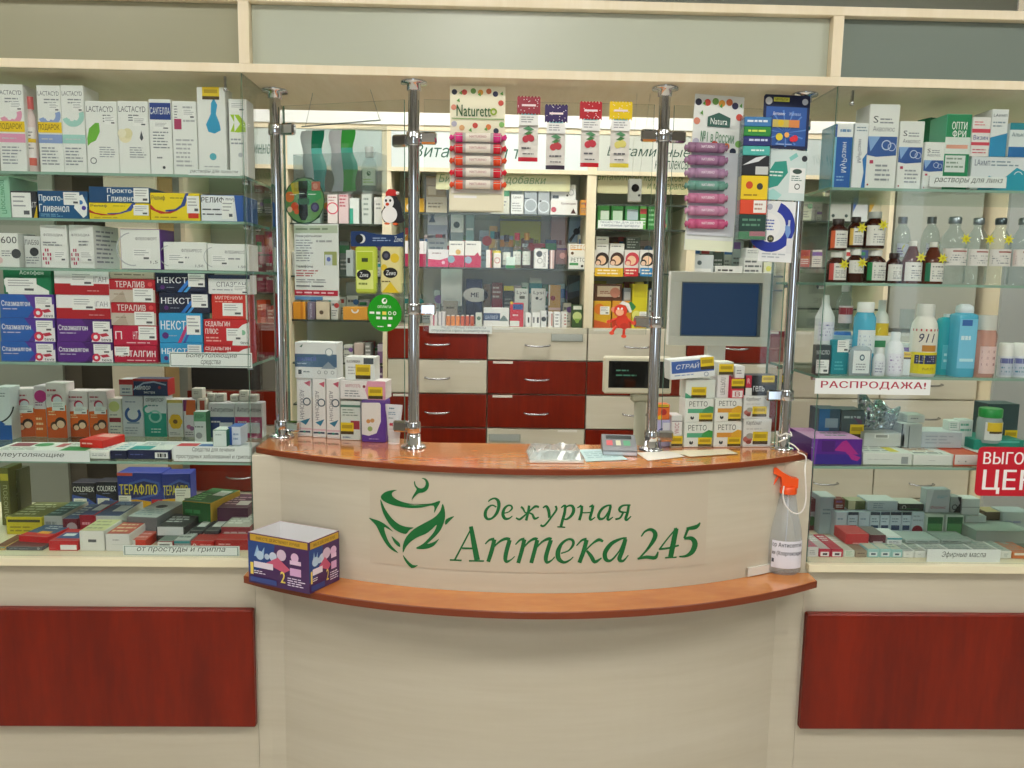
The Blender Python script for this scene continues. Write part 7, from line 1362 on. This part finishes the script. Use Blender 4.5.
sign(436, 172.5, 570, 190.5, [('Биоактивные добавки', .02, .82)], 'yellowish glass panel with green words across the upper shelf', YB+.03, col='cfcfa0', ink='5a8a4a', name='word_panel', Yd=.003)
sign(597.5, 172, 688, 194, [('витаминные комплексы', .0, .95), ('и минералы', .55, .98)], 'yellow beige panel with green words over the children remedies', YB+.03, col='c4c098', ink='5a7a44', name='word_panel', Yd=.003)
# children remedies
ST['where'] = 'in the rear children section'
R_([(597.5, 206, 609.5, 228.5, '3a8a3c', 'green pack with pale card, next to the maple post', 'r c8d8c8 .25 .2 .95 .6;'), (611, 206, 623, 228.5, '2f8038', 'green pack with pale card, second from the maple post', 'r b8d0b8 .15 .2 .95 .65;'), (625, 206, 638.5, 228.5, '3a8a4a', 'green pack with grey card, third from the maple post', 'r a8b8c0 .15 .15 .95 .6;'), (640, 206, 646.5, 228.5, '5aa84a', 'lime green slim pack near the chrome pole', ''), (648, 206, 656, 228.5, '2a7a34', 'dark green slim pack near the chrome pole', 'L 8ac090 .1 .1 .9 .9 4;'),
   (596, 241, 608.5, 250, 'dfe0da', 'low white box, second of a stack', 'L 5a5e60 .1 .3 .9 .6 1;') if False else (657, 209, 668, 228.5, '4a7a5a', 'mottled green pack behind the chrome pole', 'c d08a70 .4 .3 .2;c d08a70 .5 .8 .2;')], Y=3.635)
sign(598, 220.5, 643, 228.5, [('ЛЕКАРСТВА ДЛЯ ДЕТЕЙ', .05, .95), ('и витаминные препараты', .08, .92)], 'small white notice in front of the green packs', YB+.012, ink='4a6a8a', style='t', name='notice_sign')
fc = lambda a, b_, c: 'c %s .55 .4 .3 1;c f0c8a4 .5 .45 .2;c %s .25 .55 .14;c f0ccb0 .25 .58 .1;L 3a3c40 .08 .82 .9 .94 1;r dfe0dc 0 0 1 .08;' % (a, b_)
R_([(594.5, 250, 608.5, 273, 'e2e0dc', 'white box with two dark haired faces at the maple post', fc('2a1c18', '3a2a20', '')), (609.2, 250, 623.5, 273, 'e2e0dc', 'white box with two brown haired faces', fc('3a1c14', '5a3020', '')), (624.3, 250, 638.8, 273, 'e2e0dc', 'white box with a face in a red hat', fc('c83a4a', 'c83a4a', '')), (639.6, 250, 654.5, 273, 'e2e0dc', 'white box with black haired faces at the chrome pole', fc('181414', '181414', ''))], Y=3.64, d=.1)
R_([(596, 243.5, 609, 249.8, 'e0dfd8', 'low white box, lower one above the faces', 'L 5a5e60 .1 .3 .9 .6 1;'), (610, 243.5, 624.5, 249.8, 'e0dfd8', 'low white box beside the lower one above the faces', 'L 5a5e60 .1 .3 .9 .6 1;')], Y=3.66)
R_([(596, 236.5, 609, 243.2, 'dcdcd4', 'low white box, topmost above the faces', 'L 5a5e60 .1 .3 .9 .6 1;')], Y=3.66)
R_([(626, 237, 640, 249.6, '4a544c', 'dark mottled box above the red hat box', 'L a8b0a8 .1 .1 .9 .9 4;')], Y=3.68)
for x0, x1, c, q in ((594.5, 623, 'e0b41c', 'long yellow strip card under the faces'), (624, 638, 'c8202c', 'red strip card with white letters under the hat box'), (640, 655, '2a80b8', 'blue strip card under the black haired faces')):
    X, Z = aY((x0+x1)/2, 276.5, YB+.012); w_ = (x1-x0)/800*YB; h_ = 8.5/800*YB; m = MB(); m.box(-w_/2, w_/2, 0, .0015, 0, h_, c); print_on(m, 'L f4e8d0 .1 .15 .9 .85 2;', w_, h_, lambda u, v, e: ((u-.5)*w_, -e, h_*(1-v))); tag(m.build('strip_card', None, (X, YB+.012, Z)), q, 'card')
R_([(594, 301, 611, 328, 'e0b020', 'yellow orange box with price card behind the monkey', 'p d8602a 0 .7 1 .85 1 1 0 1;c e8801c .3 .3 .2;s .35 .2 .9 .5;'), (612, 301, 631, 328, 'e09a20', 'orange box mostly hidden by the monkey', 'p c83a1c 0 .7 1 .7 1 1 0 1;c 2a6a3a .7 .3 .15;'), (632, 284, 647.5, 328, 'd8cc1c', 'tall yellow box with lilac price card', 'r c8bc18 .1 .0 .9 .3;s .5 .62 1 .8;c e8e880 .3 .7 .1;'), (648.5, 290, 657, 328, 'a8b0b0', 'grey box between yellow box and chrome pole', 'L 4a5054 .1 .1 .9 .9 6;')], Y=3.65, d=.1)
R_([(594.5, 284, 622, 300.5, '5a3420', 'brown bordered box with pink oval picture', 'r e0ccb4 .1 .12 .92 .75;c d8907a .75 .5 .3;L a04a3a .2 .4 .6 .6 2;')], Y=3.66)
R_([(623.5, 288, 631, 300.5, '8a9094', 'small grey box beside the oval picture box', 'r b8bcc0 .1 .3 .9 .9;')], Y=3.66)
# section behind the price list
ST['where'] = 'on the rear shelves'
R_([(327.5, 193, 337.5, 222.5, 'e8e0e0', 'white box with pink smile print', 'o d8506a .5 .5 .2 .8;L b07a80 .1 .1 .9 .3 2;'), (338.5, 192, 348.5, 222.5, 'e0c8cc', 'pale pink box with crimson letters', 'L b84a60 .1 .08 .9 .5 4;'), (349.5, 198, 358.8, 222.5, 'dfe8e6', 'white box with teal side beside the pale pink one', 'r 3aa890 0 .4 .4 1;'), (361.5, 190, 371.5, 222.5, 'cdd6d2', 'tallest grey green box near the penguin', 'L 8a9a94 .2 .2 .8 .8 4;'), (374, 197, 384.5, 222.5, 'dfe2e0', 'white box hidden behind the penguin', 'L 9aa0a0 .2 .2 .8 .5 2;'), (292, 196, 304, 222.5, 'c8ccc0', 'grey box behind the round poster'), (306, 194, 320, 222.5, '9ab0a8', 'sage box behind the round poster')], Y=3.635)
R_([(346, 250, 353, 275.5, 'a8b4b4', 'grey box with black square between sheet and tissues', 'r 22282a .2 .3 .6 .5;'), (364, 262, 384, 275.5, 'b4bab8', 'grey box behind the tissue packs'), (292, 252, 330, 275.5, 'a8aca8', 'wide grey box behind the price list')], Y=3.635)
R_([(293, 302, 305.5, 319.5, 'e09a2c', 'orange box under the price list sheet', 'r c87a1c .6 0 .8 1;'), (307.5, 302, 315, 319.5, '6a5a70', 'dull purple box under the price list sheet', 'v c8c0d0 .3 .9 .7 .1 АЛТЕЙ;'), (316, 302, 329.5, 319.5, 'd8ccb4', 'beige box with dark animal picture', 'c 5a4a3a .4 .6 .12;'), (331, 300, 338, 319.5, 'd0d4d0', 'narrow pale box by the glass reflection'), (343, 307, 367, 319.5, 'e0a03c', 'wide orange box with white arc', 'o e6e6e4 .5 .2 .3 .6 180 360;')], Y=3.635)
R_([(343, 324, 354, 334, 'a82a38', 'small dark red box above the low shelf', '')], Y=3.7) if False else None
for z_, lst in ((1.12, [(343.5, 345, 352.5, 358, 'c8ccc4', 'small pale box left over on the low rear shelf'.replace('left over ', '')), (354, 343, 363.5, 358, 'c8b8b0', 'small beige box with red house mark', 'p b83040 .2 .9 .5 .6 .8 .9;'), (365, 343, 371, 358, '8a8a88', 'small striped grey box', 'L e0e0e0 .1 .1 .9 .9 4;'), (377.5, 344, 384.5, 358, '8a6a9a', 'small purple box at the maple edge', 'r c8c0d0 .0 .0 1 .4;')]), (.93, [(364, 372, 372, 398, 'b8b4c0', 'tall lilac box low at the maple edge'), (374, 368, 384, 398, '7a5a88', 'tall purple box low at the maple edge', 'L d8d0e0 .1 .1 .9 .9 5;')])):
    R_(lst, Y=3.635)
# behind the monitor
R_([(690, 255, 713.5, 275, 'c4ccd0', 'pale grey box with flower print over the monitor', 'c 4a5a60 .4 .4 .12;r e6e8e8 .05 .7 .9 .9;'), (744, 258, 762.5, 275, 'd0d3d0', 'white box with three text lines over the monitor', 'L 5a6064 .05 .1 .95 .9 3;'), (763.5, 262, 776, 275, 'c8ccb0', 'pale yellow green box over the monitor', 'c c8c840 .4 .5 .2;')], Y=3.635)
R_([(715, 266, 742.5, 275, 'dcdedb', 'long low white box with black capitals over the monitor', 'L 2a2c30 .1 .3 .9 .75 1;')], Y=3.635)
R_([(746, 248, 761, 257.6, 'c8ccca', 'small white box on the three line one', 'L 7a8084 .1 .2 .9 .6 2;')], Y=3.65)
R_([(689, 200, 700, 224, '8aa0a0', 'sea grey box behind the pale candy card'), (702, 204, 718, 224, 'b0b8b0', 'pale box behind the pale candy card'), (736, 232-30, 752, 224, 'a8b4ac', 'pale green box behind the gum rack'), (764, 206, 783, 224, 'b4bcb8', 'grey white box behind the arc card')], Y=3.635)
# behind the edge of the painkiller case and brown bottles
ST['where'] = 'seen past the case glass'
R_([(257, 300, 266, 327, 'c8502a', 'orange red box on the rear worktop', 'L e8c0a0 .1 .2 .9 .5 2;'), (267, 306, 275, 327, 'a83a30', 'brick red box on the rear worktop', 'L e0c0b8 .1 .2 .9 .8 3;'), (276, 302, 283, 327, 'c89a90', 'dusty pink box on the rear worktop', 'L 8a4a40 .1 .2 .9 .8 3;')], Y=3.635)
R_([(829, 201, 851, 222, 'b0b4ae', 'pale grey box with two dark dots', 'c 3a4a48 .2 .7 .08;c 3a4a48 .8 .7 .08;'), (853, 198, 868, 222, 'c8ccd0', 'white box with blue corner', 'p 4a6ab0 0 0 .4 0 0 .6;'), (869, 200, 883, 222, 'ccc8b4', 'cream box with gold corner', 'p c8a040 0 0 .5 0 0 .7;'), (800, 200, 812, 222, 'b8c0a8', 'olive white box past the fourth pole')], Y=3.68, dz=0)
for i, (x, c) in enumerate(((800, 'b84a48'), (812, 'd8d4cc'), (846, 'd8dcd8'), (858, '4a5a8a'), (870, '9a5a50'))):
    B(x, 250, x+10, 268, c, ('dull red', 'ivory', 'chalk white', 'slate blue', 'terracotta')[i]+' box on the rear shelf', Y=3.68)
# items glimpsed between pole and case side

# deeper rows and side goods that fill the shelves
ST['where'] = 'deep in the rear shelves'
ex = [(500, 221, 541, 229, 'b8bc3c', 'long flat yellow green box above the coloured caps', 'L 6a7020 .6 .3 .95 .7 1;'), (551, 217, 567, 228, 'b89a98', 'dusty rose box above the black footed one', 'L 8a4a48 .1 .4 .9 .8 2;'), (569, 215, 588, 243, '9ab8d8', 'pale blue picture card above the orange barred box', 'p 22344a .9 .05 1 0 .1 .5 .0 .45;c 22344a .4 .3 .06;r dfe8f0 .0 .6 1 1;')]
for e in ex: B(*e[:4], e[4], e[5], e[6], Y=3.86, d=.04)
ex = [(505, 269, 534, 283, 'b4b83c', 'olive yellow flat box hanging over the Lysi boxes'), (536, 271, 547, 283, '8a9494', 'grey box behind the second Lysi box'), (549, 270, 566, 281, 'c8d4d8', 'pale blue box above the gold one')]
RRM = MB()
def rr(seed, x0, x1, yb, hmin, hmax, Y, where, pal, d=.05):
    """a back row of small cartons in mixed colours, part of the uncounted deep stock"""
    r = random.Random(seed); x = x0; n_ = 0
    zs = snap(aY((x0+x1)/2, yb, Y)[0], Y+d/2, aY((x0+x1)/2, yb, Y)[1], .05)
    while x < x1-4:
        w_ = r.uniform(7, 14); h_ = r.uniform(hmin, hmax); c, cn = pal[(n_*3+seed) % len(pal)]; e_ = min(x+w_, x1)-.6
        X0, X1 = aY(x, yb-h_/2, Y)[0], aY(e_, yb-h_/2, Y)[0]; Zt = aY(x, yb-h_, Y)[1]
        RRM.box(X0, X1, Y, Y+d, zs, Zt, c, c=.001)
        ww, hh_ = X1-X0, Zt-zs; print_on(RRM, auto(c, ww, hh_), ww, hh_, lambda u, v, e: (X0+ww*u, Y-e, zs+hh_*(1-v)))
        x += w_; n_ += 1
PAL = [('c8ccc4', 'grey white'), ('b84a50', 'red'), ('8a9aa8', 'slate'), ('e0ded4', 'ivory'), ('3a5a80', 'navy'), ('c8a060', 'tan'), ('5a7a5a', 'moss'), ('d0b8bc', 'pale pink'), ('6a4a40', 'brown'), ('a8c0c4', 'pale teal')]
rr(1, 404, 500, 265, 22, 40, 3.80, 'behind the magenta boxes', PAL)
rr(2, 500, 588, 265, 18, 30, 3.82, 'behind the capped bottles', PAL)
rr(3, 404, 466, 325, 20, 38, 3.84, 'behind the orange vials', [('b8c8c8', 'ice blue'), ('d4dcdc', 'frost white'), ('8a9a98', 'grey'), ('dfe4e2', 'chalk')])
rr(4, 503, 588, 325, 38, 50, 3.86, 'behind the Lysi boxes', PAL)
rr(5, 594, 656, 270, 22, 34, 3.86, 'behind the boxes with faces', PAL)
rr(6, 594, 656, 324, 30, 46, 3.86, 'behind the yellow orange boxes', [('c8b030', 'mustard'), ('3a3a34', 'charcoal'), ('d8cc60', 'straw'), ('8a3a24', 'rust')])
rr(7, 290, 386, 221, 18, 28, 3.84, 'behind the smile print box', [('b0b4a8', 'stone'), ('c8ccc8', 'grey white'), ('8a9a98', 'grey'), ('c8b0b0', 'rose grey')])
rr(8, 290, 386, 274, 22, 44, 3.82, 'behind the price list', [('c8ccc8', 'grey white'), ('a8a8a0', 'stone'), ('b84a60', 'raspberry'), ('7a8a8a', 'sea grey'), ('d8d4cc', 'bone')])
rr(9, 290, 386, 318, 16, 30, 3.82, 'behind the wide orange box', [('c8ccc8', 'grey white'), ('8a9a9a', 'sea grey'), ('b0a8b8', 'heather'), ('d0d4d0', 'chalk')])
rr(10, 340, 386, 358, 10, 18, 3.84, 'on the low rear shelf', [('9a2a38', 'dark red'), ('c8c4bc', 'bone'), ('5a5a58', 'charcoal'), ('c0b4c8', 'lilac')])
rr(11, 690, 784, 273, 18, 40, 3.84, 'behind the flower print box', [('b4bcb8', 'sage grey'), ('c8ccc8', 'grey white'), ('5a6a64', 'dark sage'), ('a8b8bc', 'pale teal'), ('8a9690', 'grey')])
rr(12, 690, 784, 222, 18, 28, 3.84, 'behind the candy card', [('b4bcb8', 'sage grey'), ('c8ccc8', 'grey white'), ('7a8a84', 'dark sage')])
rr(13, 256, 286, 268, 18, 40, 3.84, 'past the painkiller case glass', [('c8ccc8', 'grey white'), ('b04868', 'raspberry'), ('8a9a98', 'grey')])
rr(14, 256, 286, 226, 18, 30, 3.84, 'high past the painkiller case glass', [('b4b8ac', 'stone'), ('c8ccc8', 'grey white'), ('7a8480', 'grey')])
rr(15, 790, 884, 222, 12, 20, 3.86, 'behind the dark dotted box', [('b8bcb8', 'stone'), ('c8ccd0', 'cloud white'), ('c0a8a8', 'rose grey')])

tag(RRM.build('carton_stock'), 'mixed small cartons packed deep behind the front rows of the rear shelves', 'boxes', kind='stuff')
print('DBG', len(DBG), DBG[:60])
